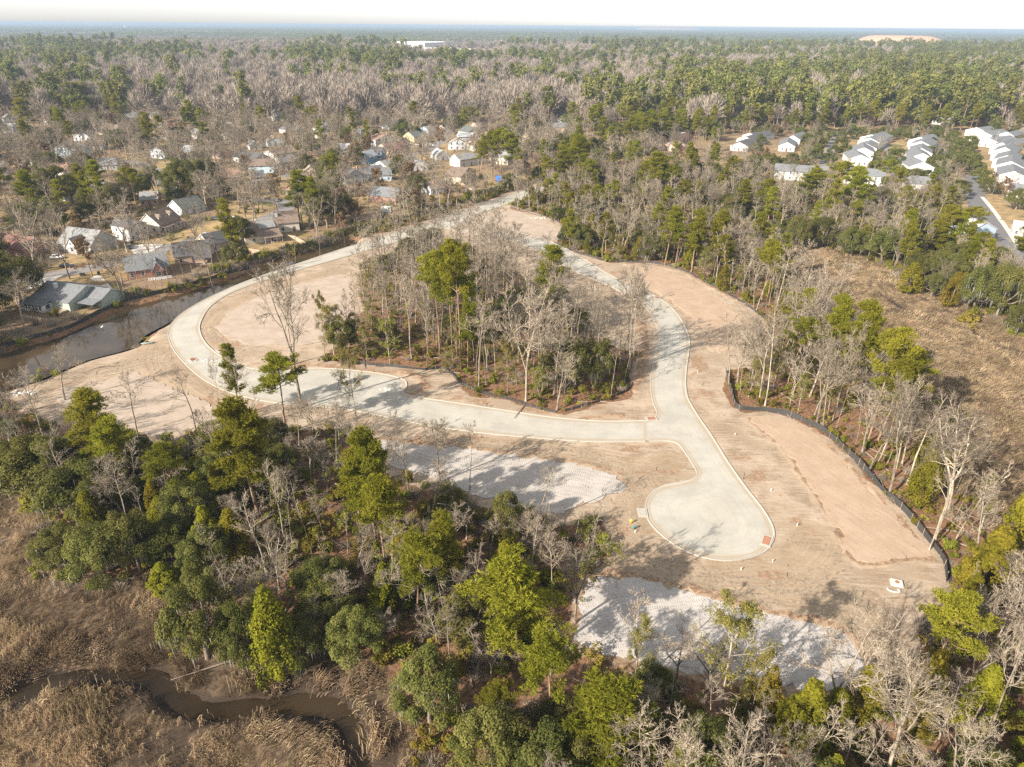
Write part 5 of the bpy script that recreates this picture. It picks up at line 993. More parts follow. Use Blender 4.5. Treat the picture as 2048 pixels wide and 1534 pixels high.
STUB = [(1545, 1124, 'white utility stub below the turning circle'), (1594, 1052, 'white utility stub right of the turning circle'), (1542, 982, 'white utility stub beside the upper right rim of the turning circle'), (1487, 958, 'thin dark survey post on the kerb above the turning circle'), (1270, 1066, 'pale utility stub below the hydrant'), (1345, 1122, 'pale stub at the lower left rim of the turning circle'), (1436, 700, 'utility stub on the curved pink pad'), (1395, 745, 'white utility stub right of the eastern road'), (1482, 1140, 'pale stub under the lower rim of the turning circle'), (340, 673, 'white pipe end at the outer kerb of the left bend'), (1470, 870, 'utility stub beside the long smooth pink pad'), (960, 900, 'white stub between the pale pad and the road')]
for i, (x, y, l) in enumerate(STUB):
    p = at(x, y); r_ = empty('utility_stub', (p[0], p[1], gz(p[0], p[1]))); tag(r_, l, 'utility stub')
    if 'post' in l: MB().box(-.04, .04, -.04, .04, -.1, 1.5).build('post', MT['black'], r_)
    else:
        MB().tube([(0, 0, -.1), (0, .02, .5)], [.08, .08], 8).build('pipe', MT['white'], r_); MB().tube([(0, .02, .502), (0, .02, .57)], [.10, .09], 8).build('cap', MT['white'], r_)
p = at(296, 688); r_ = empty('kayak', (p[0], p[1], gz(p[0], p[1]) + .1), math.radians(20)); tag(r_, 'grey-green kayak lying on the bank by the left bend', 'kayak')
MB().tube([(-1.9, 0, .25), (-1.2, 0, .2), (0, 0, .18), (1.2, 0, .2), (1.9, 0, .25)], [.02, .3, .42, .3, .02], 8).build('hull', MT['green_hull'], r_, sm=True); MB().tube([(-.4, 0, .57), (.4, 0, .57)], [.2, .2], 8).build('seat', MT['black'], r_)
p = at(205, 658, -1); r_ = empty('egret', (p[0], p[1], -1.0)); tag(r_, 'white egret standing in the canal water', 'bird')
b_ = MB(); b_.tube([(-.4, 0, .55), (-.2, 0, .62), (.1, 0, .72), (.28, 0, .78), (.34, 0, .95), (.30, 0, 1.15), (.40, 0, 1.24), (.5, 0, 1.22)], [.03, .13, .16, .08, .04, .035, .05, .02], 8).build('body', MT['egret'], r_, sm=True)
for s in (-1, 1): MB().tube([(0, .05 * s, .66), (-.03, .05 * s, .3), (.0, .05 * s, -.1)], .016, 5).build('leg', MT['black'], r_)
MB().tube([(.49, 0, 1.22), (.66, 0, 1.18)], [.02, .004], 5).build('beak', MT['yellow'], r_)
p = at(1003, 362); r_ = empty('tarpaulin_shelter', (p[0], p[1], 0), math.radians(-6)); tag(r_, 'bright blue tarpaulin shelter under the pine group', 'shelter')
q = MB(); ext(q, [(-2, .1), (-2, 1.9), (0, 2.9), (2, 1.9), (2, .1), (1.9, .1), (1.9, 1.84), (0, 2.8), (-1.9, 1.84), (-1.9, .1)], 'x', -3.1, 3.1); q.build('cover', MT['blue_tarp'], r_)
for x in (-3, 3):
    for y in (-1.95, 1.95): MB().box(x - .05, x + .05, y - .05, y + .05, 0, 1.8).build('pole', MT['metal'], r_)
p = at(1021, 364); r_ = empty('box_trailer', (p[0], p[1], 0), math.radians(-8)); tag(r_, 'white box trailer beside the blue tarpaulin', 'trailer')
MB().box(-2, 2, -1.1, 1.1, .5, 2.8).build('body', MT['white'], r_); MB().box(-.1, .9, -1.13, -1.103, .6, 2.5).build('door', MT['tower'], r_); MB().box(2.003, 3.2, -.06, .06, .5, .62).build('hitch', MT['metal'], r_)
for y in (-1.2, 1.2): MB().tube([(0, y - .1, .4), (0, y + .1, .4)], .4, 14).build('wheel', MT['rubber'], r_)
p = at(774, 424); r_ = empty('storage_box', (p[0], p[1], 0), math.radians(-12)); tag(r_, 'white ribbed storage container behind the brick house', 'container')
q = MB()
for i in range(16): q.box(-2.4 + i * .3, -2.4 + i * .3 + .22, -1.2, -1.16, .2, 2.5)
q.build('rib', MT['white'], r_)['kind'] = 'stuff'; MB().box(-2.42, 2.42, -1.157, 1.2, .15, 2.6).build('body', MT['white'], r_); MB().box(-.04, .04, -1.24, -1.2, .3, 2.4).build('door_bar', MT['metal'], r_)
def car(label, px, py, yaw, col, kind='car', s=1.0):
    p = at(px, py); r_ = empty(kind, (p[0], p[1], .07), math.radians(yaw)); tag(r_, label, 'car', 'parked cars'); r_.scale = (s, s, s)
    b = MB(); hw = .9; P = [(-2.25, .45), (-2.3, .8), (-2.2, .98), (-1.3, 1.04), (1.0, 1.0), (2.05, .88), (2.3, .72), (2.3, .42)]
    n = len(P); V = [(x, -hw, z_) for x, z_ in P] + [(x, hw, z_) for x, z_ in P]; b.add(V, [tuple(range(n)), tuple(range(2 * n - 1, n - 1, -1))] + [(i, n + i, n + (i + 1) % n, (i + 1) % n) for i in range(n)]); b.build('body', CARC[col], r_)
    c = MB(); C_ = [(-1.9, 1.003), (-1.45, 1.5), (.25, 1.52), (1.0, 1.003)]; V = [(x, -.8 + (.14 if z_ > 1.2 else 0), z_) for x, z_ in C_] + [(x, .8 - (.14 if z_ > 1.2 else 0), z_) for x, z_ in C_]; c.add(V, [(0, 1, 2, 3), (7, 6, 5, 4), (0, 4, 5, 1), (2, 6, 7, 3), (0, 3, 7, 4)]); c.build('windows', MT['glass'], r_)
    t_ = MB().box(-1.5, .3, -.7, .7, 1.505, 1.56); t_.build('roof', CARC[col], r_); wm = MB().tube([(0, -.11, 0), (0, .11, 0)], .34, 14).mesh('wheel', MT['rubber']); rm = MB().tube([(0, -.125, 0), (0, .125, 0)], .19, 10).mesh('rim', MT['metal'])
    for x in (-1.4, 1.45):
        for y in (-.85, .85): w_ = link('wheel', wm, r_, (x, y, .34)); link('rim', rm, w_)
    for y in (-.6, .6): MB().box(2.28, 2.325, y - .2, y + .2, .62, .76).build('headlight', MT['chrome'], r_)
CARS = [(115, 517, 12, 'white', 'white car parked on the lawn before the grey cross-gabled cottage'), (260, 497, -60, 'black', 'dark car on the driveway by the white hipped house'), (474, 441, -15, 'white', 'white van at the far street bend behind the cream house', 'van', 1.12), (413, 473, 15, 'silver', 'silver car on the winding street before the dormer house'), (445, 437, 20, 'blue', 'blue car at the far end of the winding street'), (432, 440, 10, 'grey', 'grey car beside the blue car at the street end'), (134, 535, 5, 'black', 'black car at the left kerb of the winding street'),
 (843, 297, 15, 'teal', 'teal pickup on the central street', 'pickup'), (862, 295, 15, 'grey', 'dark grey car on the central street'), (846, 281, -10, 'silver', 'silver car on the driveway of the yellow house'), (866, 246, -8, 'white', 'white car on the driveway up the central street'), (1985, 380, -20, 'silver', 'silver car by the terraces at the right edge'), (1994, 384, -20, 'black', 'dark car beside the silver car at the right edge'), (1868, 305, 80, 'red', 'red car beside the white terrace row'), (1862, 294, 80, 'white', 'white car behind the red car at the terraces'), (1990, 376, 10, 'red', 'small red car behind the silver car at the right edge'), (1640, 316, 60, 'blue', 'blue car in the lane behind the hidden terrace'), (1600, 318, 10, 'silver', 'silver car in front of the screened terrace pair'), (818, 290, 0, 'white', 'white car in front of the brown-roofed pale cottage'), (833, 291, 0, 'white', 'white car beside the yellow house'), (502, 244, 30, 'blue', 'blue car at the wide street end'), (124, 258, 20, 'white', 'white car by the far red-roofed house'), (118, 262, 20, 'silver', 'silver car in front of the white car by the far red-roofed house'), (935, 384, -20, 'black', 'dark car behind the wooden fence')]
for c in CARS: car(c[4], c[0], c[1], c[2], c[3], c[5] if len(c) > 5 else 'car', c[6] if len(c) > 6 else 1.0)
BINS = [(198, 549, 'dark wheeled bin at the end of the bungalow driveway'), (163, 552, 'left dark wheeled bin before the bungalow lawn'), (168, 552, 'right dark wheeled bin before the bungalow lawn'), (377, 478, 'dark bin on the lawn below the silver car')]
for x, y, l in BINS:
    p = at(x, y); r_ = empty('wheeled_bin', (p[0], p[1], 0)); tag(r_, l, 'bin'); MB().prism([(-.32, -.36), (.32, -.36), (.32, .36), (-.32, .36)], .08, 1.05).build('bin_body', MT['black'], r_); MB().box(-.35, .35, -.42, .38, 1.053, 1.13).build('lid', MT['black'], r_)
    for s in (-.28, .28): MB().tube([(s - .04, .34, .12), (s + .04, .34, .12)], .12, 10).build('wheel', MT['rubber'], r_)
# utility pole in the middle yards, cell masts, water tower and big sheds far off
def pole(label, px, py, h):
    p = at(px, py); r_ = empty('utility_pole', (p[0], p[1], 0)); tag(r_, label, 'utility pole'); MB().tube([(0, 0, -.3), (0, 0, h)], [.16, .1], 7).build('shaft', MT['wood'], r_); MB().box(-1.2, 1.2, -.06, .06, h - .8, h - .65).build('crossarm', MT['wood'], r_)
pole('utility pole with a crossarm in the yard behind the wooden fence', 933, 385, 11); pole('utility pole beside the white container', 800, 430, 10)
pole('white utility pole before the terrace at the far upper right', 1987, 296, 12)
def mast(label, px, py, h, rad=.6):
    p = at(px, py); r_ = empty('radio_mast', (p[0], p[1], 0)); tag(r_, label, 'mast'); s = max(rad, 1); MB().tube([(0, 0, 0), (0, 0, h)], [rad, rad * .5], 8).build('shaft', MT['tower'], r_)
    for k in range(3): a_ = k * 2.1; MB().box(math.cos(a_) * 1.8 - .35, math.cos(a_) * 1.8 + .35, math.sin(a_) * 1.8 - .35, math.sin(a_) * 1.8 + .35, h - 4, h - .5).build('antenna', MT['white'], r_)
    MB().tube([(0, 0, h - 3), (0, 0, h - 1.2)], [2.0, 2.0], 10).build('platform', MT['tower'], r_)
mast('tall slim radio mast left of centre below the horizon', 661, 79, 50, .8); mast('slim radio mast in the centre right beyond the pine belt', 1160, 76, 50, 1.0); mast('small white mast far right below the horizon', 1619, 71, 42, .8); mast('thin mast rising near the big white roof', 812, 92, 32, .5); mast('thin mast right of the big white roofs', 1003, 100, 34, .5)
p = at(252, 60); r_ = empty('water_tower', (p[0], p[1], 0)); tag(r_, 'pale water tower on the left below the horizon', 'water tower'); MB().tube([(0, 0, 0), (0, 0, 6), (0, 0, 34)], [7, 4, 4], 14).build('stem', MT['tower'], r_, sm=True)
MB().tube([(0, 0, 32), (0, 0, 36), (0, 0, 41), (0, 0, 46), (0, 0, 48)], [5, 11, 14, 10, 2], 18).build('tank', MT['shed_roof'], r_, sm=True)
def shed(label, A_, B_, D, h, name='warehouse'):
    a_, b_ = at(*A_), at(*B_); w = float(np.hypot(*(b_ - a_)[:2])); m = (a_ + b_) / 2; r_ = empty(name, (m[0], m[1], 0), math.atan2(b_[1] - a_[1], b_[0] - a_[0])); tag(r_, label, 'warehouse')
    MB().box(-w / 2, w / 2, 0, D, 0, h).build('wall', MT['white'], r_); MB().box(-w / 2 - 1, w / 2 + 1, -1, D + 1, h + .02, h + 1.5).build('roof', MT['shed_roof'], r_)
    n = max(2, int(w / 45))
    dm = MB().box(-3, 3, -.3, .02, 0, 5).mesh('loading_door', MT['tower'])
    for i in range(n): link('loading_door', dm, r_, (-w / 2 + w * (i + .5) / n, -.02, 0))
    HOUSES.append((m[0], m[1] + D / 2, max(w, D) / 2 + 10)); return m
shed('large white flat-roofed building left of centre beyond the pines', (784, 101), (850, 103), 160, 26); shed('long low white building in front of the large white one', (846, 106), (905, 109), 80, 14); shed('second long white roof right of the large white building', (900, 108), (978, 111), 70, 14)
shed('white warehouse just under the horizon right of centre', (1184, 57), (1232, 58), 700, 22); shed('small white building far right of centre', (1128, 56), (1142, 57), 300, 18); shed('white roofs at the edge of the bare grey woods on the right', (1452, 112), (1488, 114), 70, 8); shed('white sheds right of the pale roofs in the right woods', (1394, 109), (1412, 110), 60, 8); shed('white strip of sheds by the brown mound', (1728, 95), (1790, 96), 60, 9)
def mound(label, cx, cy, wpx, h, ln):
    p = at(cx, cy); D = (p - [0, 0, CAM_H]) @ fw; w = wpx / FPX * D; n, k = 28, 7; V = []
    for j in range(k):
        u = j / (k - 1)
        for i in range(n):
            t_ = 2 * math.pi * i / n; rr = (1 - .55 * u) * (1 + .06 * math.sin(3 * t_ + cx)); V.append((p[0] + math.cos(t_) * w / 2 * rr, p[1] + math.sin(t_) * ln * rr, h * math.sin(u * math.pi / 2) ** 1.2))
    F = [(j * n + i, j * n + (i + 1) % n, (j + 1) * n + (i + 1) % n, (j + 1) * n + i) for j in range(k - 1) for i in range(n)] ; b = MB(); b.add(V, F + [tuple((k - 1) * n + i for i in range(n))]); o = b.build('hill', MT['mound'], sm=True); tag(o, label, 'hill', kind='structure'); HOUSES.append((p[0], p[1], w / 2))
mound('bare brown earth mound on the right below the horizon', 1797, 97, 165, 52, 360); mound('low far-off brown mound right of centre on the horizon', 1335, 62, 150, 75, 900)

# ------------------------------------------------------------------ filling the woods, yards and the far forest
HC = np.array([[h[0], h[1]] for h in HOUSES]); HR = np.array([h[2] for h in HOUSES])
def clear_of(P, front=True):
    ok = np.ones(len(P), bool)
    for hi_, ((x, y), r_) in enumerate(zip(HC, HR)):
        sc_ = _h0 <= hi_ < _h1; d = np.hypot(P[:, 0] - x, P[:, 1] - y); ok &= d > r_ * (.85 if sc_ else 1.0)
        if sc_ and y > 560: n_ = math.hypot(x, y); t_ = ((x - P[:, 0]) * x + (y - P[:, 1]) * y) / n_; s = np.abs((x - P[:, 0]) * y - (y - P[:, 1]) * x) / n_; ok &= ~((t_ > 0) & (t_ < r_ + 24) & (s < r_ * .8))
        if r_ > 40 and y > 1200: n_ = math.hypot(x, y); t_ = ((x - P[:, 0]) * x + (y - P[:, 1]) * y) / n_; s = np.abs((x - P[:, 0]) * y - (y - P[:, 1]) * x) / n_; ok &= ~((t_ > 0) & (t_ < r_ + 330) & (s < r_))
        if front and y < 900 and not sc_:
            n_ = math.hypot(x, y); t_ = ((x - P[:, 0]) * x + (y - P[:, 1]) * y) / n_; s = np.abs((x - P[:, 0]) * y - (y - P[:, 1]) * x) / n_
            ok &= ~((t_ > 0) & (t_ < r_ + 11) & (s < r_ * .8))
    for c, w, m in roads: ok &= dist_line(P, c) > w / 2 + 1.2
    for p_, m in DRIVES: ok &= ~inpoly(P, atl(p_))
    return ok
def jgrid(x0, x1, y0, y1, s, keep=1.0, jit=.85):
    gx, gy = np.meshgrid(np.arange(x0, x1, s), np.arange(y0, y1, s)); P = np.stack([gx.ravel(), gy.ravel()], 1).astype(float)
    P += rng.uniform(-.5, .5, P.shape) * s * jit
    if keep < 1: P = P[rng.random(len(P)) < keep]
    return P
def visible(P, H=25, mx=260, my=200):
    x, y, D = proj(np.c_[P, np.zeros(len(P))]); x2, y2, _ = proj(np.c_[P, np.full(len(P), H)])
    return ((P @ fw[:2] + CAM_H * -fw[2]) > 5) & (np.minimum(x, x2) < 2048 + mx) & (np.maximum(x, x2) > -mx) & (y2 < 1534 + my)
def zone(P):
    x, y, D = proj(np.c_[P, np.zeros(len(P))]); z_ = np.full(len(P), '', dtype='U8')
    z_[:] = 'mid'; z_[(y < 345) & (P[:, 1] > 380)] = 'far'
    z_[inpoly(P, suburb)] = 'suburb'; z_[inpoly(P, terraces)] = 'terr'
    z_[(x > 1225) & (y > 470) & (y < 1200) & (sdist(P, marsh_r) < 0) & (x < 2048 + 300) & (inpoly(P, atl([(1060, 395), (1120, 440), (1180, 514), (1300, 470), (1320, 480), (1450, 492), (1600, 530), (1770, 642), (1850, 732), (1930, 832), (2020, 932), (2300, 1030), (2300, 1180), (1893, 1180), (1500, 900), (1400, 800), (1300, 500)])))] = 'strip'
    z_[(y > 780) & (x <= 1235) & (P[:, 1] < 160)] = 'nl'; z_[(y > 1130) & (x > 1235)] = 'br'
    z_[(sdist(P, island) > .6)] = 'island'
    bad = (inpoly(P, site) & (sdist(P, island) < .6)) | (sdist(P, marsh_l) > 1.0) | (sdist(P, marsh_r) > 1.0) | (sdist(P, canal) > -1.2) | (dist_line(P, r_out) < 3.5)
    z_[bad] = ''
    return z_
MIX = {  # kind: (weight, hmin, hmax)
 'nl': dict(s=4.9, k=[('live_oak', .36, 7, 12.5), ('pine_tree', .10, 17, 25), ('cedar_tree', .17, 6, 11), ('bare_tree', .10, 13, 20), ('spreading_tree', .15, 8, 14), ('bare_sapling', .12, 9, 15)]),
 'br': dict(s=4.2, k=[('spreading_tree', .24, 10, 19), ('bare_tree', .14, 14, 21), ('bare_sapling', .12, 10, 16), ('cedar_tree', .30, 5, 10), ('live_oak', .14, 6, 11), ('pine_tree', .05, 14, 20)]),
 'strip': dict(s=4.0, k=[('bare_tree', .27, 16, 25), ('spreading_tree', .13, 12, 20), ('bare_sapling', .34, 11, 19), ('pine_tree', .06, 16, 24), ('cedar_tree', .10, 5, 10), ('leafy_tree', .14, 6, 11)]),
 'island': dict(s=4.7, k=[('bare_tree', .30, 16, 25), ('bare_sapling', .38, 11, 19), ('spreading_tree', .08, 12, 20), ('leafy_tree', .14, 6, 11), ('live_oak', .10, 5, 9)]),
 'mid': dict(s=6.0, k=[('bare_tree', .28, 11, 20), ('spreading_tree', .22, 9, 16), ('pine_tree', .09, 14, 22), ('live_oak', .15, 6, 11), ('cedar_tree', .08, 5, 10), ('bare_sapling', .10, 8, 14), ('leafy_tree', .08, 6, 11)]),
 'suburb': dict(s=9.6, k=[('spreading_tree', .54, 13, 23), ('bare_tree', .12, 16, 24), ('live_oak', .18, 9, 16), ('pine_tree', .08, 20, 28), ('russet_tree', .08, 9, 14)]),
 'terr': dict(s=8.8, k=[('street_tree', .35, 6, 9), ('russet_tree', .15, 7, 11), ('spreading_tree', .30, 8, 14), ('live_oak', .10, 7, 11), ('bare_tree', .1, 10, 15)]),
}
hx = np.array([[t['x'], t['y']] for t in TREES])
for zn, mz in MIX.items():
    ymax = {'nl': 170, 'br': 110, 'strip': 330, 'island': 330, 'mid': 560, 'suburb': 620, 'terr': 620}[zn]; ymin = {'suburb': 140, 'terr': 240, 'mid': 120}.get(zn, 34)
    P = jgrid(-470, 520, ymin, ymax, mz['s'], .93); P = P[visible(P)]; P = P[zone(P) == zn]; P = P[clear_of(P)]
    if zn == 'nl': P = P[sdist(P, marsh_l) < -2.2]
    d = np.array([np.hypot(*(hx - q).T).min() for q in P]); P = P[d > 2.6]
    ks = [k[0] for k in mz['k']]; ws = np.array([k[1] for k in mz['k']])
    for q in P:
        w_ = ws.copy()
        cl = vnoise(q[None], 22, 77)[0]
        for i, k in enumerate(ks):
            if k in ('pine_tree', 'live_oak'): w_[i] *= .35 + 2.2 * sstep(cl, .45, .7)
        i = rng.choice(len(ks), p=w_ / w_.sum()); k, _, h0, h1 = mz['k'][i]; H = rng.uniform(h0, h1); tilt = None
        if zn in ('strip', 'br') and k in ('bare_tree', 'bare_sapling'): tilt = (float(rng.normal(0, .06)), float(rng.normal(.04, .06)))
        put(k, q[0], q[1], H, None, None, None, tilt)
for x, y, h_ in ((222, 602, 13), (238, 598, 16), (252, 597, 14), (266, 593, 17), (281, 590, 15), (296, 588, 18), (312, 583, 14), (326, 582, 16), (340, 578, 18), (356, 574, 15), (372, 571, 17), (390, 566, 14), (408, 562, 16), (428, 556, 13), (446, 551, 15), (590, 522, 12), (640, 506, 13), (720, 482, 13), (760, 470, 14), (690, 492, 12)):
    p = at(x, y - 4); put('bare_sapling', p[0], p[1], h_ + rng.uniform(-1, 1)); TREES[-1]['keep'] = True
ST = [(1870, 262), (1885, 268), (1900, 278), (1912, 290), (1928, 306), (1922, 292), (1905, 270), (1888, 258), (1940, 285), (1858, 262), (1845, 258), (1935, 300), (1942, 334), (1930, 320), (1898, 305), (1916, 318), (1905, 322), (1909, 340), (1939, 298), (1946, 322), (1951, 342), (1958, 356), (1965, 374), (1863, 275), (1880, 284), (1892, 293), (1925, 334), (1775, 326), (1798, 330), (1797, 348), (1760, 335), (1798, 312), (1784, 312), (1855, 355), (1830, 356), (1880, 356), (1560, 330), (1530, 328), (1510, 322), (1630, 310), (1655, 322), (1668, 308), (1690, 300), (1640, 288), (1660, 275), (1610, 330), (1680, 290)]
for x, y in ST: p = at(x, y + 6); put('street_tree', p[0], p[1], rng.uniform(6.5, 8.5), rng.uniform(8.5, 11.5)); TREES[-1]['keep'] = True

def pine_prob(P):
    x, y, D = proj(np.c_[P, np.full(len(P), 12.0)]); n = vnoise(P, 120, 51) * .6 + vnoise(P, 45, 52) * .4; n2 = vnoise(P * np.array([.35, 1.0]), 160, 53)
    p_ = .05 + .75 * sstep(n, .59, .63)
    p_ = np.where((x > 1330) & (y < 270) & (y > 150), .07 + .80 * sstep(n, .47, .53), p_)
    p_ = np.where((x > 1480) & (y < 150) & (y > 100), .10 + .75 * sstep(n, .47, .54), p_)
    p_ = np.where((y < 135) & (x > 560), .06 + .85 * sstep(n2 * .6 + n * .4, .49, .54), p_)
    p_ = np.where((y < 135) & (x <= 560), .04 + .8 * sstep(n2 * .6 + n * .4, .59, .63), p_)
    band = dist_line(np.stack([x, y], 1), np.array([(1200., 285), (1330, 240), (1440, 205), (1560, 180), (1700, 150), (1900, 125)])) < 17
    return np.where(band, .85, p_)
FARP = []
for y0, y1, s in ((400, 620, 9.8), (620, 1000, 11.5), (1000, 1600, 14.0), (1600, 2500, 17.5)):
    P = jgrid(-.86 * y1 - 60, .86 * y1 + 60, y0, y1, s, .9); P = P[visible(P, 20, 120)]; P = P[np.isin(zone(P), ['far', 'suburb', 'mid'])] if y0 < 620 else P
    if y0 < 620: P = P[(P[:, 1] > 560) | (zone(P) == 'far')]; P = P[~((zone(P) == 'suburb') & (P[:, 1] < 620))]
    P = P[clear_of(P, y0 < 1000)]; gap = vnoise(P, 26, 61); P = P[(gap < .70) | (P[:, 1] > 1500)]; FARP.append(P)
FARP = np.vstack(FARP); pp = pine_prob(FARP); ev = rng.random(len(FARP)) < pp; sub = rng.random(len(FARP))
near = FARP[:, 1] < 640
for q, e_, u in zip(FARP[near], ev[near], sub[near]):
    if e_: put('pine_tree' if u < .62 else 'live_oak', q[0], q[1], rng.uniform(18, 27) if u < .62 else rng.uniform(9, 16))
    else: k = 'spreading_tree' if u < .66 else ('bare_tree' if u < .9 else 'russet_tree'); put(k, q[0], q[1], rng.uniform(13, 22) if u < .9 else rng.uniform(9, 14))
FARP, ev, sub = FARP[~near], ev[~near], sub[~near]

# -- individual trees: the ones that show largest, at most 250 of a kind; the rest becomes woodland
KEEP = [PADS['P1'], PADS['P2'], PADS['P5'], [(0, 768), (60, 720), (140, 668), (240, 622), (330, 600), (330, 640), (262, 690), (170, 715), (60, 752)], [(1220, 880), (1540, 1000), (1700, 1180), (1480, 1180), (1230, 1110), (1180, 1030)], [(740, 800), (1290, 880), (1290, 845), (1000, 822)], [(1500, 850), (1640, 890), (1840, 1100), (1740, 1120)], [(1320, 640), (1420, 700), (1480, 850), (1340, 850)], [(1700, 620), (1780, 640), (2048, 790), (2048, 900), (1960, 850), (1850, 740)], [(120, 560), (250, 530), (480, 450), (480, 470), (250, 560)]]
KEEP += [[(48, 575), (225, 560), (228, 640), (60, 655)], [(1925, 380), (1965, 376), (2048, 395), (2048, 520), (1985, 470), (1950, 430)], [(800, 322), (860, 300), (890, 284), (905, 240), (900, 300), (860, 318)], [(1690, 345), (1760, 350), (1762, 368), (1690, 362)], [(1560, 342), (1650, 350), (1650, 360), (1560, 354)]]
KEEPA = [np.array(k, float) for k in KEEP]
def thin_out(T):
    out = []
    for t in T:
        if t['label'] or t.get('keep') or t['y'] > 560: out.append(t); continue
        if t['kind'] in ('live_oak', 'pine_tree', 'cedar_tree') and t['y'] < 175:
            q = np.array([[t['x'] + math.sin(math.radians(51)) * 1.8 * t['H'] * f, t['y'] + math.cos(math.radians(51)) * 1.8 * t['H'] * f] for f in (.45, .65, .85, 1.0)])
            if any(inpoly(q, pads[k]).any() for k in ('P1', 'P2')) or sum(inpoly(q, site)) >= 2 or (sdist(np.array([[t['x'], t['y']]]), site)[0] > -13 and random.random() < .6):
                if random.random() < .35: continue
                t['kind'] = random.choice(['bare_tree', 'spreading_tree', 'bare_sapling']); K_ = KIND[t['kind']]; t['v'] = random.randrange(len(K_)); t['H'] = random.uniform(7, 13); t['W'] = K_[t['v']]['W'] * t['H'] / K_[t['v']]['H']
        bare = t['kind'] in ('bare_tree', 'spreading_tree', 'bare_sapling'); H = t['H']; r_ = random.random(); keep = True
        if bare and r_ < .30: out.append(t); continue
        while True:
            x, y, _ = proj(np.array([[t['x'], t['y'], H * f] for f in (1.0, .72)] + [[t['x'] - t['W'] * .3, t['y'], H * .7], [t['x'] + t['W'] * .3, t['y'], H * .7]])); q = np.stack([x, y], 1)
            if not any(inpoly(q, k).any() for k in KEEPA): break
            H *= .86
            if H < 3.2 or (bare and H < 5): keep = False; break
        if keep: t['W'] *= (H / t['H']) ** .7; t['H'] = H; out.append(t)
    return out
def fronts(T):
    P = np.array([[t['x'], t['y']] for t in T]); evg = np.array([t['kind'] in ('pine_tree', 'live_oak', 'cedar_tree', 'street_tree') for t in T]); free = np.array([bool(t['label']) or bool(t.get('keep')) for t in T]); ok = np.ones(len(T), bool)
    for hi_, ((x, y), r_) in enumerate(zip(HC, HR)):
        if y > 900: continue
        sc_ = _h0 <= hi_ < _h1; n_ = math.hypot(x, y); t_ = ((x - P[:, 0]) * x + (y - P[:, 1]) * y) / n_; s = np.abs((x - P[:, 0]) * y - (y - P[:, 1]) * x) / n_
        ok &= ~((t_ > 0) & (t_ < (np.where(evg, 34, 26) if (x > 150 and y < 420) else np.where(evg, 70, 50) if (x > 150 and y < 620) else (np.where(evg, 60, 14) if sc_ else np.where(evg, 85, 40)))) & (s < r_ * .85) & ~free)
    return [t for t, o in zip(T, ok) if o]
def screen(t):
    x, y, D = proj(np.array([[t['x'], t['y'], 0], [t['x'], t['y'], t['H'] * .6], [t['x'], t['y'], t['H']]])); return x, y, D
TREES = fronts(thin_out(TREES)); byk = {}
for t in TREES:
    x, y, D = screen(t); t['px'] = t['H'] * t['W'] / D[1] ** 2; t['sx'], t['sy'] = x[0], y[0]
    vis = (x.max() > 10) and (x.min() < 2038) and (y.min() < 1520) and (D.min() > 5)
    t['in'] = vis; byk.setdefault(t['kind'], []).append(t)
LIM = 240
LMK = [('the round turning circle', 1420, 1045), ('the white sand pad', 1430, 1280), ('the long pale sand pad', 1010, 955), ('the smooth pink pad', 1680, 990), ('the curved pink pad', 1400, 610), ('the lower left sand pad', 280, 800), ('the left road bend', 350, 660), ('the road junction', 1345, 855), ('the yellow fire hydrant', 1262, 1047), ('the concrete junction box', 1793, 1167),
 ('the canal', 180, 690), ('the creek bend', 350, 1385), ('the left marsh', 150, 1230), ('the right marsh', 1880, 720), ('the far marsh arm', 1500, 470), ('the long grey-roofed bungalow', 110, 615), ('the grey cross-gabled cottage', 150, 500), ('the white hipped house', 280, 478), ('the dormer house', 345, 455), ('the screened-porch house', 525, 485), ('the brick canal house', 300, 555), ('the tan brick canal house', 390, 525),
 ('the bright blue house', 728, 325), ('the yellow dark-roofed house', 818, 287), ('the maroon-roofed cottages', 772, 303), ('the pale-roofed white house', 935, 285), ('the garage-fronted white house', 885, 318), ('the brown chimney house', 880, 388), ('the blue tarpaulin', 1003, 360), ('the far road end', 1090, 372), ('the white storage container', 774, 422), ('the long two-storey white house', 1725, 368), ('the half-hidden long white house', 1600, 360), ('the low white street house', 1835, 378), ('the asphalt street', 1965, 420), ('the pale blue house', 1962, 472), ('the short white terrace', 1480, 300), ('the screened terrace pair', 1575, 300), ('the asphalt street terrace', 1840, 320), ('the stepped right-edge terrace', 2010, 340), ('the far upper right terrace', 1960, 285),
 ('the tall island pines', 915, 735), ('the big pale island tree', 1052, 802), ('the right island tip', 1255, 760), ('the left island end', 680, 715), ('the far rosy pad', 1020, 450), ('the silt fence corner', 1472, 800), ('the silt fence end', 1893, 1165), ('the white-trunked tree', 1778, 992), ('the big bright marsh-edge pine', 1735, 886), ('the orange-tinged cedar', 560, 1345), ('the cedar pair', 450, 1115), ('the broad light-green pine', 1042, 1345), ('the narrow yellow-green pine', 754, 1092), ('the dark round evergreen oak', 440, 905), ('the far left grey roof', 95, 273), ('the big round oak', 118, 412), ('the wide far street end', 500, 240), ('the grey-roofed street houses', 905, 220), ('the dark pine clump', 1290, 288), ('the bright pad cedar', 1590, 1500), ('the sprawling white bare tree', 1708, 1400), ('the reedy marsh bank', 780, 1420)]
LP = np.array([(l[1], l[2]) for l in LMK], float); LG = np.array([at(l[1], l[2])[:2] for l in LMK])
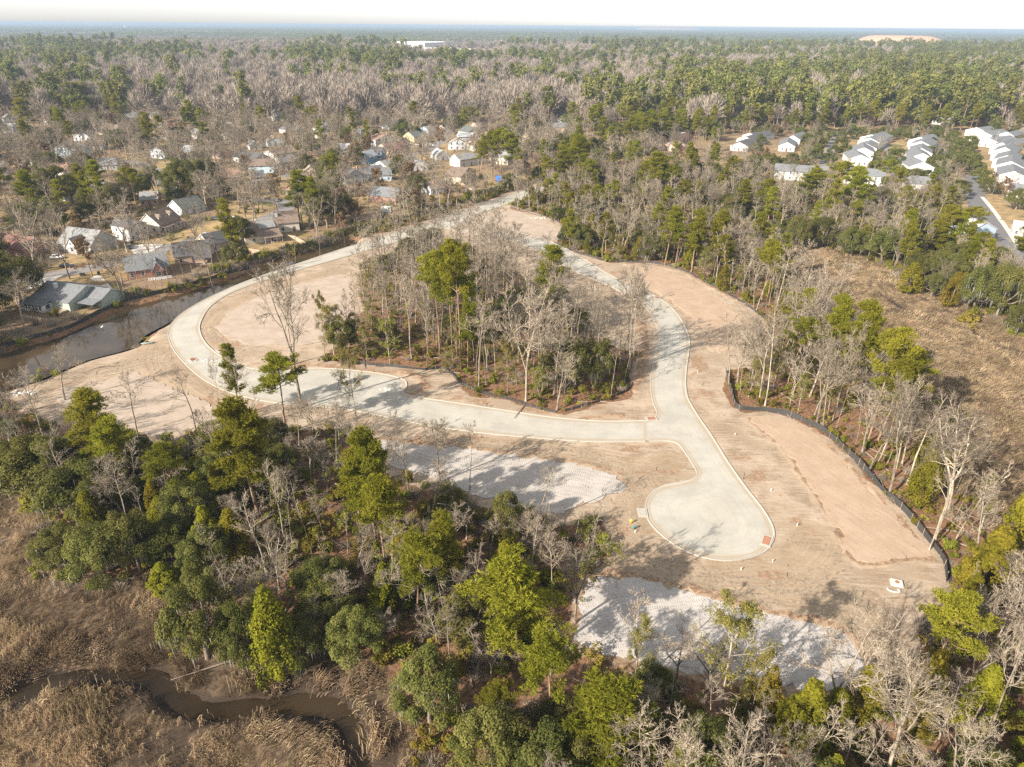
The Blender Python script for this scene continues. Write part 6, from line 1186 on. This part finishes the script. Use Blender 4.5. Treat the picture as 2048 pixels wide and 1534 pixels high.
ORD = ['nearest', 'second nearest', 'third nearest', 'fourth nearest', 'fifth nearest', 'sixth nearest', 'seventh nearest', 'eighth nearest', 'ninth nearest', 'tenth nearest', 'eleventh nearest', 'twelfth nearest'] + [f'{a_}{b_} nearest' for a_, L_ in (('', ['thirteenth', 'fourteenth', 'fifteenth', 'sixteenth', 'seventeenth', 'eighteenth', 'nineteenth', 'twentieth']), ('twenty-', ['first', 'second', 'third', 'fourth', 'fifth', 'sixth', 'seventh', 'eighth', 'ninth']), ('', ['thirtieth']), ('thirty-', ['first', 'second', 'third', 'fourth', 'fifth', 'sixth', 'seventh', 'eighth', 'ninth'])) for b_ in L_]
def relabel(items):
    """items: (object, phrase, x, y) -> labels that name the nearest landmark, the side of it and the rank from it"""
    G = {}
    for o, ph, x, y in items:
        sx, sy, _ = proj(np.array([[x, y, 0.0]])); d = np.hypot(*(LG - [x, y]).T); i = int(np.argmin(d)); dx, dy = sx[0] - LP[i, 0], sy[0] - LP[i, 1]
        side = ('right of' if dx > 0 else 'left of') if abs(dx) > 1.6 * abs(dy) else ('below' if dy > 0 else 'above'); G.setdefault((ph, side, i), []).append((d[i], o))
    for (ph, side, i), L in G.items():
        L.sort(key=lambda q: q[0])
        for r_, (d, o) in enumerate(L):
            pre = '' if len(L) == 1 else (ORD[r_] + ' ' if r_ < len(ORD) else 'far '); o['label'] = f"{pre}{ph} {side} {LMK[i][0]}"
PHR = {'bare_tree': 'tall bare tree', 'spreading_tree': 'wide bare tree', 'bare_sapling': 'thin bare pole tree', 'pine_tree': 'pine', 'live_oak': 'evergreen oak', 'cedar_tree': 'dense cedar', 'palm_tree': 'palm', 'street_tree': 'rounded street tree', 'leafy_tree': 'sparse leafy tree', 'russet_tree': 'russet tree'}
CAT = {'bare_tree': 'bare tree', 'spreading_tree': 'bare tree', 'bare_sapling': 'bare tree', 'pine_tree': 'pine', 'live_oak': 'oak', 'cedar_tree': 'cedar', 'palm_tree': 'palm', 'street_tree': 'street tree', 'leafy_tree': 'tree', 'russet_tree': 'tree'}
GRP = {'bare_tree': 'bare trees of the woods and yards', 'spreading_tree': 'wide bare trees', 'bare_sapling': 'thin bare trees of the wood edges', 'pine_tree': 'pines', 'live_oak': 'evergreen oaks', 'cedar_tree': 'cedars', 'palm_tree': 'palms', 'street_tree': 'street trees among the terraces', 'leafy_tree': 'half-leafy trees', 'russet_tree': 'russet trees'}
WOOD = []; LAB = []
for kind, L in byk.items():
    L.sort(key=lambda t: (not t['in'], t['label'] is None, -t['px']))
    for n_, t in enumerate(L):
        if not t['in'] or n_ >= LIM: WOOD.append(t); continue
        K = KIND[kind][t['v']]; sx = t['W'] / K['W']; sz = t['H'] / K['H']; sx = min(max(sx, sz * .5), sz * 1.9)
        r_ = empty(kind, (t['x'], t['y'], gz(t['x'], t['y']))); r_.rotation_euler = (t['tilt'][0], t['tilt'][1], t['rz']); r_.scale = (sx, sx, sz)
        for nm, me in K['parts']:
            o = link(nm, me, r_)
            if nm in ('moss', 'twigs'): o['kind'] = 'stuff'
        tag(r_, t['label'], CAT[kind], GRP[kind])
        if not t['label']: LAB.append((r_, PHR[kind], t['x'], t['y']))
for o, ph in AUTO: LAB.append((o, ph, o.location.x, o.location.y))
relabel(LAB)

def join_parts(name, parts):
    Vs, Q3, Q4, mats, tint3, tint4, m3, m4, b = [], [], [], [], [], [], [], [], 0
    for _, me in parts:
        n = len(me.vertices); co = np.empty(n * 3, np.float32); me.vertices.foreach_get('co', co); Vs.append(co.reshape(-1, 3))
        lt = np.empty(len(me.polygons), np.int32); me.polygons.foreach_get('loop_total', lt); li = np.empty(len(me.loops), np.int32); me.loops.foreach_get('vertex_index', li)
        ti = np.zeros(len(lt), np.float32)
        if 'tint' in me.attributes: me.attributes['tint'].data.foreach_get('value', ti)
        st = np.concatenate([[0], np.cumsum(lt)[:-1]]); mi = len(mats); mats.append(me.materials[0])
        for k, Q, T_, Mi in ((3, Q3, tint3, m3), (4, Q4, tint4, m4)):
            s = lt == k
            if s.any(): Q.append(np.stack([li[st[s] + j] for j in range(k)], 1) + b); T_.append(ti[s]); Mi.append(np.full(s.sum(), mi))
        b += n
    cat = lambda l: np.concatenate(l) if l else np.zeros(0)
    fs = [np.concatenate(q) for q in (Q3, Q4) if q]
    return np_mesh(name, np.vstack(Vs), fs, mats, np.concatenate([cat(m3), cat(m4)]), {'tint': np.concatenate([cat(tint3), cat(tint4)])})
def scatter(name, label, cat_, P, rot, scl, idx, protos):
    """one object whose geometry nodes set the given meshes on points"""
    me = bpy.data.meshes.new(name); me.vertices.add(len(P)); me.vertices.foreach_set('co', np.asarray(P, np.float32).ravel())
    for k, ty, v in (('rot', 'FLOAT_VECTOR', rot), ('scl', 'FLOAT_VECTOR', scl), ('idx', 'INT', idx)):
        a_ = me.attributes.new(k, ty, 'POINT'); a_.data.foreach_set('vector' if ty == 'FLOAT_VECTOR' else 'value', np.ascontiguousarray(v, np.int32 if ty == 'INT' else np.float32).ravel())
    o = link(name, me); tag(o, label, cat_, kind='stuff'); col = bpy.data.collections.new(name + '_shapes')
    for i, m in enumerate(protos): col.objects.link(bpy.data.objects.new(f'{name}_shape_{i:03d}', m))
    ng = bpy.data.node_groups.new(name, 'GeometryNodeTree'); ng.interface.new_socket('Geometry', in_out='INPUT', socket_type='NodeSocketGeometry'); ng.interface.new_socket('Geometry', in_out='OUTPUT', socket_type='NodeSocketGeometry')
    N = ng.nodes.new; gi, go = N('NodeGroupInput'), N('NodeGroupOutput'); ci = N('GeometryNodeCollectionInfo'); ci.inputs[0].default_value = col; ci.inputs[1].default_value = True; ci.inputs[2].default_value = True
    ip = N('GeometryNodeInstanceOnPoints'); ip.inputs['Pick Instance'].default_value = True
    def na(n_, ty): q = N('GeometryNodeInputNamedAttribute'); q.data_type = ty; q.inputs[0].default_value = n_; return q.outputs[0]
    er = N('FunctionNodeEulerToRotation'); L = ng.links.new; L(na('rot', 'FLOAT_VECTOR'), er.inputs[0])
    L(gi.outputs[0], ip.inputs['Points']); L(ci.outputs[0], ip.inputs['Instance']); L(na('idx', 'INT'), ip.inputs['Instance Index']); L(er.outputs[0], ip.inputs['Rotation']); L(na('scl', 'FLOAT_VECTOR'), ip.inputs['Scale']); L(ip.outputs[0], go.inputs[0])
    md = o.modifiers.new('scatter', 'NODES'); md.node_group = ng; return o
def wood_stuff(name, label, cat_, kinds):
    L = [t for t in WOOD if t['kind'] in kinds]
    if not L: return
    pr, off = [], {}
    for k in kinds:
        off[k] = len(pr)
        for i, K in enumerate(KIND[k]): pr.append(join_parts(f'{k}_joined', K['parts']))
    P = np.array([[t['x'], t['y'], 0] for t in L]); P[:, 2] = ground_z(P[:, :2]); rot = np.array([[*t['tilt'], t['rz']] for t in L]); S = []
    for t in L:
        K = KIND[t['kind']][t['v']]; sz = t['H'] / K['H']; sx = min(max(t['W'] / K['W'], sz * .5), sz * 1.9); S.append((sx, sx, sz))
    scatter(name, label, cat_, P, rot, np.array(S), np.array([off[t['kind']] + t['v'] for t in L]), pr)
wood_stuff('bare_woodland', 'grey-brown leafless trees filling the yards and woods beyond the ones standing out', 'woodland', ['bare_tree', 'spreading_tree', 'bare_sapling', 'russet_tree', 'leafy_tree'])
wood_stuff('pine_woodland', 'pines massed behind and between the bare trees', 'woodland', ['pine_tree'])
wood_stuff('evergreen_woodland', 'dark evergreen oaks and cedars massed among the bare trees', 'woodland', ['live_oak', 'cedar_tree', 'street_tree', 'palm_tree'])
# far forest, simpler crowns
def far_pine(seed):
    R = np.random.default_rng(seed); n = 16; C = np.stack([R.normal(0, 1.5, n), R.normal(0, 1.5, n), R.uniform(9, 19, n)], 1); C[:, :2] *= (1.35 - (C[:, 2:] - 9) / 18); V, F, t_ = leaf_tris(C, R.uniform(1.2, 1.9, n), 26, 1.15, R, .5)
    w = tubes_np([(np.array([[0, 0, 0], [0, 0, 12.0]]), np.array([.3, .2]))], 4); return join_parts('far_pine', [('', np_mesh('far_trunk', w[0], [w[1]], m_bark_pine)), ('', np_mesh('far_crown', V, [F], m_far_pine, attrs={'tint': t_}))])
def far_oak(seed):
    R = np.random.default_rng(seed); n = 16; az = R.random(n) * 6.28; el = R.uniform(-.1, 1.4, n); C = np.stack([np.cos(az) * np.cos(el) * 4.2, np.sin(az) * np.cos(el) * 4.2, 4 + np.sin(el) * 5], 1); V, F, t_ = leaf_tris(C, R.uniform(1.5, 2.3, n), 28, 1.15, R, .5); return np_mesh('far_crown', V, [F], m_far_pine, attrs={'tint': t_ * .7})
def far_bare(seed):
    R = np.random.default_rng(seed); n = 520; az = R.random(n) * 6.28; el = R.uniform(-.1, 1.5, n); rr = R.random(n) ** .5; B = np.stack([np.cos(az) * np.cos(el) * 4.2 * rr, np.sin(az) * np.cos(el) * 4.2 * rr, 5 + np.sin(el) * 7 * rr], 1); d = np.stack([np.cos(az) * np.cos(el), np.sin(az) * np.cos(el), np.sin(el) + .5], 1) + R.normal(0, .35, (n, 3)); d /= np.linalg.norm(d, axis=1)[:, None]
    V, F = twig_tris(B, d, R.uniform(1.6, 3.2, n), .17, R); w = tubes_np([(np.array([[0, 0, 0], [0, 0, 6.0], [.5, 0, 11]]), np.array([.3, .22, .06]))] + [(np.array([[0, 0, 4.5], [math.cos(a_) * 2.4, math.sin(a_) * 2.4, 8.5], [math.cos(a_) * 3.6, math.sin(a_) * 3.6, 11.5]]), np.array([.18, .12, .03])) for a_ in R.uniform(0, 6.28, 6)], 4)
    return join_parts('far_bare', [('', np_mesh('far_trunk', w[0], [w[1]], m_twig_far)), ('', np_mesh('far_crown', V, [F], m_far_bare, attrs={'tint': R.random(n)}))])
pr = [far_pine(i) for i in range(3)] + [far_oak(i + 9) for i in range(2)] + [far_bare(i + 20) for i in range(4)]
ix = np.where(ev, np.where(sub < .7, (sub * 100).astype(int) % 3, 3 + (sub * 100).astype(int) % 2), 5 + (sub * 100).astype(int) % 4)
s_ = rng.uniform(1.05, 1.95, len(FARP)) * np.where(ev, 1.1, 1.2) * (1 + np.clip((FARP[:, 1] - 1500) / 4000, 0, .3)); n_ = len(FARP)
scatter('far_woodland', 'mixed pine and bare woodland stretching across the plain towards the horizon', 'woodland', np.c_[FARP, np.zeros(n_)], np.c_[np.zeros(n_), np.zeros(n_), rng.uniform(0, 6.28, n_)], np.stack([s_, s_, s_ * rng.uniform(.85, 1.15, n_)], 1), ix, pr)
def patch(seed, pine, S=80, n=95):
    R = np.random.default_rng(seed); C = np.c_[R.uniform(-S / 2, S / 2, (n, 2)), R.uniform(9, 17, n) if pine else R.uniform(8, 13, n)]; rad = np.stack([R.uniform(4, 6.5, n)] * 2 + [R.uniform(4, 7, n)], 1); V, F, t_ = leaf_tris(C, rad, 16, 5.5, R, .8); return np_mesh('canopy', V, [F], m_far_pine if pine else m_belt_bare, attrs={'tint': t_})
pr = [patch(1, True), patch(2, True), patch(3, False), patch(4, False)]; PP, SS = [], []
for y0, y1, s in ((2450, 5000, 72), (5000, 11000, 170), (11000, 34000, 520)):
    P = jgrid(-.86 * y1, .86 * y1, y0, y1, s, .97); P = P[visible(P, 20, 120)]; P = P[clear_of(P, False)]; PP.append(P); SS.append(np.full(len(P), s / 72))
PP, SS = np.vstack(PP), np.concatenate(SS); n_ = len(PP); nq = vnoise(PP * np.array([.22, 1]), 220, 71) * .55 + vnoise(PP * np.array([.2, 1]), 800, 72) * .45; xx, yy, _ = proj(np.c_[PP, np.full(n_, 12.)])
thr = np.where(xx < 560, .51, np.where(xx > 1500, .48, .44)); pn = nq + rng.normal(0, .05, n_) > thr
scatter('distant_forest', 'hazy far-off forest in dark and grey belts up to the horizon', 'forest', np.c_[PP, np.zeros(n_)], np.c_[np.zeros(n_), np.zeros(n_), rng.uniform(0, 6.28, n_)], np.stack([SS, SS, np.minimum(SS, 1.25)], 1), np.where(pn, rng.integers(0, 2, n_), rng.integers(2, 4, n_)), pr)

# -- undergrowth, marsh grass, litter
def bush(seed, n=9, per=70):
    R = np.random.default_rng(seed); C = np.stack([R.normal(0, .75, n), R.normal(0, .75, n), R.uniform(.3, 1.5, n)], 1); V, F, t_ = leaf_tris(C, R.uniform(.35, .65, n), per, .24, R, .4); return np_mesh('bush', V, [F], m_bush, attrs={'tint': t_})
def fan(seed):
    R = np.random.default_rng(seed); B, D = [], []
    for k in range(9):
        az = k * 2.4; hub = np.array([math.cos(az) * .5, math.sin(az) * .5, .7]); s = np.array([-math.sin(az), math.cos(az), 0]); d = np.array([math.cos(az), math.sin(az), .35])
        for j in range(7): a_ = (j - 3) * .4; dd = d * math.cos(a_) + s * math.sin(a_); B.append(hub); D.append(dd / np.linalg.norm(dd))
    V, F = twig_tris(np.array(B), np.array(D), R.uniform(.55, .8, len(B)), .06, R); return np_mesh('fan', V, [F], m_bush, attrs={'tint': .6 + .4 * R.random(len(F))})
def scrub(seed):
    R = np.random.default_rng(seed); n = 260; az = R.random(n) * 6.28; d = np.stack([np.cos(az) * .6, np.sin(az) * .6, R.uniform(.4, 1.2, n)], 1); d /= np.linalg.norm(d, axis=1)[:, None]; B = R.normal(0, .55, (n, 3)) * [1, 1, .4]; B[:, 2] = np.abs(B[:, 2]); V, F = twig_tris(B, d, R.uniform(.7, 1.7, n), .03, R); return np_mesh('scrub', V, [F], m_twig)
MB_ = jgrid(40, 330, 70, 290, 9, .8); MB_ = MB_[(sdist(MB_, marsh_r) > -1) & (sdist(MB_, marsh_r) < 16) & visible(MB_, 3, 60, 60)]; MB_ = MB_[(vnoise(MB_, 18, 95) > .52) & (rng.random(len(MB_)) < .8)]
pr = [bush(1), bush(2), bush(3), fan(4), fan(5), scrub(6), scrub(7)]
P = jgrid(-200, 240, 34, 420, 2.3, .8); P = P[visible(P, 3, 60, 60)]; zz = zone(P); P, zz = P[zz != ''], zz[zz != '']; P, zz = P[~np.isin(zz, ['far', 'terr'])], zz[~np.isin(zz, ['far', 'terr'])]
k_ = rng.random(len(P)) < np.where(zz == 'suburb', .07, np.where(zz == 'island', .85, .85)) ; P, zz = P[k_], zz[k_]; ok = clear_of(P, False); P, zz = P[ok], zz[ok]; n_ = len(P)
ix = np.where(np.isin(zz, ['strip', 'island']), rng.choice([0, 1, 2, 3, 4, 5, 6], n_, p=[.16, .16, .16, .18, .18, .08, .08]), rng.choice([0, 1, 2, 3, 4, 5, 6], n_, p=[.2, .2, .2, .07, .07, .13, .13]))
s_ = rng.uniform(.6, 1.5, n_) * np.where(np.isin(zz, ['strip', 'island']), .75, 1.0)
B2 = []
for q in smooth(atl([(-60, 730), (40, 684), (130, 655), (230, 608), (300, 588), (400, 562), (480, 537), (600, 503), (700, 470), (800, 446), (860, 424), (920, 406), (985, 388), (1040, 372)]), 40):
    for _ in range(2): B2.append(q + rng.normal(0, 1.3, 2) + [-1.8, 3.2])
B2 = np.array(B2); y2 = proj(np.c_[B2, np.zeros(len(B2))])[1]; B2 = B2[(rng.random(len(B2)) < np.where(y2 < 545, 1.0, .05))]
P = np.vstack([P, B2, MB_]); ix = np.concatenate([ix, rng.choice([0, 1, 5, 6], len(B2), p=[.12, .1, .39, .39]), rng.choice([0, 1, 2, 5], len(MB_))]); s_ = np.concatenate([s_, rng.uniform(.9, 1.9, len(B2)), rng.uniform(1.0, 2.6, len(MB_))]); n_ = len(P)
scatter('undergrowth', 'palmettos, bushes and twiggy scrub under the trees and along the canal bank', 'undergrowth', np.c_[P, ground_z(P)], np.c_[rng.normal(0, .1, (n_, 2)), rng.uniform(0, 6.28, n_)], np.stack([s_, s_, s_], 1), ix, pr)
def tuft(seed, H, n, lean, mat, w=.035, sp=.5):
    R = np.random.default_rng(seed); B = np.c_[R.normal(0, sp, (n, 2)), np.zeros(n)]; d = np.c_[R.normal(lean, .33, n), R.normal(0, .33, n), np.ones(n)]; d /= np.linalg.norm(d, axis=1)[:, None]; L = H * R.uniform(.6, 1.15, n); s = np.cross(d, R.normal(0, 1, d.shape)); s /= np.linalg.norm(s, axis=1)[:, None]
    M_ = B + d * (L * .55)[:, None]; d2 = d + np.c_[np.full(n, lean * 1.6), R.normal(0, .2, n), np.full(n, -.35)]; d2 /= np.linalg.norm(d2, axis=1)[:, None]; T_ = M_ + d2 * (L * .5)[:, None]
    V = np.stack([B - s * w, B + s * w, M_ + s * w * .8, M_ - s * w * .8, T_], 1).reshape(-1, 3); i = np.arange(n)[:, None] * 5; t_ = np.clip(R.random() * .5 + R.random(n) * .6, 0, 1)
    return np_mesh('tuft', V, [i + np.array([[3, 2, 4]]), i + np.array([[0, 1, 2, 3]])], mat, attrs={'tint': np.r_[t_, t_]})
pr = [tuft(1, 1.5, 26, .35, m_marsh), tuft(2, 1.2, 26, .5, m_marsh), tuft(3, 1.7, 30, .25, m_marsh2), tuft(4, .8, 22, .6, m_marsh), tuft(5, 1.0, 30, .1, m_marsh2)]
P = jgrid(-120, 10, 36, 118, .50, .93); P = P[visible(P, 2, 40, 40)]; sm = sdist(P, marsh_l); P = P[sm > -1.2]; dc = dist_line(P, creek) + (vnoise(P, 4, 5) - .5) * 3.0; bl = vnoise(P, 5, 9) * .6 + vnoise(P, 2, 10) * .4
dens = np.where(P[:, 1] < 70, np.where(bl > .56, .10, .85), np.where(vnoise(P, 3.5, 19) > .66, .25, .97)); south = P[:, 1] < np.interp(P[:, 0], creek[:, 0], creek[:, 1]); dens = np.where(south & (dc < 3.2), .30, dens); kk = (dc > np.where(south, 1.9, 1.3)) & (rng.random(len(P)) < dens); P, dc = P[kk], dc[kk]; n_ = len(P)
wind = -.9 + (vnoise(P, 9, 81) - .5) * 2.8; big = 1 + .45 * (1 - sstep(dc, 1.5, 6)); _a = math.radians(-28); _rot = np.stack([P[:, 0] * math.cos(_a) + P[:, 1] * math.sin(_a), -P[:, 0] * math.sin(_a) + P[:, 1] * math.cos(_a)], 1)
ridge = vnoise(_rot * np.array([.22, .8]) + vnoise(P, 5, 97)[:, None] * 1.2, 1.0, 96); hgt = (.45 + .95 * ridge) * .86 * (.42 + .6 * vnoise(P, 6, 82) + .55 * vnoise(P, 2.2, 83) ** 1.5) * big * np.where(P[:, 1] > 66, .85, 1)
vi = np.clip((vnoise(P, 8, 84) * .7 + rng.random(n_) * .3) * 5, 0, 4.99).astype(int)
scatter('marsh_grass', 'wind-swept brown marsh grass along the creek at the bottom left', 'marsh grass', np.c_[P, ground_z(P)], np.c_[np.zeros((n_, 2)), wind], np.stack([hgt * .9, hgt * .9, hgt], 1), vi, pr)
P = jgrid(20, 330, 60, 290, .95, .95); P = P[visible(P, 2, 60, 60)]; P = P[sdist(P, marsh_r) > -1.5]; P = P[(dist_line(P, creek2) + (vnoise(P, 3, 6) - .5) * 2 > 1.2) & (rng.random(len(P)) < .25 + 1.1 * vnoise(P, 6, 85))]; n_ = len(P); hgt = .35 + .75 * vnoise(P, 8, 86) + .5 * vnoise(P, 2.5, 87)
scatter('cordgrass', 'tawny cordgrass covering the right marsh', 'marsh grass', np.c_[P, ground_z(P)], np.c_[np.zeros((n_, 2)), rng.uniform(-1.2, .6, n_)], np.stack([hgt * 1.25, hgt * 1.25, hgt * .85], 1), rng.choice([1, 2, 3, 4, 4], n_), pr)
def joined_bits(name, label, cat_, P, mat, maker): 
    b = MB(); 
    for q in P: maker(b, q)
    tag(b.build(name, mat), label, cat_, kind='stuff')
P = jgrid(-140, 170, 60, 330, 3.1, .7); P = P[visible(P, 1, 0, 0)]; P = P[inpoly(P, site) & (sdist(P, island) < -1)]; P = P[(np.maximum(sdist(P, road_w), sdist(P, road_e)) < -.6)]; P = P[vnoise(P, 8, 91) > .42]
P = np.array([q for q in P if all(not inpoly(q[None], p_)[0] for p_ in pads.values())])
def clod(b, q):
    s = random.uniform(.08, .22); z_ = gz(*q); b.add([(q[0] + random.gauss(0, s), q[1] + random.gauss(0, s), z_ - .05) for _ in range(3)] + [(q[0], q[1], z_ + s)], [(0, 1, 3), (1, 2, 3), (2, 0, 3)])
joined_bits('soil_clods', 'dark clods of soil scattered over the graded ground', 'soil', P, plain('dark_soil_clod', (.20, .135, .09), .95, .2, 2), clod)
def tyre_tracks(n):
    V, F = [], []
    lines = [c for c, w in tracks]
    for _ in range(n):
        if random.random() < .6:
            c = random.choice(lines); i = random.randrange(max(1, len(c) - 8)); p_ = c[i] + rng.normal(0, 2.2, 2); d = c[min(i + 3, len(c) - 1)] - c[i]
        else:
            p_ = site[random.randrange(len(site))] + rng.normal(0, 14, 2); d = rng.normal(0, 1, 2)
        h = math.atan2(d[1], d[0]) + random.gauss(0, .18); k = random.gauss(0, .018); L = random.randint(14, 42); pts = []
        for _j in range(L): pts.append(p_.copy()); h += k + random.gauss(0, .012); p_ = p_ + np.array([math.cos(h), math.sin(h)]) * 1.1
        pts = np.array(pts); ok = inpoly(pts, site) & (sdist(pts, island) < -1.5) & (np.maximum(sdist(pts, road_w), sdist(pts, road_e)) < -1.6)
        for pk_ in ('P1', 'P2'): ok &= ~inpoly(pts, pads[pk_])
        inpad = np.zeros(len(pts), bool)
        for pk_ in ('P3', 'P4', 'P5', 'P6', 'P7'): inpad |= sdist(pts, pads[pk_]) > -.6
        ok &= ~inpad
        for o_ in (-.95, .95):
            for e_ in (0,):
                l_, r2_ = offset(pts, o_ - .2), offset(pts, o_ + .2); zl, zr = ground_z(l_) + .012, ground_z(r2_) + .012; b_ = len(V)
                for a1, a2, z1, z2 in zip(l_, r2_, zl, zr): V += [(a1[0], a1[1], z1), (a2[0], a2[1], z2)]
                F += [(b_ + 2 * i, b_ + 2 * i + 1, b_ + 2 * i + 3, b_ + 2 * i + 2) for i in range(len(pts) - 1) if ok[i] and ok[i + 1]]
    return np.array(V), np.array(F)
V, F = tyre_tracks(70); tm = NT('pressed_soil'); c_ = tm.mix(tm.ramp(tm.noise(1.6, 4, .65), .35, .65), (.19, .142, .098), (.33, .265, .195)); tag(link('tyre_tracks', np_mesh('tyre_tracks', V, [F], tm.finish(c_, .95, .1, tm.bump(tm.noise(5, 3), .6, .08)))), 'dark tyre tracks pressed into the graded soil', 'tyre tracks', kind='stuff')
def stick(b, q):
    a_ = random.uniform(0, 6.28); L = random.uniform(.6, 2.6); z_ = gz(*q) + .05; b.tube([(q[0], q[1], z_), (q[0] + math.cos(a_) * L * .5, q[1] + math.sin(a_) * L * .5, z_ + random.uniform(.02, .18)), (q[0] + math.cos(a_ + .3) * L, q[1] + math.sin(a_ + .3) * L, z_)], [.05, .04, .015], 4, cap=False)
joined_bits('dead_branches', 'broken sticks and branches lying on the graded ground', 'branches', P[rng.random(len(P)) < .3], MT['deadwood'], stick)
def log(b, q):
    a_ = random.uniform(0, 6.28); L = random.uniform(3, 9); z_ = gz(*q) + .12; b.tube([(q[0], q[1], z_), (q[0] + math.cos(a_) * L, q[1] + math.sin(a_) * L, z_ + .25)], [.15, .06], 5, cap=False)
P = jgrid(-130, 170, 40, 330, 7, .8); zz = zone(P); P = P[np.isin(zz, ['nl', 'br', 'strip', 'island'])]; joined_bits('fallen_logs', 'grey fallen logs on the floor of the woods', 'logs', P, MT['deadwood'], log)
def rub(b, q):
    s = random.uniform(.15, .4); z_ = gz(*q); b.box(q[0] - s, q[0] + s * random.uniform(.5, 1), q[1] - s * .7, q[1] + s * .6, z_ - .05, z_ + random.uniform(.1, .35))
for (x, y), l in (((775, 780), 'heap of white rubble at the tip of the road beside the island'), ((50, 786), 'heap of pale rubble at the left canal corner'), ((1075, 437), 'pale rubble strip by the far silt fence'), ((395, 722), 'white broken concrete beside the left road bend')):
    c = at(x, y)[:2]; joined_bits('rubble_heap', l, 'rubble', [c + rng.normal(0, 1, 2) * [2.0, .6] for _ in range(34)], MT['rubble'], rub)

# ------------------------------------------------------------------ air
hz = MB().box(-60000, 60000, -60, 60000, -4.0, 82.0); 
t = NT('air'); vp = t.n('VolumePrincipled', {'Color': (.34, .44, .57, 1), 'Density': 1.25e-4, 'Anisotropy': 0.0}); t.t.links.new(vp.outputs[0], t.out.inputs[1])
o = hz.build('haze', t.m); tag(o, 'thin pale haze lying over the whole plain', 'haze', kind='stuff')
